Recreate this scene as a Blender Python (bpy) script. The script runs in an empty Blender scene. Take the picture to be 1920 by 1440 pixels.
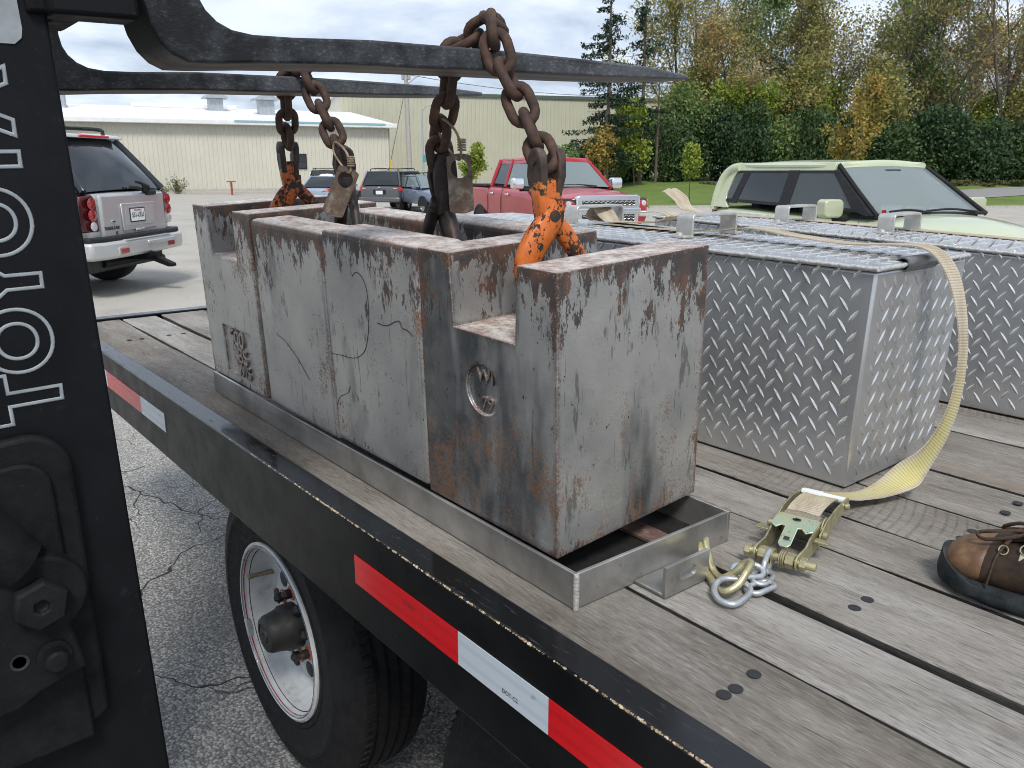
import bpy, bmesh, math, random
from mathutils import Vector, Matrix, Euler
import numpy as np

# ------------------------------------------------------------------ camera, sky, sun, exposure
scene = bpy.context.scene
COL = scene.collection
R = math.radians
PI = math.pi

CAM = Vector((0.6857, -0.6663, 1.517))
cam_data = bpy.data.cameras.new('camera')
cam = bpy.data.objects.new('camera', cam_data)
COL.objects.link(cam)
cam.location = CAM
cam.rotation_euler = (R(74.9), 0.0, R(50.784))
cam_data.sensor_width = 36.0
cam_data.lens = 1512.5 * 36.0 / 1920.0
cam_data.clip_start = 0.05
cam_data.clip_end = 3000.0
cam_data.dof.use_dof = True
cam_data.dof.focus_distance = 1.35
cam_data.dof.aperture_fstop = 28.0
scene.camera = cam

SUN_EL, SUN_AZ = 52.0, -32.0          # degrees; azimuth of the sun measured from +X towards +Y
sun_dir = Vector((math.cos(R(SUN_EL)) * math.cos(R(SUN_AZ)), math.cos(R(SUN_EL)) * math.sin(R(SUN_AZ)), math.sin(R(SUN_EL))))

world = bpy.data.worlds.new('World')
scene.world = world
world.use_nodes = True
wt = world.node_tree
wt.nodes.clear()
w_out = wt.nodes.new('ShaderNodeOutputWorld')
w_sky = wt.nodes.new('ShaderNodeTexSky')
w_sky.sky_type = 'NISHITA'
w_sky.sun_disc = False
w_sky.sun_elevation = R(SUN_EL)
w_sky.sun_rotation = R(90.0 - SUN_AZ)
w_bg = wt.nodes.new('ShaderNodeBackground')
w_bg.inputs['Strength'].default_value = 0.10
wt.links.new(w_sky.outputs[0], w_bg.inputs['Color'])
# broken grey cloud deck: noise laid on a flat layer overhead
w_tc = wt.nodes.new('ShaderNodeTexCoord')
w_sep = wt.nodes.new('ShaderNodeSeparateXYZ')
wt.links.new(w_tc.outputs['Generated'], w_sep.inputs[0])
def wmath(op, a, b=None, clamp=False):
    n = wt.nodes.new('ShaderNodeMath'); n.operation = op; n.use_clamp = clamp
    for i, s in enumerate((a, b)):
        if s is None: continue
        if isinstance(s, (int, float)): n.inputs[i].default_value = s
        else: wt.links.new(s, n.inputs[i])
    return n.outputs[0]
w_z = wmath('ADD', wmath('MAXIMUM', w_sep.outputs[2], 0.0), 0.16)
w_comb = wt.nodes.new('ShaderNodeCombineXYZ')
wt.links.new(wmath('DIVIDE', w_sep.outputs[0], w_z), w_comb.inputs[0])
wt.links.new(wmath('DIVIDE', w_sep.outputs[1], w_z), w_comb.inputs[1])
w_n1 = wt.nodes.new('ShaderNodeTexNoise')
w_n1.inputs['Scale'].default_value = 1.15
w_n1.inputs['Detail'].default_value = 7.0
w_n1.inputs['Roughness'].default_value = 0.55
w_n1.inputs['Distortion'].default_value = 0.35
wt.links.new(w_comb.outputs[0], w_n1.inputs['Vector'])
w_rmp = wt.nodes.new('ShaderNodeValToRGB')
cr = w_rmp.color_ramp
cr.elements[0].position = 0.34; cr.elements[0].color = (0.205, 0.250, 0.325, 1)
cr.elements[1].position = 0.68; cr.elements[1].color = (0.585, 0.625, 0.690, 1)
e = cr.elements.new(0.47); e.color = (0.375, 0.425, 0.510, 1)
e = cr.elements.new(0.57); e.color = (0.505, 0.550, 0.620, 1)
wt.links.new(w_n1.outputs['Fac'], w_rmp.inputs['Fac'])
w_bg2 = wt.nodes.new('ShaderNodeBackground')
w_bg2.inputs['Strength'].default_value = 0.88
wt.links.new(w_rmp.outputs['Color'], w_bg2.inputs['Color'])
w_mix = wt.nodes.new('ShaderNodeMixShader')
w_mix.inputs[0].default_value = 0.9
wt.links.new(w_bg.outputs[0], w_mix.inputs[1])
wt.links.new(w_bg2.outputs[0], w_mix.inputs[2])
wt.links.new(w_mix.outputs[0], w_out.inputs['Surface'])

sun_data = bpy.data.lights.new('sun', 'SUN')
sun_data.energy = 1.5
sun_data.angle = R(14)
sun_data.color = (1.0, 0.96, 0.90)
sun = bpy.data.objects.new('sun', sun_data)
COL.objects.link(sun)
sun.rotation_euler = (-sun_dir).to_track_quat('-Z', 'Y').to_euler()
sun.location = (6, 4, 12)

scene.view_settings.view_transform = 'Standard'
scene.view_settings.look = 'None'
scene.view_settings.exposure = 1.0
scene.view_settings.gamma = 1.0
scene.view_settings.use_curve_mapping = False
scene.cycles.max_bounces = 4
scene.cycles.diffuse_bounces = 2
scene.cycles.glossy_bounces = 2
scene.cycles.use_adaptive_sampling = True
scene.cycles.adaptive_threshold = 0.03
scene.cycles.transmission_bounces = 4
scene.cycles.transparent_max_bounces = 8
scene.cycles.use_denoising = True
scene.cycles.pixel_filter_type = 'BLACKMAN_HARRIS'
scene.cycles.filter_width = 0.95

# ------------------------------------------------------------------ helpers: objects
def prop(o, label=None, cat=None, group=None, kind=None):
    if label: o['label'] = label
    if cat: o['category'] = cat
    if group: o['group'] = group
    if kind: o['kind'] = kind
    return o

def empty(name, loc=(0, 0, 0), rot=(0, 0, 0), parent=None, label=None, cat=None, group=None):
    o = bpy.data.objects.new(name, None)
    o.empty_display_size = 0.1
    COL.objects.link(o)
    o.location = loc
    o.rotation_euler = rot
    o.parent = parent
    return prop(o, label, cat, group)

def link_mesh(name, me, parent=None, loc=(0, 0, 0), rot=(0, 0, 0), scale=(1, 1, 1)):
    o = bpy.data.objects.new(name, me)
    COL.objects.link(o)
    o.parent = parent
    o.location = loc
    o.rotation_euler = rot
    o.scale = scale
    return o

def copy_tree(o, parent=None):
    c = o.copy()
    COL.objects.link(c)
    c.parent = parent
    for ch in list(o.children):
        copy_tree(ch, c)
    return c

class MB:
    """collects shapes of ONE mesh"""
    def __init__(s):
        s.v = []; s.f = []; s.uv = None
    def add(s, vs, fs):
        o = len(s.v)
        s.v += [tuple(p) for p in vs]
        s.f += [tuple(i + o for i in f) for f in fs]
        return s
    def box(s, c, d, M=None):
        x, y, z = (k / 2 for k in d)
        vs = [Vector((sx * x, sy * y, sz * z)) for sz in (-1, 1) for sy in (-1, 1) for sx in (-1, 1)]
        if M is not None: vs = [M @ p for p in vs]
        c = Vector(c)
        return s.add([p + c for p in vs], [(0, 2, 3, 1), (4, 5, 7, 6), (0, 1, 5, 4), (2, 6, 7, 3), (0, 4, 6, 2), (1, 3, 7, 5)])
    def span(s, a, b):
        return s.box([(p + q) / 2 for p, q in zip(a, b)], [abs(q - p) for p, q in zip(a, b)])
    def prism(s, poly, f0, f1):
        """poly: list of 2d points; f0,f1 map a 2d point to 3d for the two end caps"""
        n = len(poly)
        a = [f0(*p) for p in poly]; b = [f1(*p) for p in poly]
        fs = [tuple(range(n))[::-1], tuple(range(n, 2 * n))]
        fs += [(i, (i + 1) % n, n + (i + 1) % n, n + i) for i in range(n)]
        return s.add(a + b, fs)
    def ring_loft(s, rings, cap=True, closed=False):
        n = len(rings[0]); o = len(s.v)
        for r in rings: s.v += [tuple(p) for p in r]
        m = len(rings)
        for k in range(m if closed else m - 1):
            a = o + k * n; b = o + ((k + 1) % m) * n
            for i in range(n):
                j = (i + 1) % n
                s.f.append((a + i, a + j, b + j, b + i))
        if cap and not closed:
            s.f.append(tuple(o + i for i in range(n))[::-1])
            s.f.append(tuple(o + (m - 1) * n + i for i in range(n)))
        return s
    def tube(s, pts, r, n=8, cap=True, closed=False, flat=1.0, up=None):
        pts = [Vector(p) for p in pts]
        m = len(pts)
        rs = r if isinstance(r, (list, tuple)) else [r] * m
        rings = []; prev = None
        for k in range(m):
            if closed: t = pts[(k + 1) % m] - pts[k - 1]
            else: t = pts[min(k + 1, m - 1)] - pts[max(k - 1, 0)]
            if t.length < 1e-9: t = Vector((0, 0, 1))
            t.normalize()
            if prev is None:
                a = Vector(up) if up is not None else (Vector((0, 0, 1)) if abs(t.z) < 0.9 else Vector((1, 0, 0)))
            else: a = prev
            u = (a - t * a.dot(t))
            if u.length < 1e-6: u = t.orthogonal()
            u.normalize(); w = t.cross(u); prev = u
            rings.append([pts[k] + (u * math.cos(2 * PI * i / n) + w * math.sin(2 * PI * i / n) * flat) * rs[k] for i in range(n)])
        return s.ring_loft(rings, cap, closed)
    def lathe(s, prof, M=None, n=24, cap=True):
        """prof: (r,h) pairs; axis = local Z of M"""
        M = M or Matrix.Identity(4)
        rings = [[M @ Vector((r * math.cos(2 * PI * i / n), r * math.sin(2 * PI * i / n), h)) for i in range(n)] for r, h in prof]
        return s.ring_loft(rings, cap)
    def patch(s, p00, p10, p11, p01, nu=6, nv=6, bulge=0.0, thick=0.0):
        """bilinear patch with a bulge along its normal; closed slab when thick>0"""
        P = [Vector(p) for p in (p00, p10, p11, p01)]
        nrm = ((P[1] - P[0]).cross(P[3] - P[0])).normalized()
        def grid(off):
            g = []
            for j in range(nv + 1):
                for i in range(nu + 1):
                    u, v = i / nu, j / nv
                    p = P[0] * (1 - u) * (1 - v) + P[1] * u * (1 - v) + P[2] * u * v + P[3] * (1 - u) * v
                    g.append(p + nrm * (off + bulge * (1 - (2 * u - 1) ** 2) * (0.35 + 0.65 * (1 - (2 * v - 1) ** 2))))
            return g
        W = nu + 1
        top = grid(0.0)
        fs = [(j * W + i, j * W + i + 1, (j + 1) * W + i + 1, (j + 1) * W + i) for j in range(nv) for i in range(nu)]
        if thick <= 0: return s.add(top, fs)
        bot = grid(-thick); o = len(top)
        fs2 = [tuple(o + k for k in f)[::-1] for f in fs]
        edge = [i for i in range(W)] + [j * W + nu for j in range(1, nv + 1)] + [nv * W + i for i in range(nu - 1, -1, -1)] + [j * W for j in range(nv - 1, 0, -1)]
        m = len(edge)
        fs3 = [(edge[(k + 1) % m], edge[k], o + edge[k], o + edge[(k + 1) % m]) for k in range(m)]
        return s.add(top + bot, fs + fs2 + fs3)
    def mesh(s, name, mat=None, smooth=None):
        me = bpy.data.meshes.new(name)
        me.from_pydata([tuple(p) for p in s.v], [], s.f)
        me.update()
        if mat is not None: me.materials.append(mat)
        if smooth is not None:
            me.shade_smooth()
            if smooth < 180: me.set_sharp_from_angle(angle=R(smooth))
        return me
    def build(s, name, mat=None, parent=None, smooth=None, bevel=0.0, seg=2, loc=(0, 0, 0), rot=(0, 0, 0), subsurf=0, fix=True):
        me = s.mesh(name, mat, None)
        if fix:
            bm = bmesh.new(); bm.from_mesh(me)
            bmesh.ops.recalc_face_normals(bm, faces=bm.faces)
            bm.to_mesh(me); bm.free()
        if smooth is not None:
            me.shade_smooth()
            if smooth < 180: me.set_sharp_from_angle(angle=R(smooth))
        o = link_mesh(name, me, parent, loc, rot)
        if bevel > 0:
            b = o.modifiers.new('bevel', 'BEVEL'); b.width = bevel; b.segments = seg; b.limit_method = 'ANGLE'; b.angle_limit = R(35)
            b.harden_normals = False
            if smooth is None:
                me.shade_smooth(); me.set_sharp_from_angle(angle=R(50))
        if subsurf:
            m = o.modifiers.new('sub', 'SUBSURF'); m.levels = subsurf; m.render_levels = subsurf
        return o

def cr_spline(pts, n=8, closed=False):
    P = [Vector(p) for p in pts]; m = len(P); out = []
    segs = m if closed else m - 1
    for k in range(segs):
        p1, p2 = P[k % m], P[(k + 1) % m]
        p0 = P[(k - 1) % m] if closed or k > 0 else p1 * 2 - p2
        p3 = P[(k + 2) % m] if closed or k + 2 < m else p2 * 2 - p1
        for i in range(n):
            t = i / n
            out.append(0.5 * ((2 * p1) + (p2 - p0) * t + (2 * p0 - 5 * p1 + 4 * p2 - p3) * t * t + (3 * p1 - p0 - 3 * p2 + p3) * t ** 3))
    if not closed: out.append(P[-1])
    return out

def text_obj(name, s, size, mat, parent, M, extrude=0.001, outline=0.0, spacing=1.0, flat=1.0, bold=0.0, sx=1.0):
    cu = bpy.data.curves.new(name, 'FONT')
    cu.body = s; cu.size = size; cu.align_x = 'CENTER'; cu.align_y = 'CENTER'; cu.space_character = spacing
    cu.resolution_u = 4
    if outline > 0:
        cu.fill_mode = 'NONE'; cu.bevel_depth = outline; cu.bevel_resolution = 1; cu.offset = bold; cu.resolution_u = 10
    else:
        cu.extrude = extrude; cu.offset = bold
    t = bpy.data.objects.new(name, cu); COL.objects.link(t)
    dg = bpy.context.evaluated_depsgraph_get()
    me = bpy.data.meshes.new_from_object(t.evaluated_get(dg))
    bpy.data.objects.remove(t); bpy.data.curves.remove(cu)
    for v in me.vertices:
        v.co.z *= flat; v.co.x *= sx
    me.materials.clear(); me.materials.append(mat)
    me.transform(M)
    return link_mesh(name, me, parent)

def basis(ex, ey, ez, o):
    M = Matrix.Identity(4)
    for i in range(3):
        M[i][0] = ex[i]; M[i][1] = ey[i]; M[i][2] = ez[i]; M[i][3] = o[i]
    return M

def apply_bool(o, cutters):
    for c in cutters:
        m = o.modifiers.new('cut', 'BOOLEAN'); m.operation = 'DIFFERENCE'; m.object = c; m.solver = 'EXACT'
    dg = bpy.context.evaluated_depsgraph_get()
    me = bpy.data.meshes.new_from_object(o.evaluated_get(dg))
    old = o.data; o.modifiers.clear(); o.data = me
    bpy.data.meshes.remove(old)
    for c in cutters: bpy.data.objects.remove(c)
    return o
# ------------------------------------------------------------------ helpers: materials
class NT:
    def __init__(s, name):
        s.mat = bpy.data.materials.new(name); s.mat.use_nodes = True
        s.t = s.mat.node_tree
        s.b = s.t.nodes.get('Principled BSDF')
        s.out = s.t.nodes.get('Material Output')
    def n(s, typ, props=None, **ins):
        nd = s.t.nodes.new('ShaderNode' + typ)
        for k, v in (props or {}).items(): setattr(nd, k, v)
        for k, v in ins.items():
            k = int(k[1:]) if k[0] == '_' and k[1:].isdigit() else k.replace('_', ' ')
            s.put(nd.inputs[k], v)
        return nd
    def put(s, sock, v):
        if hasattr(v, 'is_linked') or isinstance(v, bpy.types.NodeSocket): s.t.links.new(v, sock)
        elif isinstance(v, (tuple, list)) and len(v) == 3 and len(sock.default_value) == 4: sock.default_value = (*v, 1)
        else: sock.default_value = v
    def coord(s, kind='Object', scale=None, rot=None, loc=None):
        c = s.n('TexCoord').outputs[kind]
        if scale is None and rot is None and loc is None: return c
        m = s.n('Mapping', Vector=c)
        if scale is not None: m.inputs['Scale'].default_value = scale
        if rot is not None: m.inputs['Rotation'].default_value = rot
        if loc is not None: m.inputs['Location'].default_value = loc
        return m.outputs[0]
    def world(s): return s.n('NewGeometry').outputs['Position']
    def scl(s, vec, sc, loc=(0, 0, 0)):
        m = s.n('Mapping', Vector=vec); m.inputs['Scale'].default_value = sc; m.inputs['Location'].default_value = loc
        return m.outputs[0]
    def noise(s, vec, scale=5, detail=4, rough=0.55, dist=0.0, out='Fac'):
        return s.n('TexNoise', Vector=vec, Scale=scale, Detail=detail, Roughness=rough, Distortion=dist).outputs[out]
    def voro(s, vec, scale, feature='F1', out='Distance', rnd=1.0):
        return s.n('TexVoronoi', {'feature': feature}, Vector=vec, Scale=scale, Randomness=rnd).outputs[out]
    def wave(s, vec, scale, dist=2.0, detail=2.0, typ='BANDS', direction='X', dscale=1.0):
        nd = s.n('TexWave', {'wave_type': typ}, Vector=vec, Scale=scale, Distortion=dist, Detail=detail)
        nd.inputs['Detail Scale'].default_value = dscale
        if typ == 'BANDS': nd.bands_direction = direction
        return nd.outputs['Fac']
    def math(s, op, a, b=0.0, clamp=False):
        nd = s.n('Math', {'operation': op, 'use_clamp': clamp}); s.put(nd.inputs[0], a); s.put(nd.inputs[1], b); return nd.outputs[0]
    def rng(s, v, a, b, c=0.0, d=1.0, smooth=False):
        nd = s.n('MapRange', {'clamp': True})
        if smooth: nd.interpolation_type = 'SMOOTHSTEP'
        s.put(nd.inputs['Value'], v)
        for k, x in (('From Min', a), ('From Max', b), ('To Min', c), ('To Max', d)): nd.inputs[k].default_value = x
        return nd.outputs['Result']
    def ramp(s, fac, stops):
        nd = s.n('ValToRGB', Fac=fac); c = nd.color_ramp
        while len(c.elements) < len(stops): c.elements.new(0.5)
        for e, (p, col) in zip(c.elements, stops): e.position = p; e.color = (*col, 1) if len(col) == 3 else col
        return nd.outputs['Color']
    def mix(s, fac, a, b, mode='MIX'):
        nd = s.n('Mix', {'data_type': 'RGBA', 'blend_type': mode})
        s.put(nd.inputs[0], fac); s.put(nd.inputs[6], a); s.put(nd.inputs[7], b); return nd.outputs[2]
    def xyz(s, vec): 
        nd = s.n('SeparateXYZ', Vector=vec); return nd.outputs
    def bump(s, h, strength=0.3, dist=0.002, normal=None):
        nd = s.n('Bump', Height=h, Strength=strength, Distance=dist)
        if normal is not None: s.put(nd.inputs['Normal'], normal)
        return nd.outputs[0]
    def edge(s, radius=0.006, gain=6.0, samples=4):
        """1 on sharp outer edges (bevel normal against the true normal)"""
        bv = s.n('Bevel', {'samples': samples}, Radius=radius).outputs[0]
        g = s.n('NewGeometry').outputs['Normal']
        d = s.n('VectorMath', {'operation': 'DOT_PRODUCT'}); s.put(d.inputs[0], bv); s.put(d.inputs[1], g)
        return s.math('MULTIPLY', s.math('SUBTRACT', 1.0, d.outputs['Value']), gain, True)
    def rand(s): return s.n('ObjectInfo').outputs['Random']
    def island(s): return s.n('NewGeometry').outputs['Random Per Island']
    def set(s, **k):
        for a, v in k.items(): s.put(s.b.inputs[a.replace('_', ' ')], v)
        return s.mat

def simple(name, col, rough=0.5, metal=0.0, var=0.12, scale=30.0, bump=0.0, spec=None, coat=0.0, spots=0.0):
    m = NT(name)
    c = m.coord()
    f = m.noise(c, scale, 5, 0.6)
    lo = tuple(k * (1 - var) for k in col); hi = tuple(min(1, k * (1 + var)) for k in col)
    m.set(Base_Color=m.ramp(f, [(0.3, lo), (0.7, hi)]), Metallic=metal)
    m.set(Roughness=m.rng(m.noise(c, scale * 2.3, 3), 0.3, 0.7, max(0.02, rough * 0.85), min(1, rough * 1.15)))
    if bump: m.set(Normal=m.bump(f, bump, 0.002))
    if coat: m.set(Coat_Weight=coat, Coat_Roughness=0.05)
    if spec is not None: m.set(Specular_IOR_Level=spec)
    return m.mat

MAT = {}
# --- weathered deck boards
def mk_wood():
    m = NT('weathered_oak')
    oi = m.n('ObjectInfo')
    tone = m.n('Attribute', {'attribute_type': 'OBJECT', 'attribute_name': 'tone'}).outputs['Fac']
    c = m.coord()
    off = m.n('CombineXYZ'); m.put(off.inputs[0], m.math('MULTIPLY', oi.outputs['Random'], 37.0)); m.put(off.inputs[1], m.math('MULTIPLY', oi.outputs['Random'], 11.0))
    v = m.n('VectorMath', {'operation': 'ADD'}); m.put(v.inputs[0], c); m.put(v.inputs[1], off.outputs[0])
    p = v.outputs[0]
    warp = m.noise(m.scl(p, (1.6, 6.0, 1.0)), 1.0, 2, 0.5, out='Color')
    w2 = m.n('VectorMath', {'operation': 'MULTIPLY_ADD'}); m.put(w2.inputs[0], warp); w2.inputs[1].default_value = (0.0, 0.06, 0.0); m.put(w2.inputs[2], p)
    q = w2.outputs[0]
    # knots
    kd = m.voro(m.scl(q, (1.15, 4.6, 0.0)), 1.0, 'F1', 'Distance', 1.0)
    knot = m.rng(m.math('ADD', kd, m.math('MULTIPLY', m.noise(p, 60.0, 2), 0.03)), 0.040, 0.075, 1.0, 0.0, True)
    ring = m.math('SINE', m.math('MULTIPLY', kd, 230.0), 0)
    kring = m.math('MULTIPLY', m.rng(kd, 0.06, 0.20, 1.0, 0.0, True), m.rng(ring, -0.2, 1, 0, 1))
    # tone of the board: brown where still sound, silver where bleached
    low = m.noise(m.scl(p, (2.0, 7.0, 1)), 1.0, 4, 0.62)
    t = m.math('ADD', m.math('MULTIPLY', low, 1.1), m.math('SUBTRACT', tone, 0.55))
    base = m.ramp(t, [(0.18, (0.125, 0.104, 0.084)), (0.40, (0.205, 0.186, 0.162)), (0.60, (0.300, 0.283, 0.258)), (0.90, (0.450, 0.434, 0.408))])
    # fibres: short fine lines, plus longer soft growth bands
    fib = m.noise(m.scl(q, (36.0, 520.0, 60.0)), 1.0, 3, 0.75)
    band = m.noise(m.scl(q, (3.0, 90.0, 20.0)), 1.0, 3, 0.6)
    base = m.mix(m.rng(fib, 0.50, 0.68, 0.0, 0.62), base, (0.060, 0.050, 0.042))
    base = m.mix(m.rng(fib, 0.46, 0.32, 0.0, 0.35), base, (0.470, 0.445, 0.405))
    base = m.mix(m.rng(band, 0.50, 0.66, 0.0, 0.34), base, (0.090, 0.074, 0.060))
    chk = m.noise(m.scl(q, (7.0, 300.0, 60.0), (2, 5, 0)), 1.0, 2, 0.6)
    check = m.rng(chk, 0.700, 0.725)
    base = m.mix(check, base, (0.020, 0.017, 0.015))
    # circular-saw marks: shallow arcs across the board, in patches
    px = m.xyz(p)
    arc = m.math('ADD', px[0], m.math('MULTIPLY', m.math('POWER', m.math('ADD', px[1], 0.05), 2.0), 1.3))
    cx = m.n('CombineXYZ'); m.put(cx.inputs[0], arc); m.put(cx.inputs[1], m.math('MULTIPLY', px[1], 0.15))
    saw = m.wave(cx.outputs[0], 19.0, 2.8, 2.0, 'BANDS', 'X', 0.9)
    sawm = m.math('MULTIPLY', m.rng(saw, 0.66, 0.98), m.rng(m.noise(m.scl(p, (2.2, 3.5, 1), (7, 1, 0)), 1.0, 2), 0.45, 0.62))
    sawm = m.math('MULTIPLY', sawm, m.rng(m.noise(m.scl(p, (40, 90, 1)), 1.0, 2, 0.8), 0.34, 0.62))
    base = m.mix(m.math('MULTIPLY', sawm, 0.52), base, (0.062, 0.052, 0.044))
    # brown stains, black iron stains
    st = m.noise(m.scl(p, (3.0, 6.5, 1)), 1.0, 4, 0.65)
    base = m.mix(m.rng(st, 0.57, 0.74, 0.0, 0.45), base, (0.170, 0.118, 0.076))
    ir = m.noise(m.scl(p, (11, 24, 1), (4, 9, 0)), 1.0, 4, 0.7)
    base = m.mix(m.rng(ir, 0.66, 0.74, 0.0, 0.5), base, (0.060, 0.052, 0.046))
    base = m.mix(m.math('MULTIPLY', kring, 0.45), base, (0.080, 0.058, 0.042))
    base = m.mix(knot, base, (0.052, 0.038, 0.030))
    h = m.math('ADD', m.math('MULTIPLY', fib, -1.0), m.math('MULTIPLY', band, -0.5))
    h = m.math('ADD', h, m.math('ADD', m.math('MULTIPLY', sawm, -0.5), m.math('MULTIPLY', check, -1.5)))
    m.set(Base_Color=base, Roughness=0.82, Normal=m.bump(h, 0.7, 0.0016), Specular_IOR_Level=0.3)
    return m.mat
MAT['wood'] = mk_wood()

# --- grey paint on rusty cast iron
def mk_weight():
    m = NT('grey_paint_on_cast_iron')
    g = m.n('NewGeometry')
    c = m.coord()
    oi = m.n('ObjectInfo')
    tone = m.n('Attribute', {'attribute_type': 'OBJECT', 'attribute_name': 'wear'}).outputs['Fac']
    off = m.n('CombineXYZ'); m.put(off.inputs[0], m.math('MULTIPLY', oi.outputs['Random'], 23.0)); m.put(off.inputs[1], m.math('MULTIPLY', oi.outputs['Random'], 7.0))
    v = m.n('VectorMath', {'operation': 'ADD'}); m.put(v.inputs[0], c); m.put(v.inputs[1], off.outputs[0]); p = v.outputs[0]
    cx, cy, z = m.xyz(c)                 # x -0.30..0, y 0..0.307, z 0..0.397
    N = m.xyz(g.outputs['Normal'])
    top = m.rng(N[2], 0.45, 0.8)
    near = m.math('MULTIPLY', tone, m.rng(N[1], -0.4, -0.7))       # the rubbed long side of the most worn weight
    # distance to the upright corners
    dv = m.math('MAXIMUM', m.math('SUBTRACT', 0.1505, m.math('ABSOLUTE', m.math('ADD', cx, 0.1505))), m.math('SUBTRACT', 0.1535, m.math('ABSOLUTE', m.math('SUBTRACT', cy, 0.1535))))
    big = m.noise(p, 5.0, 3, 0.55)
    mid = m.noise(p, 22.0, 4, 0.6)
    fine = m.noise(p, 170.0, 2, 0.6)
    speck = m.noise(p, 480.0, 2, 0.7)
    paint = m.ramp(m.math('ADD', m.math('MULTIPLY', big, 0.75), m.math('MULTIPLY', mid, 0.25)), [(0.36, (0.310, 0.318, 0.318)), (0.50, (0.405, 0.406, 0.394)), (0.64, (0.480, 0.474, 0.450))])
    # dark rubbed fields, tall and narrow
    worn = m.math('ADD', m.noise(m.scl(p, (7.0, 7.0, 2.2)), 1.0, 4, 0.62), m.math('MULTIPLY', near, 0.20))
    paint = m.mix(m.rng(worn, 0.57, 0.72, 0.0, 0.82), paint, m.mix(m.rng(mid, 0.42, 0.58), (0.040, 0.048, 0.060), (0.085, 0.094, 0.102)))
    # slanting smears and thin scratches
    sl = m.coord('Object', (34.0, 34.0, 8.0), (0.0, 0.5, 0.0))
    smr = m.math('ADD', m.noise(sl, 1.0, 4, 0.75), m.math('MULTIPLY', big, 0.15))
    paint = m.mix(m.rng(smr, 0.665, 0.72, 0.0, 0.62), paint, (0.085, 0.090, 0.092))
    sc = m.noise(m.scl(p, (150.0, 150.0, 9.0)), 1.0, 2, 0.7)
    paint = m.mix(m.rng(sc, 0.685, 0.71, 0.0, 0.6), paint, (0.050, 0.050, 0.052))
    pit = m.rng(m.noise(m.scl(p, (150, 150, 80)), 1.0, 2, 0.75), 0.705, 0.73)
    paint = m.mix(pit, paint, (0.028, 0.025, 0.023))
    # flaked paint, thick under the top edge and along corners and foot, broken into flecks
    f1 = m.noise(m.scl(p, (95.0, 95.0, 34.0)), 1.0, 4, 0.82)
    f2 = m.noise(m.scl(p, (26.0, 26.0, 9.0), (2, 8, 3)), 1.0, 3, 0.65)
    f3 = m.noise(p, 6.0, 2, 0.5)
    eb = m.math('ADD', m.rng(z, 0.22, 0.392, 0.0, 0.165), m.rng(z, 0.365, 0.397, 0.0, 0.075))
    eb = m.math('ADD', eb, m.math('ADD', m.rng(dv, 0.022, 0.0, 0.0, 0.085), m.rng(z, 0.035, 0.0, 0.0, 0.12)))
    sm = m.math('ADD', m.math('ADD', m.math('MULTIPLY', f1, 0.40), m.math('MULTIPLY', f2, 0.36)), m.math('ADD', m.math('MULTIPLY', f3, 0.24), eb))
    flake = m.rng(sm, 0.632, 0.655)
    rustc = m.ramp(m.noise(p, 34.0, 3, 0.6), [(0.36, (0.024, 0.021, 0.020)), (0.5, (0.050, 0.033, 0.026)), (0.64, (0.110, 0.050, 0.026))])
    col = m.mix(m.math('MULTIPLY', flake, 0.95), paint, rustc)
    # stippled orange bloom in soft clouds
    cl = m.math('ADD', m.noise(m.scl(p, (7.0, 7.0, 5.0), (1, 6, 0)), 1.0, 3, 0.6), m.math('MULTIPLY', near, m.rng(z, 0.30, 0.10, 0.03, 0.10)))
    cl = m.math('ADD', cl, m.math('ADD', m.rng(dv, 0.016, 0.0, 0.0, 0.12), m.rng(z, 0.05, 0.0, 0.0, 0.08)))
    stip = m.math('ADD', m.math('MULTIPLY', m.noise(p, 210.0, 3, 0.8), 0.65), m.math('MULTIPLY', m.noise(m.scl(p, (48, 48, 26), (3, 1, 0)), 1.0, 3, 0.7), 0.35))
    blm = m.rng(m.math('ADD', stip, m.rng(cl, 0.46, 0.72, -0.13, 0.10)), 0.545, 0.625)
    col = m.mix(m.math('MULTIPLY', blm, 0.85), col, m.ramp(speck, [(0.35, (0.080, 0.042, 0.024)), (0.65, (0.205, 0.098, 0.040))]))
    # tops: bare iron, brown-pink with worn pale metal
    tn = m.noise(p, 90.0, 4, 0.75)
    tcol = m.ramp(m.math('ADD', m.math('MULTIPLY', tn, 0.55), m.math('MULTIPLY', mid, 0.45)), [(0.36, (0.190, 0.115, 0.085)), (0.44, (0.350, 0.275, 0.235)), (0.53, (0.520, 0.470, 0.436)), (0.64, (0.700, 0.675, 0.650))])
    col = m.mix(top, col, tcol)
    # worn rims: brown rust and bright specks
    ed = m.edge(0.013, 7.0, 3)
    edm = m.math('MULTIPLY', ed, m.rng(m.noise(p, 45.0, 3, 0.7), 0.34, 0.52))
    rimc = m.mix(m.rng(m.noise(p, 300.0, 2, 0.7), 0.54, 0.64), (0.095, 0.042, 0.024), (0.360, 0.335, 0.305))
    col = m.mix(m.math('MULTIPLY', edm, 0.95), col, rimc)
    h = m.math('ADD', m.math('MULTIPLY', fine, 0.35), m.math('ADD', m.math('MULTIPLY', mid, 0.9), m.math('MULTIPLY', flake, -0.35)))
    rough_ = m.math('MAXIMUM', m.math('MAXIMUM', flake, blm), top)
    rg = m.math('ADD', m.rng(mid, 0.3, 0.7, 0.26, 0.38), m.math('MULTIPLY', rough_, 0.22))
    m.set(Base_Color=col, Roughness=rg, Metallic=m.rng(rough_, 0, 1, 0.62, 0.08), Normal=m.bump(h, 0.45, 0.0022))
    return m.mat
MAT['weight'] = mk_weight()

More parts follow.
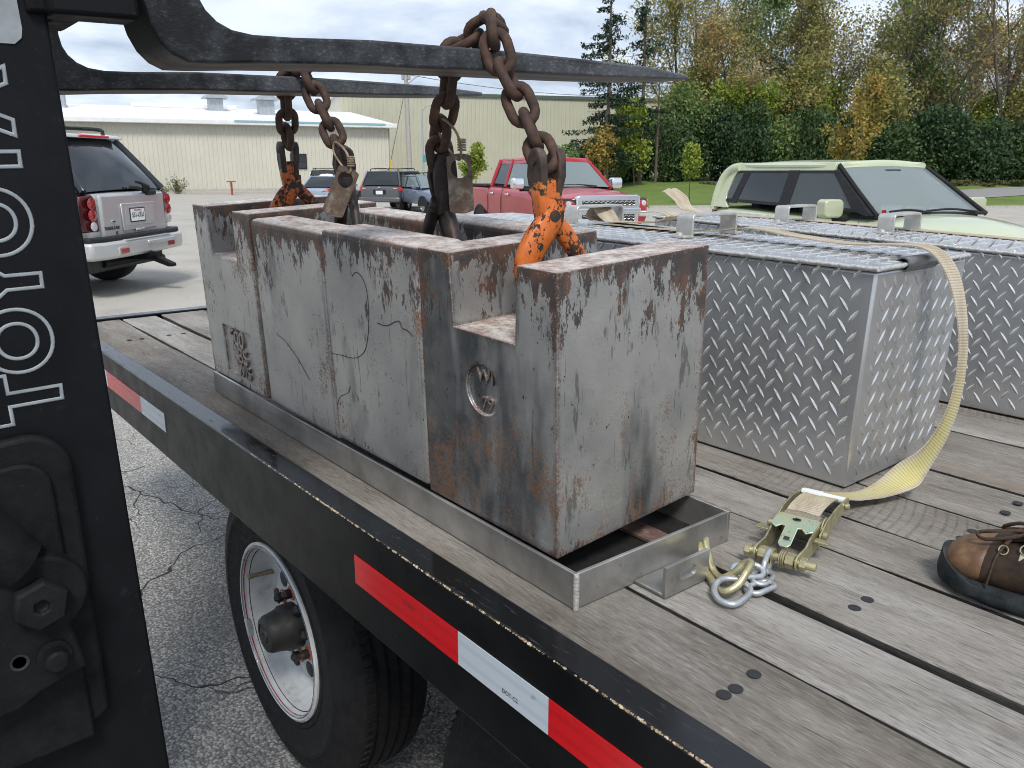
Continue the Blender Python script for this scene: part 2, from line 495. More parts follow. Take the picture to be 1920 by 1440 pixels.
def mk_steel():
    m = NT('mill_finish_steel')
    c = m.coord()
    f = m.noise(m.scl(c, (3, 3, 60)), 1.0, 4, 0.6)
    b = m.noise(c, 9.0, 4, 0.6)
    col = m.ramp(b, [(0.3, (0.26, 0.25, 0.235)), (0.55, (0.44, 0.43, 0.41)), (0.75, (0.58, 0.57, 0.545))])
    col = m.mix(m.rng(m.noise(c, 38.0, 5, 0.7), 0.62, 0.72, 0.0, 0.5), col, (0.180, 0.115, 0.070))
    m.set(Base_Color=col, Metallic=0.75, Roughness=m.rng(f, 0.3, 0.7, 0.28, 0.46), Normal=m.bump(f, 0.08, 0.001))
    return m.mat
MAT['steel'] = mk_steel()

def mk_rail():
    m = NT('chipped_gloss_black_paint')
    c = m.coord()
    q = m.xyz(c)
    dy = m.math('ADD', q[1], 0.1085); dz = m.math('SUBTRACT', q[2], 0.9615)
    dist = m.math('SQRT', m.math('ADD', m.math('MULTIPLY', dy, dy), m.math('MULTIPLY', dz, dz)))
    along = m.noise(m.scl(c, (95, 40, 40)), 1.0, 4, 0.85)
    lowf = m.noise(m.scl(c, (5.0, 0, 0)), 1.0, 4, 0.75)
    chip = m.rng(m.math('ADD', m.math('ADD', m.math('MULTIPLY', dist, -120.0), along), m.math('ADD', m.math('MULTIPLY', lowf, 0.60), m.rng(q[0], -1.4, -0.5, -0.16, 0.0))), 0.62, 0.66)
    nz = m.xyz(m.n('NewGeometry').outputs['Normal'])[2]
    up = m.rng(nz, 0.2, 0.6)
    spk = m.rng(m.math('ADD', m.noise(m.scl(c, (40, 90, 90)), 1.0, 4, 0.75), m.math('MULTIPLY', up, 0.03)), 0.735, 0.75)
    chip = m.math('MAXIMUM', chip, spk)
    dust = m.noise(c, 7.0, 4, 0.6)
    base = m.ramp(dust, [(0.35, (0.0030, 0.0034, 0.0040)), (0.7, (0.0085, 0.0092, 0.0100))])
    scr = m.math('MULTIPLY', m.rng(m.noise(m.scl(c, (18, 150, 150)), 1.0, 4, 0.75), 0.62, 0.68), up)
    base = m.mix(m.math('MULTIPLY', scr, 0.30), base, (0.10, 0.10, 0.10))
    col = m.mix(chip, base, m.ramp(m.noise(c, 200.0, 2), [(0.4, (0.22, 0.13, 0.06)), (0.6, (0.55, 0.46, 0.32))]))
    rg = m.math('ADD', m.rng(m.noise(c, 16.0, 4, 0.65), 0.3, 0.7, 0.10, 0.26), m.math('MULTIPLY', m.math('MAXIMUM', chip, scr), 0.4))
    rg = m.math('ADD', rg, m.rng(up, 0, 1, 0.16, 0.0))
    m.set(Base_Color=col, Roughness=rg, Specular_IOR_Level=m.rng(up, 0, 1, 0.16, 0.5), Normal=m.bump(m.noise(c, 300.0, 2), 0.04, 0.0006))
    return m.mat
MAT['rail'] = mk_rail()

def mk_black(name, lo, hi, r0, r1, worn=0.0, scale=12.0, bump=0.12, wc=(0.25, 0.25, 0.25)):
    m = NT(name)
    c = m.coord()
    d = m.noise(c, scale, 6, 0.68)
    base = m.ramp(d, [(0.34, lo), (0.72, hi)])
    if worn:
        w = m.math('MULTIPLY', m.rng(m.noise(c, scale * 9, 4, 0.75), 0.62, 0.72), worn)
        base = m.mix(w, base, wc)
    m.set(Base_Color=base, Roughness=m.rng(m.noise(c, scale * 3, 4), 0.3, 0.7, r0, r1), Normal=m.bump(m.noise(c, scale * 14, 3), bump, 0.001), Specular_IOR_Level=0.2)
    return m.mat
MAT['mast'] = mk_black('dusty_black_mast_paint', (0.0022, 0.0026, 0.0036), (0.0065, 0.0072, 0.0088), 0.48, 0.70, 0.04, 9.0)
MAT['mast_part'] = mk_black('greasy_black_casting', (0.0032, 0.0036, 0.0042), (0.0120, 0.0125, 0.0132), 0.55, 0.80, 0.05, 22.0, 0.45)
MAT['rubber'] = mk_black('trailer_tyre_rubber', (0.0075, 0.0078, 0.0085), (0.017, 0.017, 0.018), 0.62, 0.85, 0.05, 26.0, 0.3)
MAT['black_plastic'] = mk_black('black_plastic', (0.014, 0.014, 0.015), (0.030, 0.030, 0.032), 0.45, 0.65, 0.0, 20.0)

def mk_fork():
    m = NT('worn_forged_fork_steel')
    c = m.coord()
    y = m.xyz(c)[1]
    lines = m.noise(m.scl(c, (240.0, 120.0, 240.0)), 1.0, 3, 0.8)
    bare = m.math('ADD', m.rng(y, 0.15, 0.95, 0.0, 0.42), m.noise(c, 16.0, 5, 0.65))
    base = m.mix(m.rng(bare, 0.52, 0.95), m.ramp(m.noise(c, 30.0, 5), [(0.35, (0.0035, 0.0042, 0.0055)), (0.7, (0.014, 0.0155, 0.018))]), (0.085, 0.092, 0.100))
    base = m.mix(m.math('MULTIPLY', m.rng(lines, 0.54, 0.66), m.rng(bare, 0.45, 0.95, 0.04, 0.70)), base, (0.200, 0.210, 0.225))
    nz = m.xyz(m.n('NewGeometry').outputs['Normal'])[2]
    under = m.rng(nz, -0.6, -0.9)
    base = m.mix(under, base, m.ramp(m.noise(m.scl(c, (30, 4, 30)), 1.0, 5, 0.7), [(0.35, (0.055, 0.048, 0.042)), (0.65, (0.190, 0.172, 0.150))]))
    m.set(Base_Color=base, Metallic=0.1, Roughness=0.55, Specular_IOR_Level=0.35, Normal=m.bump(lines, 0.5, 0.002))
    return m.mat
MAT['fork'] = mk_fork()

def mk_rust(name, a, b, cc, rough=0.8, scale=40.0):
    m = NT(name)
    c = m.coord()
    oi = m.n('ObjectInfo')
    off = m.n('CombineXYZ'); m.put(off.inputs[0], m.math('MULTIPLY', oi.outputs['Random'], 17.0))
    v = m.n('VectorMath', {'operation': 'ADD'}); m.put(v.inputs[0], c); m.put(v.inputs[1], off.outputs[0]); p = v.outputs[0]
    n1 = m.noise(p, scale, 6, 0.7)
    col = m.ramp(n1, [(0.3, a), (0.52, b), (0.74, cc)])
    m.set(Base_Color=col, Roughness=rough, Metallic=0.1, Normal=m.bump(m.noise(p, scale * 5, 4, 0.7), 0.5, 0.0012))
    return m.mat
MAT['chain'] = mk_rust('rusty_lifting_chain', (0.022, 0.013, 0.010), (0.062, 0.034, 0.024), (0.135, 0.070, 0.040))
MAT['chain_dark'] = mk_rust('dark_greasy_chain', (0.012, 0.010, 0.009), (0.032, 0.021, 0.017), (0.075, 0.042, 0.028), 0.6)
MAT['hook_dark'] = mk_rust('dark_rusted_hook', (0.010, 0.009, 0.008), (0.028, 0.019, 0.016), (0.085, 0.045, 0.028), 0.55, 26.0)
MAT['rust_bar'] = mk_rust('pale_flaky_rust', (0.075, 0.040, 0.028), (0.170, 0.105, 0.085), (0.330, 0.290, 0.270), 0.8, 35.0)
MAT['tag'] = mk_rust('tarnished_tag_plate', (0.060, 0.032, 0.018), (0.120, 0.085, 0.062), (0.270, 0.255, 0.225), 0.6, 45.0)
MAT['wire'] = mk_rust('brass_wire', (0.130, 0.090, 0.050), (0.240, 0.185, 0.115), (0.380, 0.320, 0.220), 0.45, 50.0)
def mk_orange(name, th, col):
    m = NT(name)
    c = m.coord()
    n1 = m.math('ADD', m.math('MULTIPLY', m.noise(m.scl(c, (30, 30, 18)), 1.0, 5, 0.78), 0.6), m.math('MULTIPLY', m.noise(c, 110.0, 3, 0.7), 0.4))
    wear = m.rng(m.math('ADD', n1, m.math('MULTIPLY', m.edge(0.0045, 5.0, 3), 0.16)), th, th + 0.02)
    oc = m.ramp(m.noise(c, 90.0, 3), [(0.35, tuple(k * 0.8 for k in col)), (0.65, col)])
    rc = m.ramp(m.noise(c, 70.0, 4), [(0.35, (0.018, 0.012, 0.010)), (0.6, (0.055, 0.028, 0.018)), (0.75, (0.12, 0.05, 0.025))])
    m.set(Base_Color=m.mix(wear, oc, rc), Roughness=m.rng(wear, 0, 1, 0.42, 0.8), Normal=m.bump(m.math('SUBTRACT', m.noise(c, 160.0, 3), wear), 0.35, 0.0012))
    return m.mat
MAT['orange'] = mk_orange('chipped_orange_paint', 0.528, (0.62, 0.150, 0.022))
MAT['orange_worn'] = mk_orange('heavily_chipped_orange_paint', 0.495, (0.52, 0.120, 0.018))
def mk_orange_hi():
    m = NT('rusty_shank_with_orange_rests')
    c = m.coord()
    z = m.xyz(c)[2]
    n1 = m.math('ADD', m.noise(c, 34.0, 6, 0.7), m.rng(z, -0.055, -0.02, 0.0, 0.32))
    wear = m.rng(n1, 0.60, 0.63)
    rc = m.ramp(m.noise(c, 60.0, 4), [(0.35, (0.022, 0.015, 0.012)), (0.6, (0.070, 0.042, 0.030)), (0.75, (0.11, 0.10, 0.085))])
    m.set(Base_Color=m.mix(wear, (0.62, 0.20, 0.035), rc), Roughness=0.65, Normal=m.bump(m.noise(c, 150.0, 3), 0.35, 0.0012))
    return m.mat
MAT['orange_shank'] = mk_orange_hi()

def mk_alu():
    m = NT('aluminium_tread_plate')
    c = m.coord()
    g = m.n('NewGeometry').outputs['Position']
    s = m.noise(m.scl(c, (26, 26, 3)), 1.0, 4, 0.6)
    b = m.noise(c, 3.2, 4, 0.55)
    col = m.ramp(b, [(0.3, (0.46, 0.47, 0.48)), (0.7, (0.66, 0.66, 0.65))])
    grime = m.rng(m.noise(m.scl(c, (6, 6, 3), (4, 2, 0)), 1.0, 5, 0.65), 0.53, 0.75, 0.0, 0.5)
    col = m.mix(grime, col, (0.20, 0.195, 0.175))
    m.set(Base_Color=col, Metallic=0.74, Roughness=m.rng(s, 0.3, 0.7, 0.24, 0.40), Normal=m.bump(m.noise(c, 7.0, 3), 0.10, 0.006))
    return m.mat
MAT['alu'] = mk_alu()
MAT['alu_lug'] = simple('polished_tread_lug', (0.66, 0.66, 0.65), 0.22, 0.72, 0.25, 25.0)
MAT['alu_cast'] = simple('dull_cast_aluminium', (0.56, 0.55, 0.51), 0.42, 0.75, 0.22, 24.0, 0.2)
MAT['alu_bead'] = simple('weld_bead_aluminium', (0.62, 0.61, 0.58), 0.45, 0.6, 0.3, 160.0, 0.8)
def mk_web():
    m = NT('dirty_yellow_webbing')
    uv = m.n('UVMap').outputs[0]
    sx = m.xyz(uv)
    rib = m.wave(m.scl(uv, (1, 0, 0)), 62.0, 0.3, 1.0, 'BANDS', 'X', 4.0)
    rib2 = m.wave(m.scl(uv, (0, 1, 0)), 9.0, 0.5, 1.0, 'BANDS', 'Y', 4.0)
    n1 = m.noise(m.scl(uv, (9.0, 1.6, 1)), 1.0, 5, 0.65)
    edge = m.math('ABSOLUTE', m.math('SUBTRACT', sx[1], 0.5))
    clean = m.math('MULTIPLY', m.rng(sx[0], 1.02, 1.14), m.rng(sx[0], 1.58, 1.40))   # the stretch that keeps its yellow
    yel = m.mix(m.rng(n1, 0.35, 0.65), (0.54, 0.47, 0.19), (0.56, 0.52, 0.29))
    tan = m.mix(m.rng(n1, 0.35, 0.65), (0.370, 0.305, 0.220), (0.550, 0.485, 0.380))
    k = m.math('MULTIPLY', clean, m.rng(m.math('ADD', edge, m.math('MULTIPLY', n1, 0.25)), 0.58, 0.42))
    col = m.mix(k, tan, yel)
    col = m.mix(m.math('MULTIPLY', m.rng(rib, 0.60, 0.95), 0.38), col, (0.11, 0.095, 0.07))
    col = m.mix(m.rng(m.noise(m.scl(uv, (30, 4, 1)), 1.0, 4, 0.7), 0.62, 0.72, 0.0, 0.6), col, (0.13, 0.10, 0.07))
    m.set(Base_Color=col, Roughness=0.85, Normal=m.bump(m.math('ADD', rib, m.math('MULTIPLY', rib2, 0.4)), 0.4, 0.001), Specular_IOR_Level=0.2)
    return m.mat
MAT['web'] = mk_web()
MAT['zinc'] = simple('yellow_zinc_plate', (0.46, 0.42, 0.25), 0.36, 0.7, 0.3, 55.0, 0.15)
def mk_chromate():
    m = NT('iridescent_zinc_chromate')
    c = m.coord()
    f = m.noise(c, 22.0, 3, 0.5, 0.6)
    col = m.ramp(f, [(0.30, (0.50, 0.46, 0.22)), (0.45, (0.52, 0.55, 0.38)), (0.58, (0.42, 0.56, 0.42)), (0.72, (0.62, 0.52, 0.30))])
    col = m.mix(m.rng(m.noise(c, 130.0, 3, 0.7), 0.66, 0.70), col, (0.05, 0.07, 0.07))
    m.set(Base_Color=col, Metallic=0.55, Roughness=0.36)
    return m.mat
MAT['chromate'] = mk_chromate()
MAT['galv'] = simple('galvanised_link', (0.46, 0.48, 0.50), 0.40, 0.65, 0.25, 60.0, 0.2)
MAT['rim'] = None
def mk_rim():
    m = NT('dirty_white_wheel_paint')
    c = m.coord()
    d = m.noise(c, 14.0, 6, 0.7)
    col = m.ramp(d, [(0.28, (0.20, 0.195, 0.185)), (0.42, (0.46, 0.47, 0.465)), (0.7, (0.60, 0.615, 0.615))])
    col = m.mix(m.rng(m.noise(c, 60.0, 4, 0.7), 0.66, 0.70, 0.0, 0.8), col, (0.08, 0.05, 0.03))
    m.set(Base_Color=col, Roughness=0.42)
    return m.mat
MAT['rim'] = mk_rim()
MAT['hub'] = simple('black_hub_cap', (0.020, 0.019, 0.018), 0.55, 0.1, 0.4, 40.0, 0.3)
MAT['orange_primer'] = simple('orange_hub_paint', (0.42, 0.085, 0.025), 0.6, 0.0, 0.3, 40.0)
MAT['dark_metal'] = simple('dark_bolt_steel', (0.035, 0.034, 0.033), 0.5, 0.5, 0.4, 60.0)
def mk_tape(name, col, dark):
    m = NT(name)
    c = m.coord()
    y = m.xyz(c)[2]
    hexa = m.voro(m.scl(c, (1, 0, 1)), 330.0, 'DISTANCE_TO_EDGE', 'Distance', 0.15)
    base = m.mix(m.rng(hexa, 0.02, 0.08, 0.22, 0.0), col, dark)
    band = m.rng(m.math('ABSOLUTE', m.math('SUBTRACT', m.math('FRACT', m.math('MULTIPLY', y, 44.0)), 0.5)), 0.12, 0.2, 0.30, 0.0)
    base = m.mix(band, base, dark)
    base = m.mix(m.rng(m.noise(c, 25.0, 5, 0.7), 0.64, 0.72, 0.0, 0.4), base, (0.10, 0.09, 0.08))
    m.set(Base_Color=base, Roughness=0.26, Coat_Weight=0.4, Coat_Roughness=0.12)
    return m.mat
MAT['tape_red'] = mk_tape('red_reflective_sheeting', (0.60, 0.010, 0.014), (0.36, 0.006, 0.010))
MAT['tape_white'] = mk_tape('white_reflective_sheeting', (0.52, 0.58, 0.63), (0.36, 0.41, 0.46))
MAT['letter_grey'] = simple('silver_grey_vinyl', (0.27, 0.295, 0.31), 0.5, 0.1, 0.15, 60.0)
MAT['ink'] = simple('dark_print', (0.02, 0.02, 0.022), 0.6)
MAT['leather'] = None
def mk_leather():
    m = NT('scuffed_brown_leather')
    c = m.coord()
    b = m.noise(c, 24.0, 6, 0.68)
    col = m.ramp(b, [(0.30, (0.040, 0.022, 0.013)), (0.48, (0.115, 0.058, 0.028)), (0.62, (0.190, 0.105, 0.052)), (0.78, (0.24, 0.19, 0.15))])
    m.set(Base_Color=col, Roughness=m.rng(b, 0.3, 0.7, 0.42, 0.66), Normal=m.bump(m.noise(c, 130.0, 4, 0.7), 0.35, 0.001))
    return m.mat
MAT['leather'] = mk_leather()
MAT['leather_dark'] = mk_black('dark_brown_leather', (0.022, 0.015, 0.011), (0.075, 0.048, 0.032), 0.45, 0.65, 0.1, 26.0, 0.35, (0.12, 0.08, 0.05))
MAT['sole'] = mk_black('grey_rubber_sole', (0.016, 0.020, 0.023), (0.050, 0.058, 0.062), 0.6, 0.85, 0.15, 30.0, 0.3, (0.12, 0.12, 0.11))
MAT['lace'] = simple('brown_lace', (0.050, 0.028, 0.017), 0.85, 0, 0.4, 200.0, 0.5)
MAT['eyelet'] = simple('brass_eyelet', (0.55, 0.50, 0.36), 0.3, 0.85)

# --- setting
def mk_lot():
    m = NT('worn_asphalt_lot')
    P = m.world()
    w = m.n('VectorMath', {'operation': 'MULTIPLY_ADD'}); m.put(w.inputs[0], m.noise(P, 2.6, 3, 0.6, out='Color')); w.inputs[1].default_value = (0.34, 0.34, 0); m.put(w.inputs[2], P)
    pw = m.scl(w.outputs[0], (1, 1, 0), (0.35, 0.62, 0)); p = m.scl(P, (1, 1, 0))
    vn = m.n('TexVoronoi', {'feature': 'F1', 'voronoi_dimensions': '2D'}, Vector=p, Scale=125.0)
    a = m.xyz(vn.outputs['Color'])[0]
    ad = vn.outputs['Distance']
    col = m.ramp(a, [(0.05, (0.190, 0.186, 0.177)), (0.45, (0.290, 0.283, 0.268)), (0.8, (0.400, 0.388, 0.360)), (1.0, (0.540, 0.515, 0.462))])
    col = m.mix(m.rng(ad, 0.36, 0.64, 0.0, 0.60), col, (0.062, 0.062, 0.062))
    # paler, sandier surface away from the truck
    d = m.xyz(P)
    far = m.rng(m.math('ADD', m.math('MULTIPLY', d[0], -0.775), m.math('MULTIPLY', d[1], 0.632)), 2.4, 6.0)
    sand = m.ramp(m.noise(p, 0.55, 6, 0.62), [(0.3, (0.405, 0.384, 0.340)), (0.5, (0.485, 0.460, 0.408)), (0.72, (0.560, 0.532, 0.472))])
    sand = m.mix(m.rng(m.noise(p, 95.0, 2, 0.8), 0.0, 1.0, 0.5, 0.0), sand, (0.22, 0.205, 0.18))
    col = m.mix(m.math('MULTIPLY', far, 0.85), col, sand)
    blot = m.noise(p, 1.3, 5, 0.6)
    col = m.mix(m.rng(blot, 0.54, 0.74, 0.0, 0.35), col, (0.150, 0.143, 0.130))
    # cracks
    e = m.voro(pw, 1.05, 'DISTANCE_TO_EDGE', 'Distance')
    e2 = m.voro(m.scl(pw, (1, 1, 0), (3, 7, 0)), 4.2, 'DISTANCE_TO_EDGE', 'Distance')
    mask = m.rng(m.noise(p, 0.8, 3), 0.50, 0.60)
    wid = m.noise(p, 6.0, 2)
    c1 = m.math('MULTIPLY', m.rng(m.math('MULTIPLY', e, m.rng(wid, 0.3, 0.7, 1.8, 1.1)), 0.0028, 0.0058, 0.92, 0.0), m.rng(far, 0, 1, 1.0, 0.25))
    c2 = m.math('MULTIPLY', m.rng(e2, 0.006, 0.013, 0.9, 0.0), m.math('MULTIPLY', mask, m.rng(far, 0, 1, 1, 0)))
    crack = m.math('MAXIMUM', c1, c2)
    col = m.mix(crack, col, (0.022, 0.021, 0.020))
    h = m.math('SUBTRACT', m.math('MULTIPLY', ad, -0.6), crack)
    m.set(Base_Color=col, Roughness=0.9, Normal=m.bump(h, 0.6, 0.006), Specular_IOR_Level=0.25)
    return m.mat
MAT['lot'] = mk_lot()
def mk_grass():
    m = NT('mown_grass')
    P = m.scl(m.world(), (1, 1, 0))
    n1 = m.noise(P, 0.35, 5, 0.6); n2 = m.noise(P, 14.0, 4, 0.7)
    col = m.ramp(m.math('ADD', m.math('MULTIPLY', n1, 0.5), m.math('MULTIPLY', n2, 0.5)), [(0.34, (0.085, 0.125, 0.030)), (0.52, (0.130, 0.185, 0.048)), (0.70, (0.190, 0.235, 0.078))])
    m.set(Base_Color=col, Roughness=0.9, Normal=m.bump(n2, 0.5, 0.04), Specular_IOR_Level=0.15)
    return m.mat
MAT['grass'] = mk_grass()
MAT['road'] = simple('pale_road_asphalt', (0.235, 0.230, 0.225), 0.9, 0, 0.15, 3.0)
MAT['concrete'] = simple('kerb_concrete', (0.40, 0.385, 0.35), 0.85, 0, 0.15, 8.0, 0.2)
MAT['siding'] = simple('beige_metal_siding', (0.535, 0.520, 0.435), 0.5, 0.0, 0.05, 0.6)
MAT['siding_pale'] = simple('pale_beige_metal_siding', (0.54, 0.53, 0.46), 0.5, 0.0, 0.05, 0.6)
MAT['siding_tall'] = simple('olive_beige_metal_siding', (0.440, 0.432, 0.335), 0.55, 0.0, 0.05, 0.5)
def mk_roof():
    m = NT('white_coated_metal_roof')
    c = m.coord()
    n1 = m.noise(c, 0.35, 5, 0.6)
    col = m.ramp(n1, [(0.3, (0.66, 0.67, 0.68)), (0.6, (0.80, 0.80, 0.80))])
    col = m.mix(m.rng(m.noise(m.scl(c, (1.2, 0.3, 1)), 1.0, 4), 0.58, 0.72, 0.0, 0.3), col, (0.45, 0.44, 0.40))
    m.set(Base_Color=col, Roughness=0.55)
    return m.mat
MAT['roof'] = mk_roof()
MAT['trim_white'] = simple('white_trim', (0.70, 0.72, 0.72), 0.5, 0, 0.08, 2.0)
MAT['galv_vent'] = simple('galvanised_sheet', (0.40, 0.43, 0.46), 0.42, 0.5, 0.15, 5.0)
MAT['trim_green'] = simple('dark_green_trim', (0.075, 0.105, 0.085), 0.6)
MAT['pole_wood'] = simple('grey_utility_pole_wood', (0.36, 0.34, 0.31), 0.9, 0, 0.2, 10.0)
MAT['pole_metal'] = simple('grey_lamp_metal', (0.38, 0.42, 0.46), 0.5, 0.4)
MAT['cable'] = simple('black_cable', (0.05, 0.055, 0.06), 0.6)
MAT['yellow'] = simple('yellow_post_paint', (0.70, 0.46, 0.04), 0.5)
MAT['sign_green'] = simple('teal_sign', (0.04, 0.30, 0.24), 0.5)
MAT['red_paint'] = simple('red_hydrant_paint', (0.40, 0.05, 0.04), 0.5)

def mk_leaf(name, cols, trans=0.25):
    m = NT(name)
    r = m.island()
    col = m.ramp(r, [(i / (len(cols) - 1), c) for i, c in enumerate(cols)])
    cn = m.noise(m.coord(), 0.9, 2, 0.5)
    col = m.mix(m.rng(cn, 0.38, 0.62, 0.55, 0.0), col, tuple(k * f for k, f in zip(cols[0], (0.62, 0.78, 0.7))))
    m.set(Base_Color=col, Roughness=0.65, Specular_IOR_Level=0.25)
    tr = m.n('BsdfTranslucent', Color=col)
    mx = m.n('MixShader', _0=trans); m.t.links.new(m.b.outputs[0], mx.inputs[1]); m.t.links.new(tr.outputs[0], mx.inputs[2])
    m.t.links.new(mx.outputs[0], m.out.inputs['Surface'])
    return m.mat
MAT['leaf_olive'] = mk_leaf('olive_autumn_leaves', [(0.190, 0.234, 0.073), (0.300, 0.300, 0.096), (0.395, 0.329, 0.110), (0.439, 0.293, 0.117), (0.264, 0.285, 0.102)])
MAT['leaf_orange'] = mk_leaf('orange_brown_leaves', [(0.342, 0.293, 0.110), (0.427, 0.305, 0.128), (0.464, 0.275, 0.128), (0.354, 0.317, 0.122)])
MAT['leaf_mid'] = mk_leaf('mid_green_leaves', [(0.110, 0.198, 0.066), (0.168, 0.264, 0.088), (0.242, 0.300, 0.102), (0.300, 0.315, 0.110)])
MAT['leaf_dark'] = mk_leaf('dark_hedge_leaves', [(0.026, 0.056, 0.026), (0.042, 0.082, 0.035), (0.062, 0.108, 0.043), (0.088, 0.130, 0.052)], 0.15)
MAT['leaf_hedge'] = mk_leaf('green_hedge_leaves', [(0.040, 0.080, 0.030), (0.065, 0.115, 0.042), (0.095, 0.145, 0.052), (0.120, 0.155, 0.060)], 0.15)
MAT['leaf_yellow'] = mk_leaf('yellow_autumn_leaves', [(0.30, 0.25, 0.06), (0.42, 0.31, 0.085), (0.46, 0.29, 0.085), (0.24, 0.24, 0.07)])
MAT['leaf_lime'] = mk_leaf('yellow_green_leaves', [(0.183, 0.265, 0.040), (0.305, 0.365, 0.060), (0.386, 0.386, 0.070), (0.151, 0.233, 0.044)])
MAT['needle'] = mk_leaf('spruce_needles', [(0.010, 0.028, 0.014), (0.020, 0.046, 0.022), (0.030, 0.060, 0.028)], 0.1)
MAT['weed'] = mk_leaf('dry_weed', [(0.10, 0.12, 0.04), (0.18, 0.17, 0.08), (0.15, 0.12, 0.05)])
MAT['bark'] = simple('grey_brown_bark', (0.105, 0.085, 0.066), 0.9, 0, 0.4, 4.0, 0.6)
MAT['bark_pale'] = simple('pale_twig_bark', (0.165, 0.135, 0.105), 0.9, 0, 0.35, 4.0, 0.6)

# --- vehicles
def paint(name, col, metal=0.35, rough=0.3, coat=0.8):
    m = NT(name)
    c = m.coord()
    f = m.noise(c, 2.0, 4, 0.6)
    lo = tuple(k * 0.92 for k in col); hi = tuple(min(1, k * 1.06) for k in col)
    z = m.xyz(c)[2]
    base = m.ramp(f, [(0.3, lo), (0.7, hi)])
    dirt = m.math('MULTIPLY', m.rng(z, 0.62, 0.28), m.rng(m.noise(c, 3.0, 2, 0.5), 0.3, 0.7, 0.08, 0.30))
    base = m.mix(dirt, base, (0.22, 0.20, 0.17))
    m.set(Base_Color=base, Metallic=metal, Roughness=rough, Coat_Weight=coat, Coat_Roughness=0.06)
    return m.mat
MAT['silver_paint'] = paint('silver_metallic_paint', (0.47, 0.475, 0.475), 0.45, 0.34)
MAT['silver_lower'] = paint('silver_bumper_paint', (0.47, 0.475, 0.47), 0.35, 0.38)
MAT['lime_paint'] = paint('pale_green_car_paint', (0.50, 0.55, 0.36), 0.10, 0.32)
MAT['red_paint_car'] = paint('dark_red_car_paint', (0.40, 0.012, 0.024), 0.10, 0.28, 0.5)
MAT['grey_paint'] = paint('charcoal_car_paint', (0.105, 0.110, 0.120), 0.4, 0.3)
MAT['blue_paint'] = paint('slate_blue_car_paint', (0.150, 0.190, 0.270), 0.4, 0.3)
MAT['skyblue_paint'] = paint('pale_blue_car_paint', (0.33, 0.40, 0.49), 0.4, 0.3)
MAT['black_paint_car'] = paint('black_car_paint', (0.020, 0.022, 0.026), 0.2, 0.25)
def mk_glass(name, tint, alpha):
    m = NT(name)
    m.b.inputs['Base Color'].default_value = (*tint, 1); m.set(Roughness=0.04, Specular_IOR_Level=0.6)
    if alpha < 1:
        tr = m.n('BsdfTransparent', Color=(0.62, 0.72, 0.66))
        mx = m.n('MixShader', _0=alpha); m.t.links.new(tr.outputs[0], mx.inputs[1]); m.t.links.new(m.b.outputs[0], mx.inputs[2])
        m.t.links.new(mx.outputs[0], m.out.inputs['Surface'])
    return m.mat
MAT['glass_dark'] = mk_glass('tinted_car_glass', (0.018, 0.022, 0.026), 1.0)
MAT['glass_mid'] = mk_glass('green_tinted_car_glass', (0.160, 0.200, 0.200), 1.0)
MAT['glass_sky_haze'] = mk_glass('windscreen_glass_painted_haze', (0.34, 0.39, 0.40), 0.50)  # see-through windscreen; its pale base colour paints in the hazy sky reflection
MAT['glass_side'] = mk_glass('smoked_side_glass', (0.075, 0.090, 0.095), 0.72)
MAT['chrome'] = simple('bright_chrome', (0.82, 0.83, 0.84), 0.10, 1.0, 0.03)
MAT['lens_red'] = simple('red_lamp_lens', (0.30, 0.008, 0.012), 0.12, 0.0, 0.25, 30.0, 0, None, 0.8)
MAT['lens_bright_red'] = simple('bright_red_lamp_lens', (0.75, 0.03, 0.04), 0.12, 0.0, 0.2, 30.0, 0, None, 0.8)
MAT['lens_clear'] = simple('clear_lamp_lens', (0.55, 0.56, 0.56), 0.14, 0.2, 0.3, 40.0, 0, None, 0.8)
MAT['lens_dark'] = simple('dark_lamp_housing', (0.060, 0.006, 0.009), 0.15, 0.0, 0.3, 30.0, 0, None, 0.8)
MAT['plate_white'] = simple('white_number_plate', (0.72, 0.73, 0.73), 0.45)
MAT['seat'] = simple('dark_seat_cloth', (0.035, 0.036, 0.040), 0.85)
MAT['car_tyre'] = simple('car_tyre_rubber', (0.016, 0.016, 0.017), 0.8, 0, 0.2, 20.0, 0.2)
MAT['alloy'] = simple('alloy_wheel', (0.42, 0.43, 0.44), 0.35, 0.7)
MAT['bar_iron'] = MAT['rust_bar']
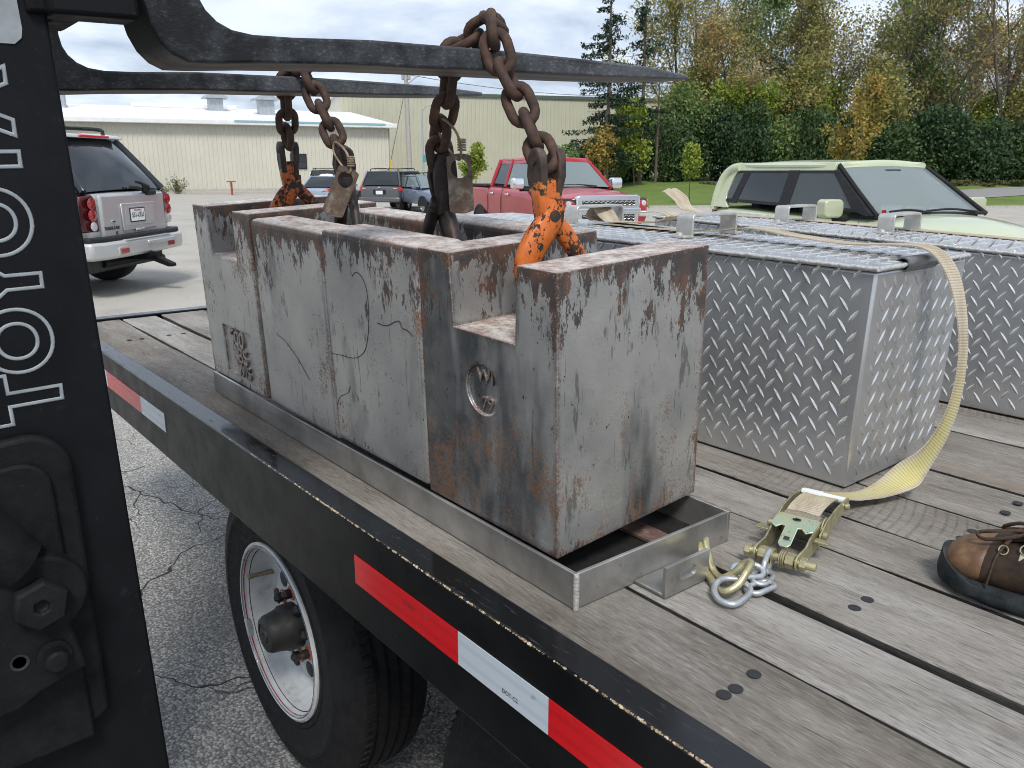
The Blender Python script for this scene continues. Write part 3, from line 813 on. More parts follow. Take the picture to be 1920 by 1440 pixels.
# ------------------------------------------------------------------ the setting
FW = Vector((-0.775, 0.632, 0)); RT = Vector((0.632, 0.775, 0))
def ST(s, t):
    """metres straight ahead of / to the right of the place where the photographer stands"""
    p = Vector((CAM.x, CAM.y, 0)) + FW * s + RT * t
    return p
def to_st(x, y):
    d = Vector((x - CAM.x, y - CAM.y, 0)); return d.dot(FW), d.dot(RT)
def sst(v):
    v = max(0.0, min(1.0, v)); return v * v * (3 - 2 * v)
def GZ(x, y):
    z = 0.12 * sst((-x - 1.0) / 4.0) - 0.03 * max(0.0, min(17.0, y - 2.0))
    s, t = to_st(x, y)
    edge = 38.0 + 0.06 * (t - 10)
    if t > 4: z += sst((t - 4) / 6.0) * 0.034 * max(0.0, min(30.0, s - edge))
    return z
def sheet(name, S, T, mat, dz=0.0, keep=None, kind='structure'):
    mb = MB(); W = len(T)
    for s in S:
        for t in T:
            p = ST(s, t); mb.v.append((p.x, p.y, GZ(p.x, p.y) + dz))
    for i in range(len(S) - 1):
        for j in range(W - 1):
            if keep is None or keep((S[i] + S[i + 1]) / 2, (T[j] + T[j + 1]) / 2):
                mb.f.append((i * W + j, i * W + j + 1, (i + 1) * W + j + 1, (i + 1) * W + j))
    o = mb.build(name, mat, smooth=180, fix=False)
    me = o.data
    if me.polygons and me.polygons[0].normal.z < 0: me.flip_normals()
    o['kind'] = kind
    return o
frange = lambda a, b, d: [a + d * i for i in range(int(round((b - a) / d)) + 1)]
g_s = frange(-8, 30, 1.0) + frange(32, 120, 4.0) + [200, 400, 900, 1800]
g_t = [-1200, -400, -150] + frange(-80, -24, 4.0) + frange(-20, 30, 1.0) + frange(34, 90, 4.0) + [200, 600, 1200]
sheet('ground', g_s, g_t, MAT['lot'])
lawn = sheet('lawn', frange(38.5, 78.5, 1.0) + frange(82.5, 118.5, 4.0), frange(6.5, 90.5, 1.0), MAT['grass'], 0.03)
# road crossing the lawn on the right
def strip(name, pts, width, mat, dz, thick=0.0, kind='structure'):
    mb = MB(); P = cr_spline([ST(*p) for p in pts], 10)
    L = []; Rr = []
    for k, p in enumerate(P):
        t = (P[min(k + 1, len(P) - 1)] - P[max(k - 1, 0)]).normalized(); n = Vector((-t.y, t.x, 0))
        for side, lst in ((1, L), (-1, Rr)):
            q = p + n * width / 2 * side; lst.append(Vector((q.x, q.y, GZ(q.x, q.y) + dz)))
    for k in range(len(P) - 1):
        if thick:
            d = Vector((0, 0, thick))
            mb.ring_loft([[L[k] - d, Rr[k] - d, Rr[k], L[k]], [L[k + 1] - d, Rr[k + 1] - d, Rr[k + 1], L[k + 1]]], cap=(k in (0, len(P) - 2)))
        else: mb.add([L[k], L[k + 1], Rr[k + 1], Rr[k]], [(3, 2, 1, 0)])
    o = mb.build(name, mat, smooth=60, fix=bool(thick)); o['kind'] = kind
    return o
strip('road', [(43, 16), (47.0, 24.5), (52.5, 33.5), (60, 48), (66, 80)], 4.6, MAT['road'], 0.055)
strip('kerb', [(38.4, 6.4), (38.4, 12), (38.5, 18), (38.8, 40)], 0.22, MAT['concrete'], 0.13, 0.16)
strip('pavement', [(55.4, -27.5), (57.6, -23.5), (59.8, -19.0), (62.0, -14.5)], 1.7, MAT['concrete'], 0.17, 0.17)
# tuft line growing out of the long crack behind the trailer
def tuft_mesh(n, length, seed):
    rnd = random.Random(seed); mb = MB()
    for k in range(n):
        u = rnd.random(); x = (u - 0.5) * length; y = 0.05 * math.sin(x * 5.1) + rnd.gauss(0, 0.02)
        if math.sin(x * 3.7 + 1) + 0.8 * math.sin(x * 9.1) < -0.5: continue
        a = rnd.uniform(0, 2 * PI); h = rnd.uniform(0.015, 0.05); w = 0.005
        d = Vector((math.cos(a), math.sin(a), 0)); b = Vector((x, y, 0)); l = rnd.uniform(0.0, 0.03)
        mb.add([b - d * w, b + d * w, b + Vector((d.y * l, -d.x * l, h))], [(0, 1, 2)])
    return mb
tp = ST(7.4, -3.75); tz = GZ(tp.x, tp.y)
tg = tuft_mesh(900, 3.4, 4).build('crack_grass', MAT['weed'], loc=(tp.x, tp.y, tz), rot=(0, 0, math.atan2(-0.31, -0.95)), fix=False)
prop(tg, 'thin line of grass growing out of a crack behind the silver SUV', 'grass', None, 'stuff')

# ---- low white-roofed building
def frame_st(a, b):
    """local frame: x from a to b, y away from the viewer"""
    A, B = ST(*a), ST(*b); ex = (B - A).normalized(); ang = math.atan2(ex.y, ex.x)
    return A, B, ang, (B - A).length
def ribbed_wall(mb, x0, x1, z0, z1, pitch, depth, y=0.0, face=-1, axis='x'):
    xs = []; k = 0; x = x0; q = pitch / 4
    prof = [(0, 0), (pitch * 0.62, 0), (pitch * 0.72, 1), (pitch * 0.90, 1)]
    pts = []
    while x < x1 - 1e-6:
        for px_, d in prof:
            if x + px_ <= x1: pts.append((x + px_, face * d * depth))
        x += pitch
    pts.append((x1, 0))
    def put(a, d, z): return (a, y + d, z) if axis == 'x' else (y + d, a, z)
    n = len(pts)
    vs = [put(a, d, z0) for a, d in pts] + [put(a, d, z1) for a, d in pts]
    mb.add(vs, [(i, i + 1, n + i + 1, n + i) for i in range(n - 1)])

A, B, ang, LW = frame_st((65.0 - 10.0 / 22.36 * 46, -9.4 - 20 / 22.36 * 46), (65.0, -9.4))
zb = GZ(B.x, B.y)
bl = empty('low_building', (B.x, B.y, zb), (0, 0, ang), None, 'low beige metal building with a white sloping roof behind the silver SUV', 'building')
EV = 4.85; RG = 6.40; HALF = 12.0; XL = -46.0
mb = MB(); ribbed_wall(mb, XL, 0, -0.6, EV, 0.30, 0.028); mb.build('wall', MAT['siding'], bl, fix=False)
mb = MB(); mb.prism([(0, -0.6), (2 * HALF, -0.6), (2 * HALF, EV), (HALF, RG - 0.15), (0, EV)], lambda y, z: (-0.02, y, z), lambda y, z: (-0.2, y, z)); mb.build('gable_wall', MAT['siding'], bl)
mb = MB(); mb.prism([(0, -0.6), (2 * HALF, -0.6), (2 * HALF, EV), (HALF, RG - 0.15), (0, EV)], lambda y, z: (XL + 0.02, y, z), lambda y, z: (XL + 0.2, y, z)); mb.build('gable_wall', MAT['siding'], bl)
mb = MB(); mb.prism([(-0.45, EV - 0.02), (HALF, RG), (2 * HALF + 0.4, EV - 0.02), (2 * HALF + 0.4, EV + 0.16), (HALF, RG + 0.18), (-0.45, EV + 0.16)], lambda y, z: (XL - 0.4, y, z), lambda y, z: (0.4, y, z))
rf = mb.build('roof', MAT['roof'], bl)
sl = (RG - EV) / HALF
for x0 in frange(XL + 2, -1, 3.8):
    mb = MB(); mb.box((x0, HALF / 2 - 0.1, EV + 0.20 + sl * HALF / 2), (0.10, HALF + 0.3, 0.05), Matrix.Rotation(math.atan(sl), 3, 'X')); mb.build('roof_seam', MAT['roof'], rf)
for x0, w in ((-34.0, 4.2), (-25.0, 4.0), (-13.5, 8.0)):
    mb = MB(); mb.box((x0, HALF - 0.6, RG + 0.22), (w, 0.9, 0.34)); mb.build('ridge_vent', MAT['roof'], rf, bevel=0.04)
mb = MB(); mb.span((XL - 0.45, -0.62, EV - 0.14), (0.44, -0.46, EV + 0.20)); mb.build('gutter', MAT['trim_white'], bl, bevel=0.05)
for x0, w in ((-30.5, 9.0), (-6.0, 11.0)):
    mb = MB(); mb.span((x0 - w / 2, -0.655, EV + 0.06), (x0 + w / 2, -0.623, EV + 0.19)); mb.build('gutter_stain', simple('faded_teal_paint', (0.22, 0.42, 0.46), 0.6), bl)
for nm, x0, w, y0, h in (('roof_ventilator', -27.3, 1.75, 8.2, 1.05), ('roof_ventilator', -11.4, 1.5, 9.3, 1.0), ('roof_ventilator', -8.0, 1.6, 6.4, 1.15)):
    v = empty(nm, (x0, y0, EV + 0.16 + sl * y0), (0, 0, 0), bl)
    mb = MB(); mb.box((0, 0, h / 2 - 0.15), (w * 0.72, w * 0.72, h + 0.1)); mb.build('ventilator_body', MAT['galv_vent'], v)
    mb = MB(); mb.prism([(-w * 0.62, h - 0.08), (w * 0.62, h - 0.08), (w * 0.62, h + 0.02), (w * 0.3, h + 0.24), (-w * 0.3, h + 0.24), (-w * 0.62, h + 0.02)], lambda x, z: (x, -w * 0.6, z), lambda x, z: (x, w * 0.6, z)); mb.build('ventilator_cap', MAT['galv_vent'], v)
for x0, y0, h, r_ in ((-25.3, 8.2, 4.4, 0.16), (-24.9, 9.8, 4.2, 0.10), (-22.1, 7.9, 4.2, 0.17), (-5.6, 8.0, 0.55, 0.10)):
    mb = MB(); zr_ = EV + 0.1 + sl * y0
    mb.tube([(x0, y0, zr_), (x0, y0, zr_ + h)], r_, 10); mb.lathe([(r_ * 1.7, zr_ + 0.0), (r_ * 1.5, zr_ + 0.25), (r_, zr_ + 0.30)], Matrix.Translation((x0, y0, 0)), 10); mb.build('flue_pipe', MAT['galv_vent'], bl, smooth=50)
w_ = empty('window', (-7.1, 0, 0), (0, 0, 0), bl)
mb = MB(); mb.span((-0.60, -0.10, 1.72), (0.60, 0.02, 2.80)); mb.build('frame', MAT['black_plastic'], w_, bevel=0.02)
mb = MB(); mb.span((-0.52, -0.112, 1.80), (0.52, -0.06, 2.22)); mb.build('pane', MAT['glass_dark'], w_)
mb = MB(); mb.span((-0.52, -0.112, 2.26), (0.52, -0.06, 2.72)); mb.build('pane', MAT['glass_dark'], w_)
mb = MB(); mb.span((XL, -0.16, -0.6), (0, -0.05, 0.34)); mb.build('base_trim', MAT['concrete'], bl)

# ---- tall warehouse behind
A, B, ang, LW = frame_st((75 / 0.9655, -15.7), (85 / 0.9655, 18.5))
zb = GZ(A.x, A.y)
wh = empty('tall_warehouse', (A.x, A.y, zb), (0, 0, ang), None, 'tall flat-roofed olive beige metal warehouse behind the parked cars', 'building')
TH = 7.95 - zb
mb = MB(); ribbed_wall(mb, 0, LW, -0.6, TH, 0.40, 0.03); mb.build('wall', MAT['siding_tall'], wh, fix=False)
mb = MB(); ribbed_wall(mb, 0.01, 34, -0.6, TH, 0.40, 0.06, 0.0, -1, 'y'); mb.build('end_wall', MAT['siding_pale'], wh, fix=False)
mb = MB(); ribbed_wall(mb, 0.01, 34, -0.6, TH, 0.40, 0.06, LW, 1, 'y'); mb.build('end_wall', MAT['siding_tall'], wh, fix=False)
mb = MB(); mb.span((0, 33.8, -0.6), (LW, 34, TH)); mb.build('rear_wall', MAT['siding_tall'], wh)
mb = MB(); mb.span((-0.1, 0.1, TH + 0.002), (LW + 0.1, 34.1, TH + 0.2)); mb.build('roof', MAT['roof'], wh)
mb = MB(); mb.span((-0.14, -0.16, TH - 0.06), (LW + 0.14, 0.08, TH + 0.24)); mb.build('parapet_trim', MAT['trim_green'], wh)

# ---- poles, wires, small things along the building
def at_ground(s, t): 
    p = ST(s, t); return (p.x, p.y, GZ(p.x, p.y))
up_ = empty('utility_pole', at_ground(62, -7.55), (0, R(-1.2), 0), None, 'weathered wooden utility pole with a lamp arm in front of the tall warehouse', 'pole')
mb = MB(); mb.tube([(0, 0, -0.3), (0, 0, 4), (0, 0, 8.6)], [0.20, 0.17, 0.14], 12); mb.build('shaft', MAT['pole_wood'], up_, smooth=50)
mb = MB(); d = RT
mb.tube([(0, 0, 7.6), tuple(d * 0.9 + Vector((0, 0, 8.25))), tuple(d * 1.7 + Vector((0, 0, 8.6)))], 0.04, 8); mb.build('lamp_arm', MAT['pole_metal'], up_, smooth=50)
mb = MB(); mb.box(tuple(d * 1.95 + Vector((0, 0, 8.6))), (0.55, 0.22, 0.12), Matrix.Rotation(math.atan2(RT.y, RT.x), 3, 'Z')); mb.build('lamp_head', MAT['pole_metal'], up_, bevel=0.03)
for k, s_ in enumerate((-1, 1)):
    mb = MB(); mb.box(tuple(d * 0.22 * s_ + Vector((0, 0, 8.2))), (0.16, 0.2, 0.5)); mb.build('insulator', MAT['pole_metal'], up_, bevel=0.03)
lp = empty('lamp_post', at_ground(60, -6.35), (0, 0, 0), None, 'slim grey metal lamp post with a small green sign beside the utility pole', 'lamp post')
mb = MB(); mb.tube([(0, 0, 0), (0, 0, 5.8)], [0.09, 0.06], 10); mb.build('shaft', MAT['pole_metal'], lp, smooth=50)
mb = MB(); mb.tube(cr_spline([(0, 0, 5.6), tuple(d * 0.25 + Vector((0, 0, 5.95))), tuple(d * 0.8 + Vector((0, 0, 6.15)))], 6), 0.035, 8); mb.build('lamp_arm', MAT['pole_metal'], lp, smooth=50)
mb = MB(); mb.box(tuple(d * 0.95 + Vector((0, 0, 6.12))), (0.5, 0.2, 0.12), Matrix.Rotation(math.atan2(RT.y, RT.x), 3, 'Z')); mb.build('lamp_head', MAT['trim_white'], lp, bevel=0.03)
mb = MB(); mb.box(tuple(d * 0.22 - FW * 0.1 + Vector((0, 0, 2.45))), (0.42, 0.05, 0.5), Matrix.Rotation(math.atan2(RT.y, RT.x), 3, 'Z')); mb.build('sign_plate', MAT['sign_green'], lp, bevel=0.02)
def wire(name, a, b, sag, label):
    P = [Vector(a).lerp(Vector(b), k / 16) - Vector((0, 0, sag * 4 * (k / 16) * (1 - k / 16))) for k in range(17)]
    o = Vector(a); mb = MB(); mb.tube([p - o for p in P], 0.022, 5)
    return prop(mb.build(name, MAT['cable'], smooth=60, loc=a), label, 'cable')
u0 = Vector(at_ground(62, -7.55))
wire('overhead_wire', u0 + Vector((0, 0, 8.3)), Vector(at_ground(95, 24)) + Vector((0, 0, 9.4)), 1.2, 'overhead wire running right from the utility pole to the trees')
wire('guy_wire', u0 + Vector((0, 0, 8.0)), Vector(at_ground(62.5, -9.6)) + Vector((0, 0, 0.0)), 0.0, 'thin guy wire slanting down left of the utility pole')
gp = empty('wire_guard', at_ground(62.4, -9.15), (0, R(8), 0), None, 'yellow guard tube near the corner of the low building', 'post')
mb = MB(); mb.tube([(0, 0, 0), (0, 0, 2.4)], 0.07, 10); mb.build('tube', MAT['yellow'], gp, smooth=50)
hy = empty('valve_post', at_ground(57.2, -19.3), (0, 0, 0), None, 'small red valve post standing against the low building wall', 'hydrant')
mb = MB(); mb.tube([(0, 0, 0), (0, 0, 0.85)], 0.07, 10); mb.build('stem', MAT['red_paint'], hy, smooth=50)
mb = MB(); mb.tube(cr_spline([(0.28 * math.cos(a), 0.28 * math.sin(a), 0.9) for a in [i * PI / 4 for i in range(8)]], 2, True), 0.035, 6, closed=True, cap=False); mb.box((0, 0, 0.9), (0.5, 0.05, 0.05)); mb.build('handwheel', MAT['red_paint'], hy, smooth=50)
ct = empty('cell_tower', tuple(ST(160, -91.0)), (0, 0, 0), None, 'distant cell tower with antenna rings above the white roof', 'tower')
mb = MB(); mb.tube([(0, 0, 0), (0, 0, 18.5)], [0.5, 0.3], 8); mb.build('mast', MAT['pole_metal'], ct, smooth=50)
for zz in (14.0, 18.0):
    mb = MB()
    for k in range(6):
        a = k * PI / 3; mb.box((1.1 * math.cos(a), 1.1 * math.sin(a), zz), (0.25, 0.25, 1.4))
        mb.tube([(0, 0, zz), (1.1 * math.cos(a), 1.1 * math.sin(a), zz)], 0.06, 5)
    mb.build('antenna_array', MAT['pole_metal'], ct)
# ------------------------------------------------------------------ vegetation
def leaf_mesh(name, C, size, mat, seed, droop=0.0, aspect=0.62):
    rg = np.random.default_rng(seed)
    C = np.asarray(C, float); n = len(C)
    a = rg.normal(size=(n, 3)); a /= np.linalg.norm(a, axis=1)[:, None]
    b = rg.normal(size=(n, 3)); b -= (a * b).sum(1)[:, None] * a; b /= np.linalg.norm(b, axis=1)[:, None]
    if droop: a[:, 2] -= droop; a /= np.linalg.norm(a, axis=1)[:, None]
    s = size * rg.uniform(0.6, 1.35, size=(n, 1))
    a = a * s; b = b * s * aspect
    V = np.empty((n, 4, 3)); V[:, 0] = C - a; V[:, 1] = C - b * 0.9 + a * 0.1; V[:, 2] = C + a; V[:, 3] = C + b
    me = bpy.data.meshes.new(name)
    me.vertices.add(4 * n); me.vertices.foreach_set('co', V.reshape(-1))
    me.loops.add(4 * n); me.loops.foreach_set('vertex_index', np.arange(4 * n, dtype=np.int32))
    me.polygons.add(n); me.polygons.foreach_set('loop_start', np.arange(0, 4 * n, 4, dtype=np.int32))
    me.update(calc_edges=True)
    me.materials.append(mat)
    return me

def grow(seed, H, spread=0.42, levels=3, first=0.22, lean=0.05, stems=1, gap=0.34, upward=0.5, rad=0.16):
    """returns trunk mesh builder and twig points"""
    rnd = random.Random(seed); mb = MB(); tips = []
    def branch(p, d, L, r, lev):
        n = 4 if lev < 2 else 3
        pts = [p]; q = p.copy(); dd = d.copy()
        for k in range(n):
            dd = (dd + Vector((rnd.gauss(0, .10), rnd.gauss(0, .10), rnd.gauss(0.03 * upward, .06)))).normalized()
            q = q + dd * L / n; pts.append(q.copy())
        rs = [max(0.012, r * (1 - 0.75 * k / n)) for k in range(n + 1)]
        mb.tube(pts, rs, 6 if lev == 0 else (5 if lev == 1 else 3), cap=False)
        if lev >= levels:
            for u in (0.35, 0.6, 0.8, 1.0):
                tips.append((pts[0].lerp(pts[-1], u), L))
            return
        m = {0: int(round(1.0 / gap * 4.2)), 1: 6, 2: 5}.get(lev, 3)
        for k in range(m):
            u = first + (1 - first) * (k + rnd.random() * 0.8) / m if lev == 0 else 0.25 + 0.75 * (k + rnd.random() * .7) / m
            u = min(0.98, u); i = min(n - 1, int(u * n)); w = u * n - i
            b = pts[i].lerp(pts[i + 1], w)
            a = rnd.uniform(0, 2 * PI)
            out = Vector((math.cos(a), math.sin(a), 0)); out = (out - dd * out.dot(dd)).normalized()
            ang = rnd.uniform(0.45, 0.95) if lev == 0 else rnd.uniform(0.4, 0.9)
            nd = (dd * math.cos(ang) + out * math.sin(ang) + Vector((0, 0, 0.22 * upward))).normalized()
            taper = (1 - 0.55 * (u - first) / (1 - first)) if lev == 0 else 1.0
            branch(b, nd, L * spread * taper * rnd.uniform(0.75, 1.15) if lev == 0 else L * rnd.uniform(0.42, 0.62), rs[i] * 0.5, lev + 1)
    for k in range(stems):
        a = rnd.uniform(0, 2 * PI); l = lean if stems == 1 else 0.10 + 0.16 * rnd.random()
        branch(Vector((0.25 * math.cos(a) * (stems > 1), 0.25 * math.sin(a) * (stems > 1), -0.2)), Vector((math.cos(a) * l, math.sin(a) * l, 1)).normalized(), H * rnd.uniform(0.85, 1.05), rad, 0)
    return mb, tips
def scatter(tips, per, sig, seed, keep=1.0, zlow=None):
    rg = np.random.default_rng(seed); out = []
    for p, L in tips:
        if rg.random() > keep: continue
        if zlow is not None and p.z < zlow and rg.random() < 0.5: continue
        n = rg.poisson(per)
        out.append(np.array(p)[None] + rg.normal(size=(n, 3)) * sig)
    return np.concatenate(out) if out else np.zeros((0, 3))

TREEP = []
for sd, H, mt, per, keep, stems, sig in ((11, 15.5, 'leaf_olive', 8.0, 0.66, 1, 0.36), (23, 17.0, 'leaf_olive', 5.0, 0.52, 2, 0.36), (37, 14.5, 'leaf_orange', 6.0, 0.56, 1, 0.36), (51, 16.0, 'leaf_mid', 7.5, 0.62, 2, 0.36), (64, 15.0, 'leaf_orange', 1.1, 0.40, 3, 0.30)):
    mb, tips = grow(sd, H, 0.36, 3, 0.20, 0.04, stems, 0.36, 0.7, 0.17)
    trunk = mb.mesh('trunk', MAT['bark'] if sd != 64 else MAT['bark_pale'], 60)
    crown = leaf_mesh('crown', scatter(tips, per, sig, sd, keep), 0.115, MAT[mt], sd)
    TREEP.append((trunk, crown, sd))
def place_tree(name, P, s, px, label, group=None, scale=1.0, rz=0.0, cat='tree', sink=0.0):
    t = (px - 960) / 1512.5 * s * 0.9655
    loc = Vector(at_ground(s, t)) - Vector((0, 0, sink))
    e = empty(name, loc, (0, 0, rz), None, label, cat, group); e.scale = (scale,) * 3
    link_mesh('trunk', P[0], e); link_mesh('crown', P[1], e)
    return e
tall = [(1252, 67, 0, 1.0, 0.4), (1318, 71, 1, 0.95, 2.1), (1366, 66, 2, 0.88, 1.2), (1420, 73, 3, 1.0, 4.2), (1478, 67, 0, 0.92, 3.3), (1538, 70, 2, 1.05, 5.1), (1592, 66, 1, 0.94, 0.2), (1648, 72, 0, 1.02, 1.9),
        (1700, 67, 3, 0.95, 2.9), (1752, 71, 2, 0.98, 3.9), (1806, 66, 4, 1.0, 0.9), (1858, 70, 4, 1.08, 2.5), (1905, 66, 1, 0.95, 4.4), (1962, 69, 2, 1.0, 5.6), (2030, 67, 0, 1.0, 0.7)]
ORD = ['leftmost', 'second', 'third', 'fourth', 'fifth', 'sixth', 'seventh', 'eighth', 'ninth', 'tenth', 'eleventh', 'twelfth', 'thirteenth', 'fourteenth', 'fifteenth']
LOOK = {0: 'tall olive-leaved autumn tree', 1: 'tall two-stemmed thinning autumn tree', 2: 'tall tree with orange-brown leaves', 3: 'tall tree still in green leaf', 4: 'nearly bare many-stemmed tall tree'}
for i, (px, s, k, sc, rz) in enumerate(tall):
    w = ORD[i] + ('' if i == 0 else ' from the left') + ' in the row behind the hedge'
    place_tree('deciduous_tree', TREEP[k], s, px, LOOK[k] + ', ' + w, 'tall trees behind the hedge', sc, rz)

# lower trees filling the gap between hedge and tall crowns
UNDP = []
for sd, mt in ((301, 'leaf_lime'), (302, 'leaf_olive'), (303, 'leaf_mid')):
    mb, tips = grow(sd, 7.4, 0.46, 2, 0.16, 0.05, 2, 0.34, 0.6, 0.10)
    UNDP.append((mb.mesh('trunk', MAT['bark'], 60), leaf_mesh('crown', scatter(tips, 17, 0.42, sd), 0.12, MAT[mt], sd)))
und = [(1232, 65, 2, 0.95), (1300, 66, 1, 1.0), (1372, 65, 0, 0.9), (1440, 66, 2, 1.0), (1500, 65, 1, 1.05), (1562, 65, 0, 1.0), (1632, 64, 1, 1.05), (1690, 65, 2, 0.95), (1752, 66, 1, 0.9), (1885, 65, 0, 0.9), (1950, 65, 1, 0.95)]
ULOOK = ('yellow-green lower tree', 'olive-leaved lower tree', 'mid-green lower tree')
for i, (px, s, k, sc) in enumerate(und):
    place_tree('understory_tree', UNDP[k], s, px, ULOOK[k] + ', ' + ORD[i] + ('' if i == 0 else ' from the left') + ' rising just behind the hedge', 'lower trees behind the hedge', sc, i * 1.3)

def bush_points(seed, rx, ry, rz, lobes, n):
    rg = np.random.default_rng(seed); pts = []
    for k in range(lobes):
        c = rg.uniform(-1, 1, 3) * np.array([rx, ry, rz]) * 0.55; c[2] += rz * 0.9
        r = np.array([rx, ry, rz]) * rg.uniform(0.34, 0.60)
        m = n // lobes
        d = rg.normal(size=(m, 3)); d /= np.linalg.norm(d, axis=1)[:, None]
        q = c + d * r * (rg.uniform(0.55, 1.08, size=(m, 1)))
        pts.append(q)
    p = np.concatenate(pts); return p[p[:, 2] > 0.02]
def stems_mesh(seed, h, n, mat, r=0.05):
    rnd = random.Random(seed); mb = MB()
    for k in range(n):
        a = rnd.uniform(0, 2 * PI); l = rnd.uniform(0.1, 0.5)
        mb.tube([(0, 0, -0.1), (l * 0.4 * math.cos(a), l * 0.4 * math.sin(a), h * 0.4), (l * math.cos(a), l * math.sin(a), h * rnd.uniform(.7, .95))], [r, r * .7, r * .3], 5)
    return mb.mesh('stem', mat, 60)
BUSHP = []
for sd, mt in ((5, 'leaf_dark'), (6, 'leaf_dark'), (7, 'leaf_mid'), (8, 'leaf_hedge')):
    BUSHP.append((stems_mesh(sd, 3.2, 6, MAT['bark'], 0.07), leaf_mesh('foliage', bush_points(sd, 2.6, 2.4, 2.1, 16, 15000), 0.105, MAT[mt], sd)))
def place_bush(name, P, s, px, label, group, sc, rz, cat='shrub'):
    t = (px - 960) / 1512.5 * s * 0.9655
    loc = Vector(at_ground(s, t)) - Vector((0, 0, 0.25))
    e = empty(name, loc, (0, 0, rz), None, label, cat, group); e.scale = sc
    link_mesh('stem', P[0], e); link_mesh('foliage', P[1], e)
    return e
hedge = [(1150, 63, 1, (1.0, 1, 1.05)), (1215, 64, 0, (1.1, 1, 1.35)), (1275, 62, 3, (1.1, 1, 1.3)), (1335, 63, 0, (1.15, 1, 1.45)), (1398, 62, 1, (1.1, 1, 1.5)), (1460, 63, 2, (1.05, 1, 1.25)), (1515, 62, 3, (1.15, 1, 1.45)), (1578, 63, 0, (1.1, 1, 1.35)),
         (1640, 62, 1, (1.15, 1, 1.2)), (1700, 60, 3, (1.3, 1.1, 1.25)), (1765, 60, 0, (1.3, 1.1, 1.4)), (1830, 60, 1, (1.3, 1.1, 1.2)), (1895, 61, 3, (1.25, 1.1, 1.05)), (1960, 61, 0, (1.25, 1.1, 1.2)), (1100, 68, 2, (1.0, 1, 1.0))]
for i, (px, s, k, sc) in enumerate(sorted(hedge)):
    look = 'mid-green leafy shrub' if k == 2 else ('dense dark green shrub', 'dark green shrub with ragged top', '', 'broad dark evergreen shrub')[k]
    place_bush('hedge_shrub', BUSHP[k], s, px, look + ', ' + ORD[i] + ('' if i == 0 else ' from the left') + ' in the hedge beyond the lawn', 'shrubs in the hedge', sc, i * 1.7)
# low scrub at the hedge foot
SCR = (stems_mesh(91, 0.9, 5, MAT['bark_pale'], 0.02), leaf_mesh('foliage', bush_points(91, 0.9, 0.8, 0.75, 9, 700), 0.085, MAT['leaf_lime'], 91))
SCR2 = (stems_mesh(92, 0.9, 9, MAT['bark_pale'], 0.02), leaf_mesh('foliage', bush_points(92, 1.3, 0.8, 0.45, 9, 800), 0.075, MAT['weed'], 92))
for i, (px, k) in enumerate(((1355, 1), (1745, 1), (1790, 1), (1822, 1), (1856, 1), (1893, 1), (1925, 1))):
    place_bush('low_scrub', (SCR, SCR2)[k], 57.2, px, ('yellowish' if k == 0 else 'brown twiggy') + ' low scrub, ' + ORD[i] + ('' if i == 0 else ' from the left') + ' at the foot of the hedge', 'scrub along the hedge foot', (1.7 + 0.4 * (i % 3), 1.0, 0.6 + 0.25 * (i % 2)), i * 0.5)

# small trees standing in front
def small_tree(seed, H, mt, n, label, s, px, sp=0.42, size=0.10, name='young_tree', per=10, sig=0.20, trunk_r=0.06, first=0.25):
    mb, tips = grow(seed, H, sp, 2, first, 0.03, 1, 0.42, 0.9, trunk_r)
    P = (mb.mesh('trunk', MAT['bark'], 60), leaf_mesh('crown', scatter(tips, per, sig, seed), size, MAT[mt], seed))
    return place_tree(name, P, s, px, label)
small_tree(101, 3.5, 'leaf_lime', 0, 'young yellow-green tree against the tall warehouse wall', 57, 881, 0.34, 0.10, per=16, sig=0.17)
small_tree(102, 4.0, 'leaf_yellow', 0, 'small yellowing tree just left of the two spruces, behind the red pickup', 55, 1112, 0.36, 0.10, per=16, sig=0.19)
small_tree(103, 5.2, 'leaf_lime', 0, 'bushy yellow-green tree beside the right-hand spruce', 58, 1192, 0.46, 0.12, per=20, sig=0.26, first=0.10)
small_tree(104, 6.0, 'leaf_yellow', 0, 'golden yellow young tree rising behind the pale green car roof', 52, 1597, 0.40, 0.11, per=15, sig=0.20, first=0.12)
small_tree(105, 3.0, 'leaf_lime', 0, 'thin green sapling on the lawn left of the pale green car', 41.5, 1298, 0.24, 0.07, per=15, sig=0.12, trunk_r=0.03, first=0.42)
small_tree(106, 3.4, 'leaf_mid', 0, 'small green tree at the left end of the hedge behind the pickup', 60, 1145, 0.44, 0.10, per=18, sig=0.2, first=0.1)

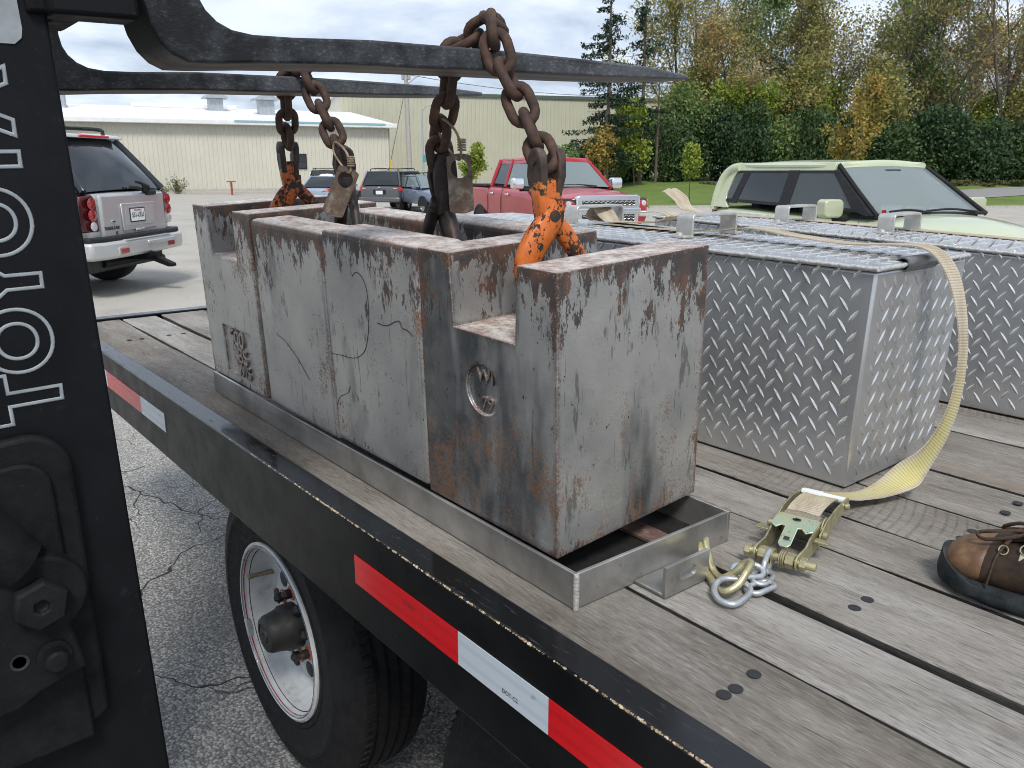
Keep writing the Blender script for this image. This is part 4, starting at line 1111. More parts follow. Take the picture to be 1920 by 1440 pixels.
# spruces
def spruce(seed, H, label, s, px, bare=0.25, reach=2.6, lo=0.12):
    rnd = random.Random(seed); mb = MB(); C = []
    mb.tube([(0, 0, -0.3), (0.05, 0.02, H * .5), (0, 0, H)], [0.17, 0.11, 0.03], 7)
    z = H * lo
    while z < H - 0.2:
        f = 1 - (z - H * lo) / (H * (1 - lo))
        for k in range(rnd.randint(2, 5)):
            a = rnd.uniform(0, 2 * PI); L = (0.3 + reach * f ** 0.8) * rnd.uniform(0.4, 1.1)
            if rnd.random() < bare: L *= 0.5
            d = Vector((math.cos(a), math.sin(a), 0)); pts = []
            for q in range(6):
                u = q / 5; pts.append(d * L * u + Vector((0, 0, z - 0.30 * L * u + 0.20 * L * u * u)))
            mb.tube(pts, [0.03, 0.026, 0.02, 0.016, 0.012, 0.008], 4)
            if rnd.random() < bare * 0.5: continue
            n = int(46 * L)
            for q in range(n):
                u = rnd.uniform(0.15, 1.0); i = min(4, int(u * 5)); p = pts[i].lerp(pts[i + 1], u * 5 - i)
                side = Vector((-d.y, d.x, 0)) * rnd.gauss(0, 0.16 * (1.15 - u) * L ** 0.5 + 0.05)
                C.append(tuple(p + side + Vector((0, 0, rnd.uniform(-0.26, 0.04)))))
        z += rnd.uniform(0.24, 0.46)
    P = (mb.mesh('trunk', MAT['bark'], 60), leaf_mesh('crown', C, 0.12, MAT['needle'], seed, 0.6, 0.4))
    return place_tree('spruce', P, s, px, label)
spruce(201, 15.5, 'dark ragged spruce, the left one of two beside the tall warehouse', 56, 1137, 0.25, 3.0, 0.13)
spruce(202, 14.5, 'thin half-bare spruce, the right one of two beside the tall warehouse', 59, 1200, 0.50, 2.1, 0.2)
# dead snag
sn = empty('dead_tree', at_ground(60, (1230 - 960) / 1512.5 * 60 * .9655), (0, 0, 0), None, 'thin dead trunk right of the spruces', 'tree')
mb = MB(); mb.tube([(0, 0, -0.2), (0.05, 0, 4), (0, 0, 7.7)], [0.12, 0.08, 0.03], 6)
for k in range(9):
    a = k * 2.4; zz = 3.2 + k * 0.5; mb.tube([(0, 0, zz), (0.5 * math.cos(a), 0.5 * math.sin(a), zz + 0.1)], [0.03, 0.012], 4)
mb.build('trunk', MAT['bark'], sn, smooth=60)

# weeds along the low building
def weed(seed, h, n, spread, label, s, t, nm='weed_clump'):
    rnd = random.Random(seed); mb = MB()
    for k in range(n):
        a = rnd.uniform(0, 2 * PI); l = rnd.random() * spread; hh = h * rnd.uniform(.5, 1.05)
        b = Vector((0.2 * l * math.cos(a), 0.2 * l * math.sin(a), 0)); tp_ = Vector((l * math.cos(a), l * math.sin(a), hh))
        mb.tube([b, b.lerp(tp_, .5) + Vector((0, 0, .1 * hh)), tp_], [.014, .012, .008], 4)
        for q in range(14):
            u = rnd.uniform(.25, 1.05); p = b.lerp(tp_, u) + Vector((rnd.gauss(0, .06), rnd.gauss(0, .06), rnd.gauss(0, .05)))
            d1 = Vector((rnd.gauss(0, 1), rnd.gauss(0, 1), rnd.gauss(0, 1))).normalized() * 0.06; d2 = d1.orthogonal().normalized() * .03
            mb.add([p - d1, p + d2, p + d1, p - d2], [(0, 1, 2, 3)])
    return prop(mb.build(nm, MAT['weed'], loc=at_ground(s, t), fix=False), label, 'weeds')
weed(1, 1.15, 26, 0.75, 'fan-shaped weed clump at the foot of the low building', 57.0, -23.0)
weed(2, 0.7, 30, 0.9, 'low dry weeds beside the silver SUV against the low building', 55.6, -25.2)
weed(3, 0.95, 16, 0.5, 'upright dry weeds between the SUV and the fan-shaped clump', 56.2, -24.3)
weed(4, 0.5, 26, 0.9, 'short sparse weeds left of the fan-shaped clump', 56.5, -23.9)
# ------------------------------------------------------------------ flatbed trailer
DK = 0.95                                     # deck height
trailer = empty('flatbed_trailer', (0, 0, 0), (0, 0, 0), None, 'black flatbed trailer with a weathered plank deck and red-white reflective tape', 'trailer')
X0, X1 = -2.635, 2.1
edges = [-0.057, 0.103, 0.241, 0.427, 0.559, 0.720, 0.893, 1.030, 1.170, 1.330, 1.480, 1.640, 1.800, 1.960, 2.120, 2.280]
gaps = [0.006, 0.007, 0.017, 0.011, 0.004, 0.015, 0.007, 0.005, 0.008, 0.005, 0.006, 0.009, 0.005, 0.007, 0.006, 0.006]
rnd = random.Random(3)
def plank(i):
    y0 = edges[i] + gaps[i] / 2; y1 = edges[i + 1] - gaps[i + 1] / 2
    mb = MB(); rings = []; n = 44; dz = rnd.uniform(-0.0025, 0.0015); yc = (y0 + y1) / 2
    ph = [rnd.uniform(0, 6.3) for _ in range(6)]
    for k in range(n + 1):
        x = X0 + (X1 - X0) * k / n - 0.0
        a = 0.0016 * math.sin(3.1 * x + ph[0]) + 0.0011 * math.sin(9.7 * x + ph[1]) + rnd.gauss(0, 0.0007)
        b = 0.0016 * math.sin(2.7 * x + ph[2]) + 0.0011 * math.sin(8.3 * x + ph[3]) + rnd.gauss(0, 0.0007)
        z = DK + dz + 0.0008 * math.sin(4.0 * x + ph[4])
        c = 0.003
        yl, yr = y0 + a - yc, y1 + b - yc
        rings.append([(x, yl + 0.022, DK - 0.045), (x, yl, z - c), (x, yl + c * .5, z - c * .3), (x, yl + c * 1.6, z), (x, 0, z + 0.0006 * math.sin(ph[5])), (x, yr - c * 1.6, z), (x, yr - c * .5, z - c * .3), (x, yr, z - c), (x, yr - 0.022, DK - 0.045)])
    mb.ring_loft(rings)
    pk = mb.build('plank', MAT['wood'], trailer, smooth=40, loc=(0, yc, 0)); pk['tone'] = (0.40, 0.66, 0.54, 0.48, 0.44, 0.52, 0.50, 0.46, 0.5, 0.55, 0.45, 0.5, 0.55, 0.48, 0.5)[i % 15]
    return pk, yc
PL = [plank(i) for i in range(len(edges) - 1)]
def screw(pi, x, y, r=0.0085):
    p, yc = PL[pi]
    mb = MB(); mb.lathe([(r, 0.0005), (r, 0.0012), (r * 0.8, 0.0016), (r * 0.45, 0.0010), (r * .2, 0.0012)], Matrix.Translation((x, y - yc, DK)), 14); mb.build('screw_head', MAT['ink'], p, smooth=40)
for pi, x, y in ((0, 0.233, 0.064), (0, 0.236, 0.025), (0, 0.234, 0.006), (2, 0.232, 0.325), (2, 0.232, 0.291), (4, 0.232, 0.62), (4, 0.232, 0.66), (5, 0.236, 0.78), (5, 0.234, 0.84), (7, 0.236, 1.09), (7, 0.233, 1.13), (6, 0.24, 0.94), (1, -0.62, 0.2), (0, -2.2, 0.02), (0, -2.2, 0.06), (1, -2.2, 0.15), (1, -2.2, 0.20)):
    screw(pi, x, y)
# side rail: channel with lipped top flange
def rail(name, poly, axis, a, b, parent, mat, bevel=0.004):
    mb = MB()
    if axis == 'x': mb.prism(poly, lambda y, z: (a, y, z), lambda y, z: (b, y, z))
    else: mb.prism(poly, lambda x, z: (x, a, z), lambda x, z: (x, b, z))
    return mb.build(name, mat, parent, bevel=bevel, seg=3)
YR, YI, ZT, ZB = -0.109, -0.061, 0.962, 0.782
rail('side_rail', [(YR, ZB), (YR, ZT), (YI, ZT), (YI, ZT - 0.012), (YR + 0.010, ZT - 0.012), (YR + 0.010, ZB + 0.012), (YI, ZB + 0.012), (YI, ZB)], 'x', -2.70, 2.2, trailer, MAT['rail'])
rail('side_rail', [(2.332, ZB), (2.332, ZT), (2.284, ZT), (2.284, ZT - 0.012), (2.322, ZT - 0.012), (2.322, ZB + 0.012), (2.284, ZB + 0.012), (2.284, ZB)], 'x', -2.70, 2.2, trailer, MAT['rail'])
rail('front_rail', [(-2.70, ZB), (-2.70, ZT - 0.004), (-2.64, ZT - 0.004), (-2.64, ZT - 0.014), (-2.69, ZT - 0.014), (-2.69, ZB)], 'y', -0.06, 2.283, trailer, MAT['rail'])
for y in (0.45, 1.75):
    mb = MB(); mb.span((-2.69, y - 0.05, 0.64), (2.1, y + 0.05, 0.655)); mb.span((-2.69, y - 0.005, 0.655), (2.1, y + 0.005, 0.885)); mb.span((-2.69, y - 0.05, 0.885), (2.1, y + 0.05, 0.899)); mb.build('frame_beam', MAT['mast'], trailer)
for k in range(9):
    x = -2.4 + 0.55 * k
    mb = MB(); mb.span((x - 0.03, -0.055, 0.83), (x + 0.03, 2.28, 0.882)); mb.build('crossmember', MAT['mast'], trailer)
# reflective tape
def tape(x0, x1, mat, txt=None, flip=False):
    mb = MB(); c = (x0 + x1) / 2; zc = 0.882
    mb.span((x0 - c, -0.0004, -0.0254), (x1 - c, 0.0008, 0.0254))
    t = mb.build('reflective_tape', mat, trailer, loc=(c, YR - 0.0009, zc))
    if txt:
        sx = -1 if flip else 1
        M = basis((sx, 0, 0), (0, 0, sx), (0, -1, 0), (0.02, -0.0007, -0.012 if not flip else 0.008))
        text_obj('tape_lettering', txt, 0.0085, MAT['ink'], t, M, 0.0001)
    return t
for a, b, c, fl in ((-0.402, -0.1125, 'tape_red', True), (-0.112, 0.0725, 'tape_white', False), (0.073, 0.3625, 'tape_red', True), (0.363, 0.54, 'tape_white', False), (0.5405, 0.82, 'tape_red', True), (-1.615, -1.402, 'tape_white', False), (-1.978, -1.6155, 'tape_red', True), (-2.16, -1.9785, 'tape_white', False)):
    tape(a, b, MAT[c], 'DOT-C2' if -0.5 < a < 0.6 else None, fl)
# wheels
def wheel(x, y0=0.0, zc=0.405):
    w = empty('wheel', (x, y0, zc), (0, 0, 0), trailer)
    M = basis((1, 0, 0), (0, 0, -1), (0, 1, 0), (0, 0, 0))
    mb = MB()
    prof = [(0.205, 0.016), (0.226, 0.004), (0.240, 0.001), (0.244, 0.004), (0.262, 0.0005), (0.300, -0.003), (0.304, -0.0055), (0.312, -0.0055), (0.316, -0.002), (0.340, 0.002), (0.358, 0.009), (0.371, 0.018), (0.381, 0.030), (0.386, 0.040)]
    for g in (0.066, 0.095, 0.124, 0.153): prof += [(0.388, g - 0.006), (0.380, g - 0.004), (0.380, g + 0.004), (0.388, g + 0.006)]
    prof += [(0.386, 0.180), (0.381, 0.190), (0.371, 0.202), (0.340, 0.216), (0.300, 0.222), (0.240, 0.219), (0.205, 0.204)]
    mb.lathe(prof, M, 72, cap=False)
    # shoulder sipes
    for k in range(96):
        a = 2 * PI * k / 96
        c = M @ Vector((0.3885 * math.cos(a), 0.3885 * math.sin(a), 0.046)); 
        mb.box(c, (0.004, 0.018, 0.006), Matrix.Rotation(a, 3, 'Y'))
    ty = mb.build('tyre', MAT['rubber'], w, smooth=32)
    mb = MB()
    mb.lathe([(0.214, 0.020), (0.226, 0.006), (0.226, -0.001), (0.220, -0.004), (0.214, -0.001), (0.209, 0.010), (0.203, 0.024), (0.199, 0.052), (0.192, 0.066), (0.178, 0.074), (0.166, 0.078), (0.156, 0.074), (0.148, 0.066), (0.128, 0.060), (0.104, 0.055), (0.070, 0.053), (0.030, 0.053)], M, 72, cap=False)
    rm = mb.build('rim', MAT['rim'], w, smooth=40)
    for rr, mt in ((0.2105, 'lens_red'), (0.2135, 'blue_paint')):
        mb = MB(); mb.lathe([(rr - 0.0011, 0.0035 if rr < .212 else -0.0015), (rr, 0.0010 if rr < .212 else -0.0045), (rr + 0.0011, 0.0020 if rr < .212 else -0.0038)], M, 72, cap=False); mb.build('pinstripe', MAT[mt], rm, smooth=60)
    for k in range(8):
        a = 2 * PI * (k + 0.3) / 8; c = M @ Vector((0.116 * math.cos(a), 0.116 * math.sin(a), 0.0555))
        mb = MB(); mb.lathe([(0.0205, 0.004), (0.0205, -0.0016), (0.0190, -0.0026), (0.0010, -0.0022)], basis((1, 0, 0), (0, 0, -1), (0, 1, 0), c), 18); mb.build('hand_hole', MAT['ink'], rm, smooth=50)
        a += PI / 8; c = M @ Vector((0.0825 * math.cos(a), 0.0825 * math.sin(a), 0.052))
        mb = MB(); mb.lathe([(0.018, 0.004), (0.018, -0.002), (0.010, -0.003)], basis((1, 0, 0), (0, 0, -1), (0, 1, 0), c), 14); mb.build('primer_ring', MAT['orange_primer'], rm, smooth=40)
        mb = MB(); mb.lathe([(0.012, 0.002), (0.012, -0.016), (0.009, -0.019), (0.006, -0.024), (0.002, -0.025)], basis((1, 0, 0), (0, 0, -1), (0, 1, 0), c), 6); mb.build('lug_nut', MAT['dark_metal'], rm)
    mb = MB(); mb.lathe([(0.058, 0.058), (0.058, 0.020), (0.053, 0.012), (0.050, -0.002), (0.047, -0.022), (0.042, -0.030), (0.030, -0.033), (0.029, -0.030), (0.020, -0.030), (0.019, -0.033), (0.008, -0.034), (0.007, -0.031), (0.001, -0.031)], M, 36); mb.build('hub', MAT['hub'], w, smooth=35)
    a = 2.75; c = Vector((0.184 * math.cos(a), 0, -0.184 * math.sin(a) * -1))
    mb = MB(); mb.tube([c + Vector((0, 0.07, 0.0)), c + Vector((-0.004, 0.045, 0.0)), c + Vector((-0.010, 0.022, -0.001))], [0.007, 0.006, 0.005], 10); mb.tube([c + Vector((-0.010, 0.022, -0.001)), c + Vector((-0.013, 0.006, -0.002))], 0.0065, 10); mb.build('valve_stem', MAT['wire'], w, smooth=40)
    mb = MB(); a = 3.55
    mb.box((0.214 * math.cos(a), 0.006, 0.214 * math.sin(a)), (0.012, 0.022, 0.050), Matrix.Rotation(-(a - PI), 3, 'Y')); mb.build('balance_weight', MAT['galv'], w, bevel=0.002)
    return w
wheel(-1.055); wheel(0.015)
for x in (-1.055, 0.015):
    mb = MB(); mb.tube([(x, 0.06, 0.405), (x, 2.15, 0.405)], 0.055, 12); mb.build('axle', MAT['mast'], trailer, smooth=50)

# ------------------------------------------------------------------ steel tray
tray = empty('steel_tray', (0, 0, DK), (0, 0, -0.0135), None, 'long open steel tray with a slotted end bracket under the grey weights', 'tray')
TL, TW, TH_ = 1.385, 0.327, 0.052
mb = MB(); mb.span((-TL, 0, 0), (0, 0.006, TH_)); mb.build('side_wall', MAT['steel'], tray, bevel=0.0012)
mb = MB(); mb.span((-TL, TW - 0.006, 0), (0, TW, TH_)); mb.build('side_wall', MAT['steel'], tray, bevel=0.0012)
mb = MB(); mb.span((-0.0061, 0.0062, 0), (-0.0002, TW - 0.0062, TH_ - 0.0006)); mb.build('end_wall', MAT['steel'], tray, bevel=0.0012)
mb = MB(); mb.span((-TL + 0.0002, 0.0062, 0), (-TL + 0.0061, TW - 0.0062, TH_ - 0.0006)); mb.build('end_wall', MAT['steel'], tray, bevel=0.0012)
mb = MB(); mb.span((-TL + 0.0065, 0.0065, 0.0008), (-0.0065, TW - 0.0065, 0.004)); mb.build('floor', MAT['hub'], tray)
for y in (0.235,):
    mb = MB(); mb.span((-TL + 0.007, y - 0.020, 0.0045), (-0.0068, y + 0.020, 0.012)); mb.build('support_bar', MAT['rust_bar'], tray, bevel=0.002)
mb = MB()
for k in range(9): mb.lathe([(0.0035, -0.004), (0.0045, 0), (0.0035, 0.004)], Matrix.Translation((0.0012, 0.0012, 0.004 + k * 0.0055)), 8)
mb.build('corner_weld', MAT['alu_bead'], tray, smooth=60)
br = empty('end_bracket', (0.0, 0.114, 0.0), (0, 0, 0), tray)
mb = MB(); mb.span((0.0005, 0, 0.0008), (0.0505, 0.092, 0.0058)); mb.build('bracket_foot', MAT['steel'], br, bevel=0.001)
mb = MB(); mb.span((0.0507, 0, 0.0008), (0.0567, 0.092, 0.047)); bp = mb.build('bracket_plate', MAT['steel'], br)
cu = MB(); 
slot = [(0.046 + 0.010 * sg + 0.0075 * math.cos(a), 0.026 + 0.0075 * math.sin(a)) for sg, r0 in ((1, -PI / 2), (-1, PI / 2)) for a in [r0 + PI * k / 8 for k in range(9)]]
cu.prism(slot, lambda y, z: (0.04, y, z), lambda y, z: (0.07, y, z)); co = cu.build('cutter', None, br)
apply_bool(bp, [co])
bvm = bp.modifiers.new('bevel', 'BEVEL'); bvm.width = 0.001; bvm.segments = 2; bvm.limit_method = 'ANGLE'

# ------------------------------------------------------------------ cast iron weights
WL, WW, WH = 0.301, 0.307, 0.397
WR = Euler((0.051, 0.0328, 0.0306), 'XYZ'); WRm = WR.to_matrix()
WO = Vector((-0.055, 0.0187, 0.995))
def wpos(x, y, z): return WO + WRm @ Vector((x, y, z))
def weight(i, label, cross, dz, dy, cuts=None, wear=0.0):
    o = wpos(-i * WL - 0.0008, dy, dz)
    g = 0.0018
    Lx = WL - g
    mb = MB(); nz = 0.290
    if cross == 'y':          # channel runs across the row
        a, b = 0.0785, 0.2195
        poly = [(0, 0), (-Lx, 0), (-Lx, WH), (-b - 0.004, WH), (-b + 0.003, nz), (-a - 0.003, nz), (-a + 0.002, WH), (0, WH)]
        mb.prism(poly, lambda x, z: (x, 0, z), lambda x, z: (x, WW, z))
    else:                     # channel runs along the row
        a, b = 0.098, 0.226
        poly = [(0, 0), (WW, 0), (WW, WH), (b + 0.004, WH), (b - 0.003, nz), (a + 0.003, nz), (a - 0.003, WH), (0, WH)]
        mb.prism(poly, lambda y, z: (0, y, z), lambda y, z: (-Lx, y, z))
    w = mb.build('cast_weight', MAT['weight'], None, loc=o, rot=WR)
    if cuts: apply_bool(w, cuts(w))
    bv = w.modifiers.new('bevel', 'BEVEL'); bv.width = 0.0115; bv.segments = 4; bv.limit_method = 'ANGLE'; bv.angle_limit = R(50)
    w.data.shade_smooth(); w.data.set_sharp_from_angle(angle=R(60))
    prop(w, label, 'weight', 'grey test weights in the tray'); w['wear'] = wear
    mb = MB()
    if cross == 'y': mb.tube([(-0.07, 0.135, WH - 0.055), (-0.23, 0.135, WH - 0.055)], 0.015, 16)
    else: mb.tube([(-0.15, 0.085, WH - 0.055), (-0.15, 0.24, WH - 0.055)], 0.015, 16)
    mb.build('lifting_bar', MAT['rust_bar'], w, smooth=40)
    return w
def cut_circle(w):
    c = MB(); c.lathe([(0.0385, -0.01), (0.0375, 0.005), (0.0365, 0.0065)], basis((1, 0, 0), (0, 0, -1), (0, 1, 0), (-0.154, 0, 0.208)), 40); return [c.build('cutter', None, w)]
def cut_rect(w):
    c = MB(); c.box((-0.135, 0, 0.075), (0.150, 0.012, 0.112)); return [c.build('cutter', None, w)]
D_ = weight(0, 'grey rust-streaked cast weight nearest the camera, round recess in its side', 'y', 0.0, 0.0, cut_circle, 0.75)
C_ = weight(1, 'grey cast weight second from the camera, scribbled with a dark loop line', 'x', 0.002, -0.001)
B_ = weight(2, 'scuffed grey cast weight third from the camera, between two others', 'x', -0.006, 0.0015)
A_ = weight(3, 'grey cast weight at the far end of the row, stamped 500 LBS', 'y', 0.003, -0.001, cut_rect)
Mf = lambda x, z, d=0.0: basis((1, 0, 0), (0, 0, 1), (0, -1, 0), (x, d, z))
text_obj('cast_lettering', 'WI', 0.030, MAT['weight'], D_, Mf(-0.150, 0.228, 0.0052), 0.0028)
text_obj('cast_lettering', '79', 0.026, MAT['weight'], D_, Mf(-0.146, 0.188, 0.0052), 0.0028)
for s_, x_, z_, k_ in (('500', -0.140, 0.106, 0.052), ('LBS', -0.130, 0.068, 0.050), ('WIS', -0.118, 0.034, 0.040)):
    text_obj('cast_lettering', s_, k_, MAT['weight'], A_, Mf(x_, z_, 0.0040), 0.0036, sx=1.0, bold=0.0006)
def scribble(w, i, pts, r=0.0007):
    mb = MB(); P = cr_spline([(x + i * WL, -0.0003, z) for x, z in pts], 6)
    mb.tube(P, r, 5); return mb.build('scribble', MAT['ink'], w, smooth=60)
scribble(C_, 1, [(-0.497, 0.325), (-0.485, 0.333), (-0.468, 0.330), (-0.453, 0.309), (-0.452, 0.26), (-0.470, 0.204), (-0.508, 0.179), (-0.561, 0.173), (-0.597, 0.169)])
scribble(C_, 1, [(-0.425, 0.257), (-0.41, 0.256), (-0.392, 0.259), (-0.372, 0.268), (-0.358, 0.271), (-0.352, 0.262), (-0.336, 0.260), (-0.322, 0.254)], 0.0009)
scribble(B_, 2, [(-0.70, 0.10), (-0.72, 0.118), (-0.75, 0.14), (-0.79, 0.16), (-0.83, 0.17)], 0.0006)
scribble(C_, 1, [(-0.59, 0.07), (-0.575, 0.09), (-0.545, 0.105), (-0.535, 0.12)], 0.0006)
# ------------------------------------------------------------------ forklift (mast, carriage, forks)
fl = empty('forklift', (-0.66, -0.424, 0.0), (0.024, 0, 0), None, 'black forklift mast and carriage with two long forks carrying the chains', 'forklift')
# local: x 0 = centre of the truck, y 0 = front face of the mast, z up along the mast
for sx, nm in ((1, 'mast_rail'), (-1, 'mast_rail')):
    mb = MB(); x = 0.33 * sx; q = -sx
    mb.span((x, -0.235, 0.06), (x + q * 0.022, -0.0, 2.25))
    mb.span((x + q * 0.0222, -0.022, 0.06), (x + q * 0.10, -0.0008, 2.25))
    mb.span((x + q * 0.0222, -0.234, 0.06), (x + q * 0.10, -0.210, 2.25))
    mr = mb.build(nm, MAT['mast'], fl, bevel=0.004, seg=3)
    mb = MB(); mb.span((0.205 * sx, -0.205, 0.10), (0.235 * sx, -0.03, 2.2)); mb.build('inner_mast_rail', MAT['mast_part'], fl, bevel=0.003)
    if sx == 1: MR = mr
for z in (0.2, 2.1):
    mb = MB(); mb.span((-0.30, -0.33, z), (0.30, -0.236, z + 0.12)); mb.build('mast_crossbar', MAT['mast_part'], fl, bevel=0.006)
# lettering running up the mast side
M = basis((0, 0, 1), (0, -1, 0), (1, 0, 0), (0.3306, -0.079, 1.428))
text_obj('mast_lettering', 'TOYOTA', 0.088, MAT['letter_grey'], MR, M, 0.001, 0.0022, 1.06, 0.25, 0.0035, 0.98)
mb = MB(); mb.prism([(-0.035, 1.64), (-0.028, 1.646), (-0.026, 1.655), (-0.029, 1.80), (-0.095, 1.80), (-0.095, 1.64)], lambda y, z: (0.3302, y, z), lambda y, z: (0.3312, y, z)); mb.build('mast_sticker', MAT['letter_grey'], MR)
mb = MB(); mb.span((0.3302, -0.075, 1.585), (0.3308, -0.058, 1.612)); mb.build('mast_sticker', simple('greenish_sticker', (0.22, 0.26, 0.22), 0.6), MR)
# lower reinforcing plate and tilt-cylinder anchor on the mast side
def yz(poly, x0, x1, name, mat, parent, bevel=0.004):
    mb = MB(); mb.prism(poly, lambda y, z: (x0, y, z), lambda y, z: (x1, y, z)); return mb.build(name, mat, parent, bevel=bevel, seg=3)
def arcp(cy, cz, r, a0, a1, n=10): return [(cy + r * math.cos(R(a0 + (a1 - a0) * k / n)), cz + r * math.sin(R(a0 + (a1 - a0) * k / n))) for k in range(n + 1)]
an = empty('tilt_anchor', (0.332, -0.11, 1.05), (0, 0, 0), fl)
yz([(-0.16, -0.20), (0.036, -0.20), (0.050, -0.19)] + arcp(0.012, 0.135, 0.045, 0, 90, 8) + [(-0.03, 0.178), (-0.16, 0.120)], -0.001, 0.016, 'anchor_plate', MAT['mast_part'], an, 0.006)
yz([(-0.16, -0.215), (0.028, -0.215)] + arcp(0.000, 0.120, 0.032, 0, 90, 8) + [(-0.04, 0.150), (-0.16, 0.095)], 0.0162, 0.024, 'anchor_pad', MAT['mast_part'], an, 0.005)
yz(arcp(-0.004, 0.002, 0.049, -60, 150, 16) + [(-0.16, 0.10), (-0.16, -0.13), (-0.045, -0.125), (-0.02, -0.112), (0.030, -0.100)], 0.026, 0.052, 'cylinder_eye', MAT['mast_part'], an, 0.004)
mb = MB(); mb.tube([(0.040, -0.015, 0.045), (0.04, -0.075, 0.115), (0.04, -0.20, 0.22)], [0.030, 0.042, 0.044], 20); mb.build('tilt_cylinder', MAT['mast_part'], an, smooth=40)
Mx = lambda y, z, x: basis((0, 1, 0), (0, 0, 1), (1, 0, 0), (x, y, z))
mb = MB(); mb.lathe([(0.030, 0.0), (0.030, 0.014), (0.027, 0.018), (0.009, 0.018), (0.0075, 0.011), (0.002, 0.011)], Mx(-0.006, 0.000, 0.0525) @ Matrix.Rotation(0.3, 4, 'Z'), 6); mb.build('hex_nut', MAT['mast_part'], an, bevel=0.0015)
mb = MB(); mb.lathe([(0.018, 0.0), (0.018, 0.004), (0.0125, 0.005), (0.0125, 0.020), (0.010, 0.023), (0.002, 0.024)], Mx(-0.002, -0.070, 0.0525), 18); mb.build('small_bolt', MAT['mast_part'], an, smooth=35)
mb = MB(); mb.lathe([(0.010, 0.0), (0.010, 0.0015), (0.007, 0.0005)], Mx(-0.036, -0.066, 0.0515), 14); mb.build('grease_hole', MAT['ink'], an, smooth=35)
# carriage
cg = empty('carriage', (0, 0, 0), (0, 0, 0), fl)
mb = MB(); mb.span((-0.46, 0.004, 1.690), (0.30, 0.046, 1.80)); mb.build('lower_fork_bar', MAT['mast'], cg, bevel=0.006)
mb = MB(); mb.span((-0.46, 0.004, 2.03), (0.43, 0.046, 2.13)); mb.build('upper_fork_bar', MAT['mast'], cg, bevel=0.006)
for x in (-0.17, 0.17):
    mb = MB(); mb.span((x - 0.02, -0.03, 1.66), (x + 0.02, 0.0035, 2.2)); mb.build('carriage_upright', MAT['mast_part'], cg, bevel=0.004)
mb = MB(); mb.span((0.312, -0.004, 1.668), (0.362, 0.084, 2.15)); mb.build('carriage_side_plate', MAT['mast'], cg, bevel=0.005)
mb = MB(); mb.span((0.195, 0.008, 1.672), (0.295, 0.043, 1.702)); mb.build('fork_stop', MAT['mast_part'], cg, bevel=0.006)
mb = MB(); mb.prism([(0.24, 1.6995), (0.34, 1.6995), (0.34, 1.672), (0.30, 1.664)], lambda x, z: (x, -0.02, z), lambda x, z: (x, 0.0035, z)); mb.build('gusset', MAT['mast_part'], cg, bevel=0.003)
# forks: drawn in the truck's side view
def fork(x0, x1, dy, dz):
    prof = [(0.585, 1.679), (0.45, 1.6825), (0.301, 1.683), (0.131, 1.682), (-0.09, 1.677), (-0.20, 1.670), (-0.25, 1.6685), (-0.275, 1.6715), (-0.292, 1.679), (-0.304, 1.690), (-0.311, 1.703), (-0.314, 1.720), (-0.318, 2.16),
            (-0.372, 2.16), (-0.3725, 1.720), (-0.372, 1.690), (-0.367, 1.668), (-0.358, 1.650), (-0.346, 1.638), (-0.330, 1.631), (-0.302, 1.632), (-0.237, 1.637), (-0.09, 1.645), (0.131, 1.652), (0.301, 1.657), (0.45, 1.663), (0.585, 1.671)]
    # round the heel with a finer curve
    mb = MB(); n = len(prof)
    rings = []
    for x, side in ((x0, -1), (x1, 1)):
        ring = []
        for y, z in prof:
            tp_ = max(0.0, (y - 0.40) / 0.185); xx = x - side * 0.022 * tp_ ** 2
            yy, zz = y + dy, z + dz
            # into the tilted truck frame
            ly = (yy + 0.424); c_, s_ = math.cos(0.024), math.sin(0.024)
            ring.append((xx + 0.66, ly * c_ + zz * s_, -ly * s_ + zz * c_))
        rings.append(ring)
    mb.ring_loft(rings, True)
    return mb.build('fork', MAT['fork'], fl, bevel=0.005, seg=3)
fork(-0.41, -0.31, 0.0, 0.0)
fork(-1.008, -0.908, -0.022, 0.008)

# ------------------------------------------------------------------ chain slings and hooks
def link_path(pitch, wid, r, n=8):
    """stadium centreline: straight sides joined by half circles"""
    hw = wid / 2 - r; hl = (pitch + 2 * r) / 2 - hw; P = []
    for k in range(n + 1): a = PI * k / n; P.append((hw * math.cos(a), 0, hl + hw * math.sin(a)))
    for k in range(n + 1): a = PI + PI * k / n; P.append((hw * math.cos(a), 0, -hl + hw * math.sin(a)))
    return P
PITCH = 0.0405; RODR = 0.0078
lk = MB(); lk.tube(link_path(PITCH - 0.001, 0.050, RODR), RODR, 10, cap=False, closed=True, up=(0, 1, 0))
LINK = lk.mesh('link', MAT['chain'], 60)
LINKD = LINK.copy(); LINKD.materials.clear(); LINKD.materials.append(MAT['chain_dark'])
def orient(t, roll_ref):
    t = t.normalized(); u = (roll_ref - t * roll_ref.dot(t)).normalized(); w = t.cross(u)
    return Matrix((u, w, t)).transposed()
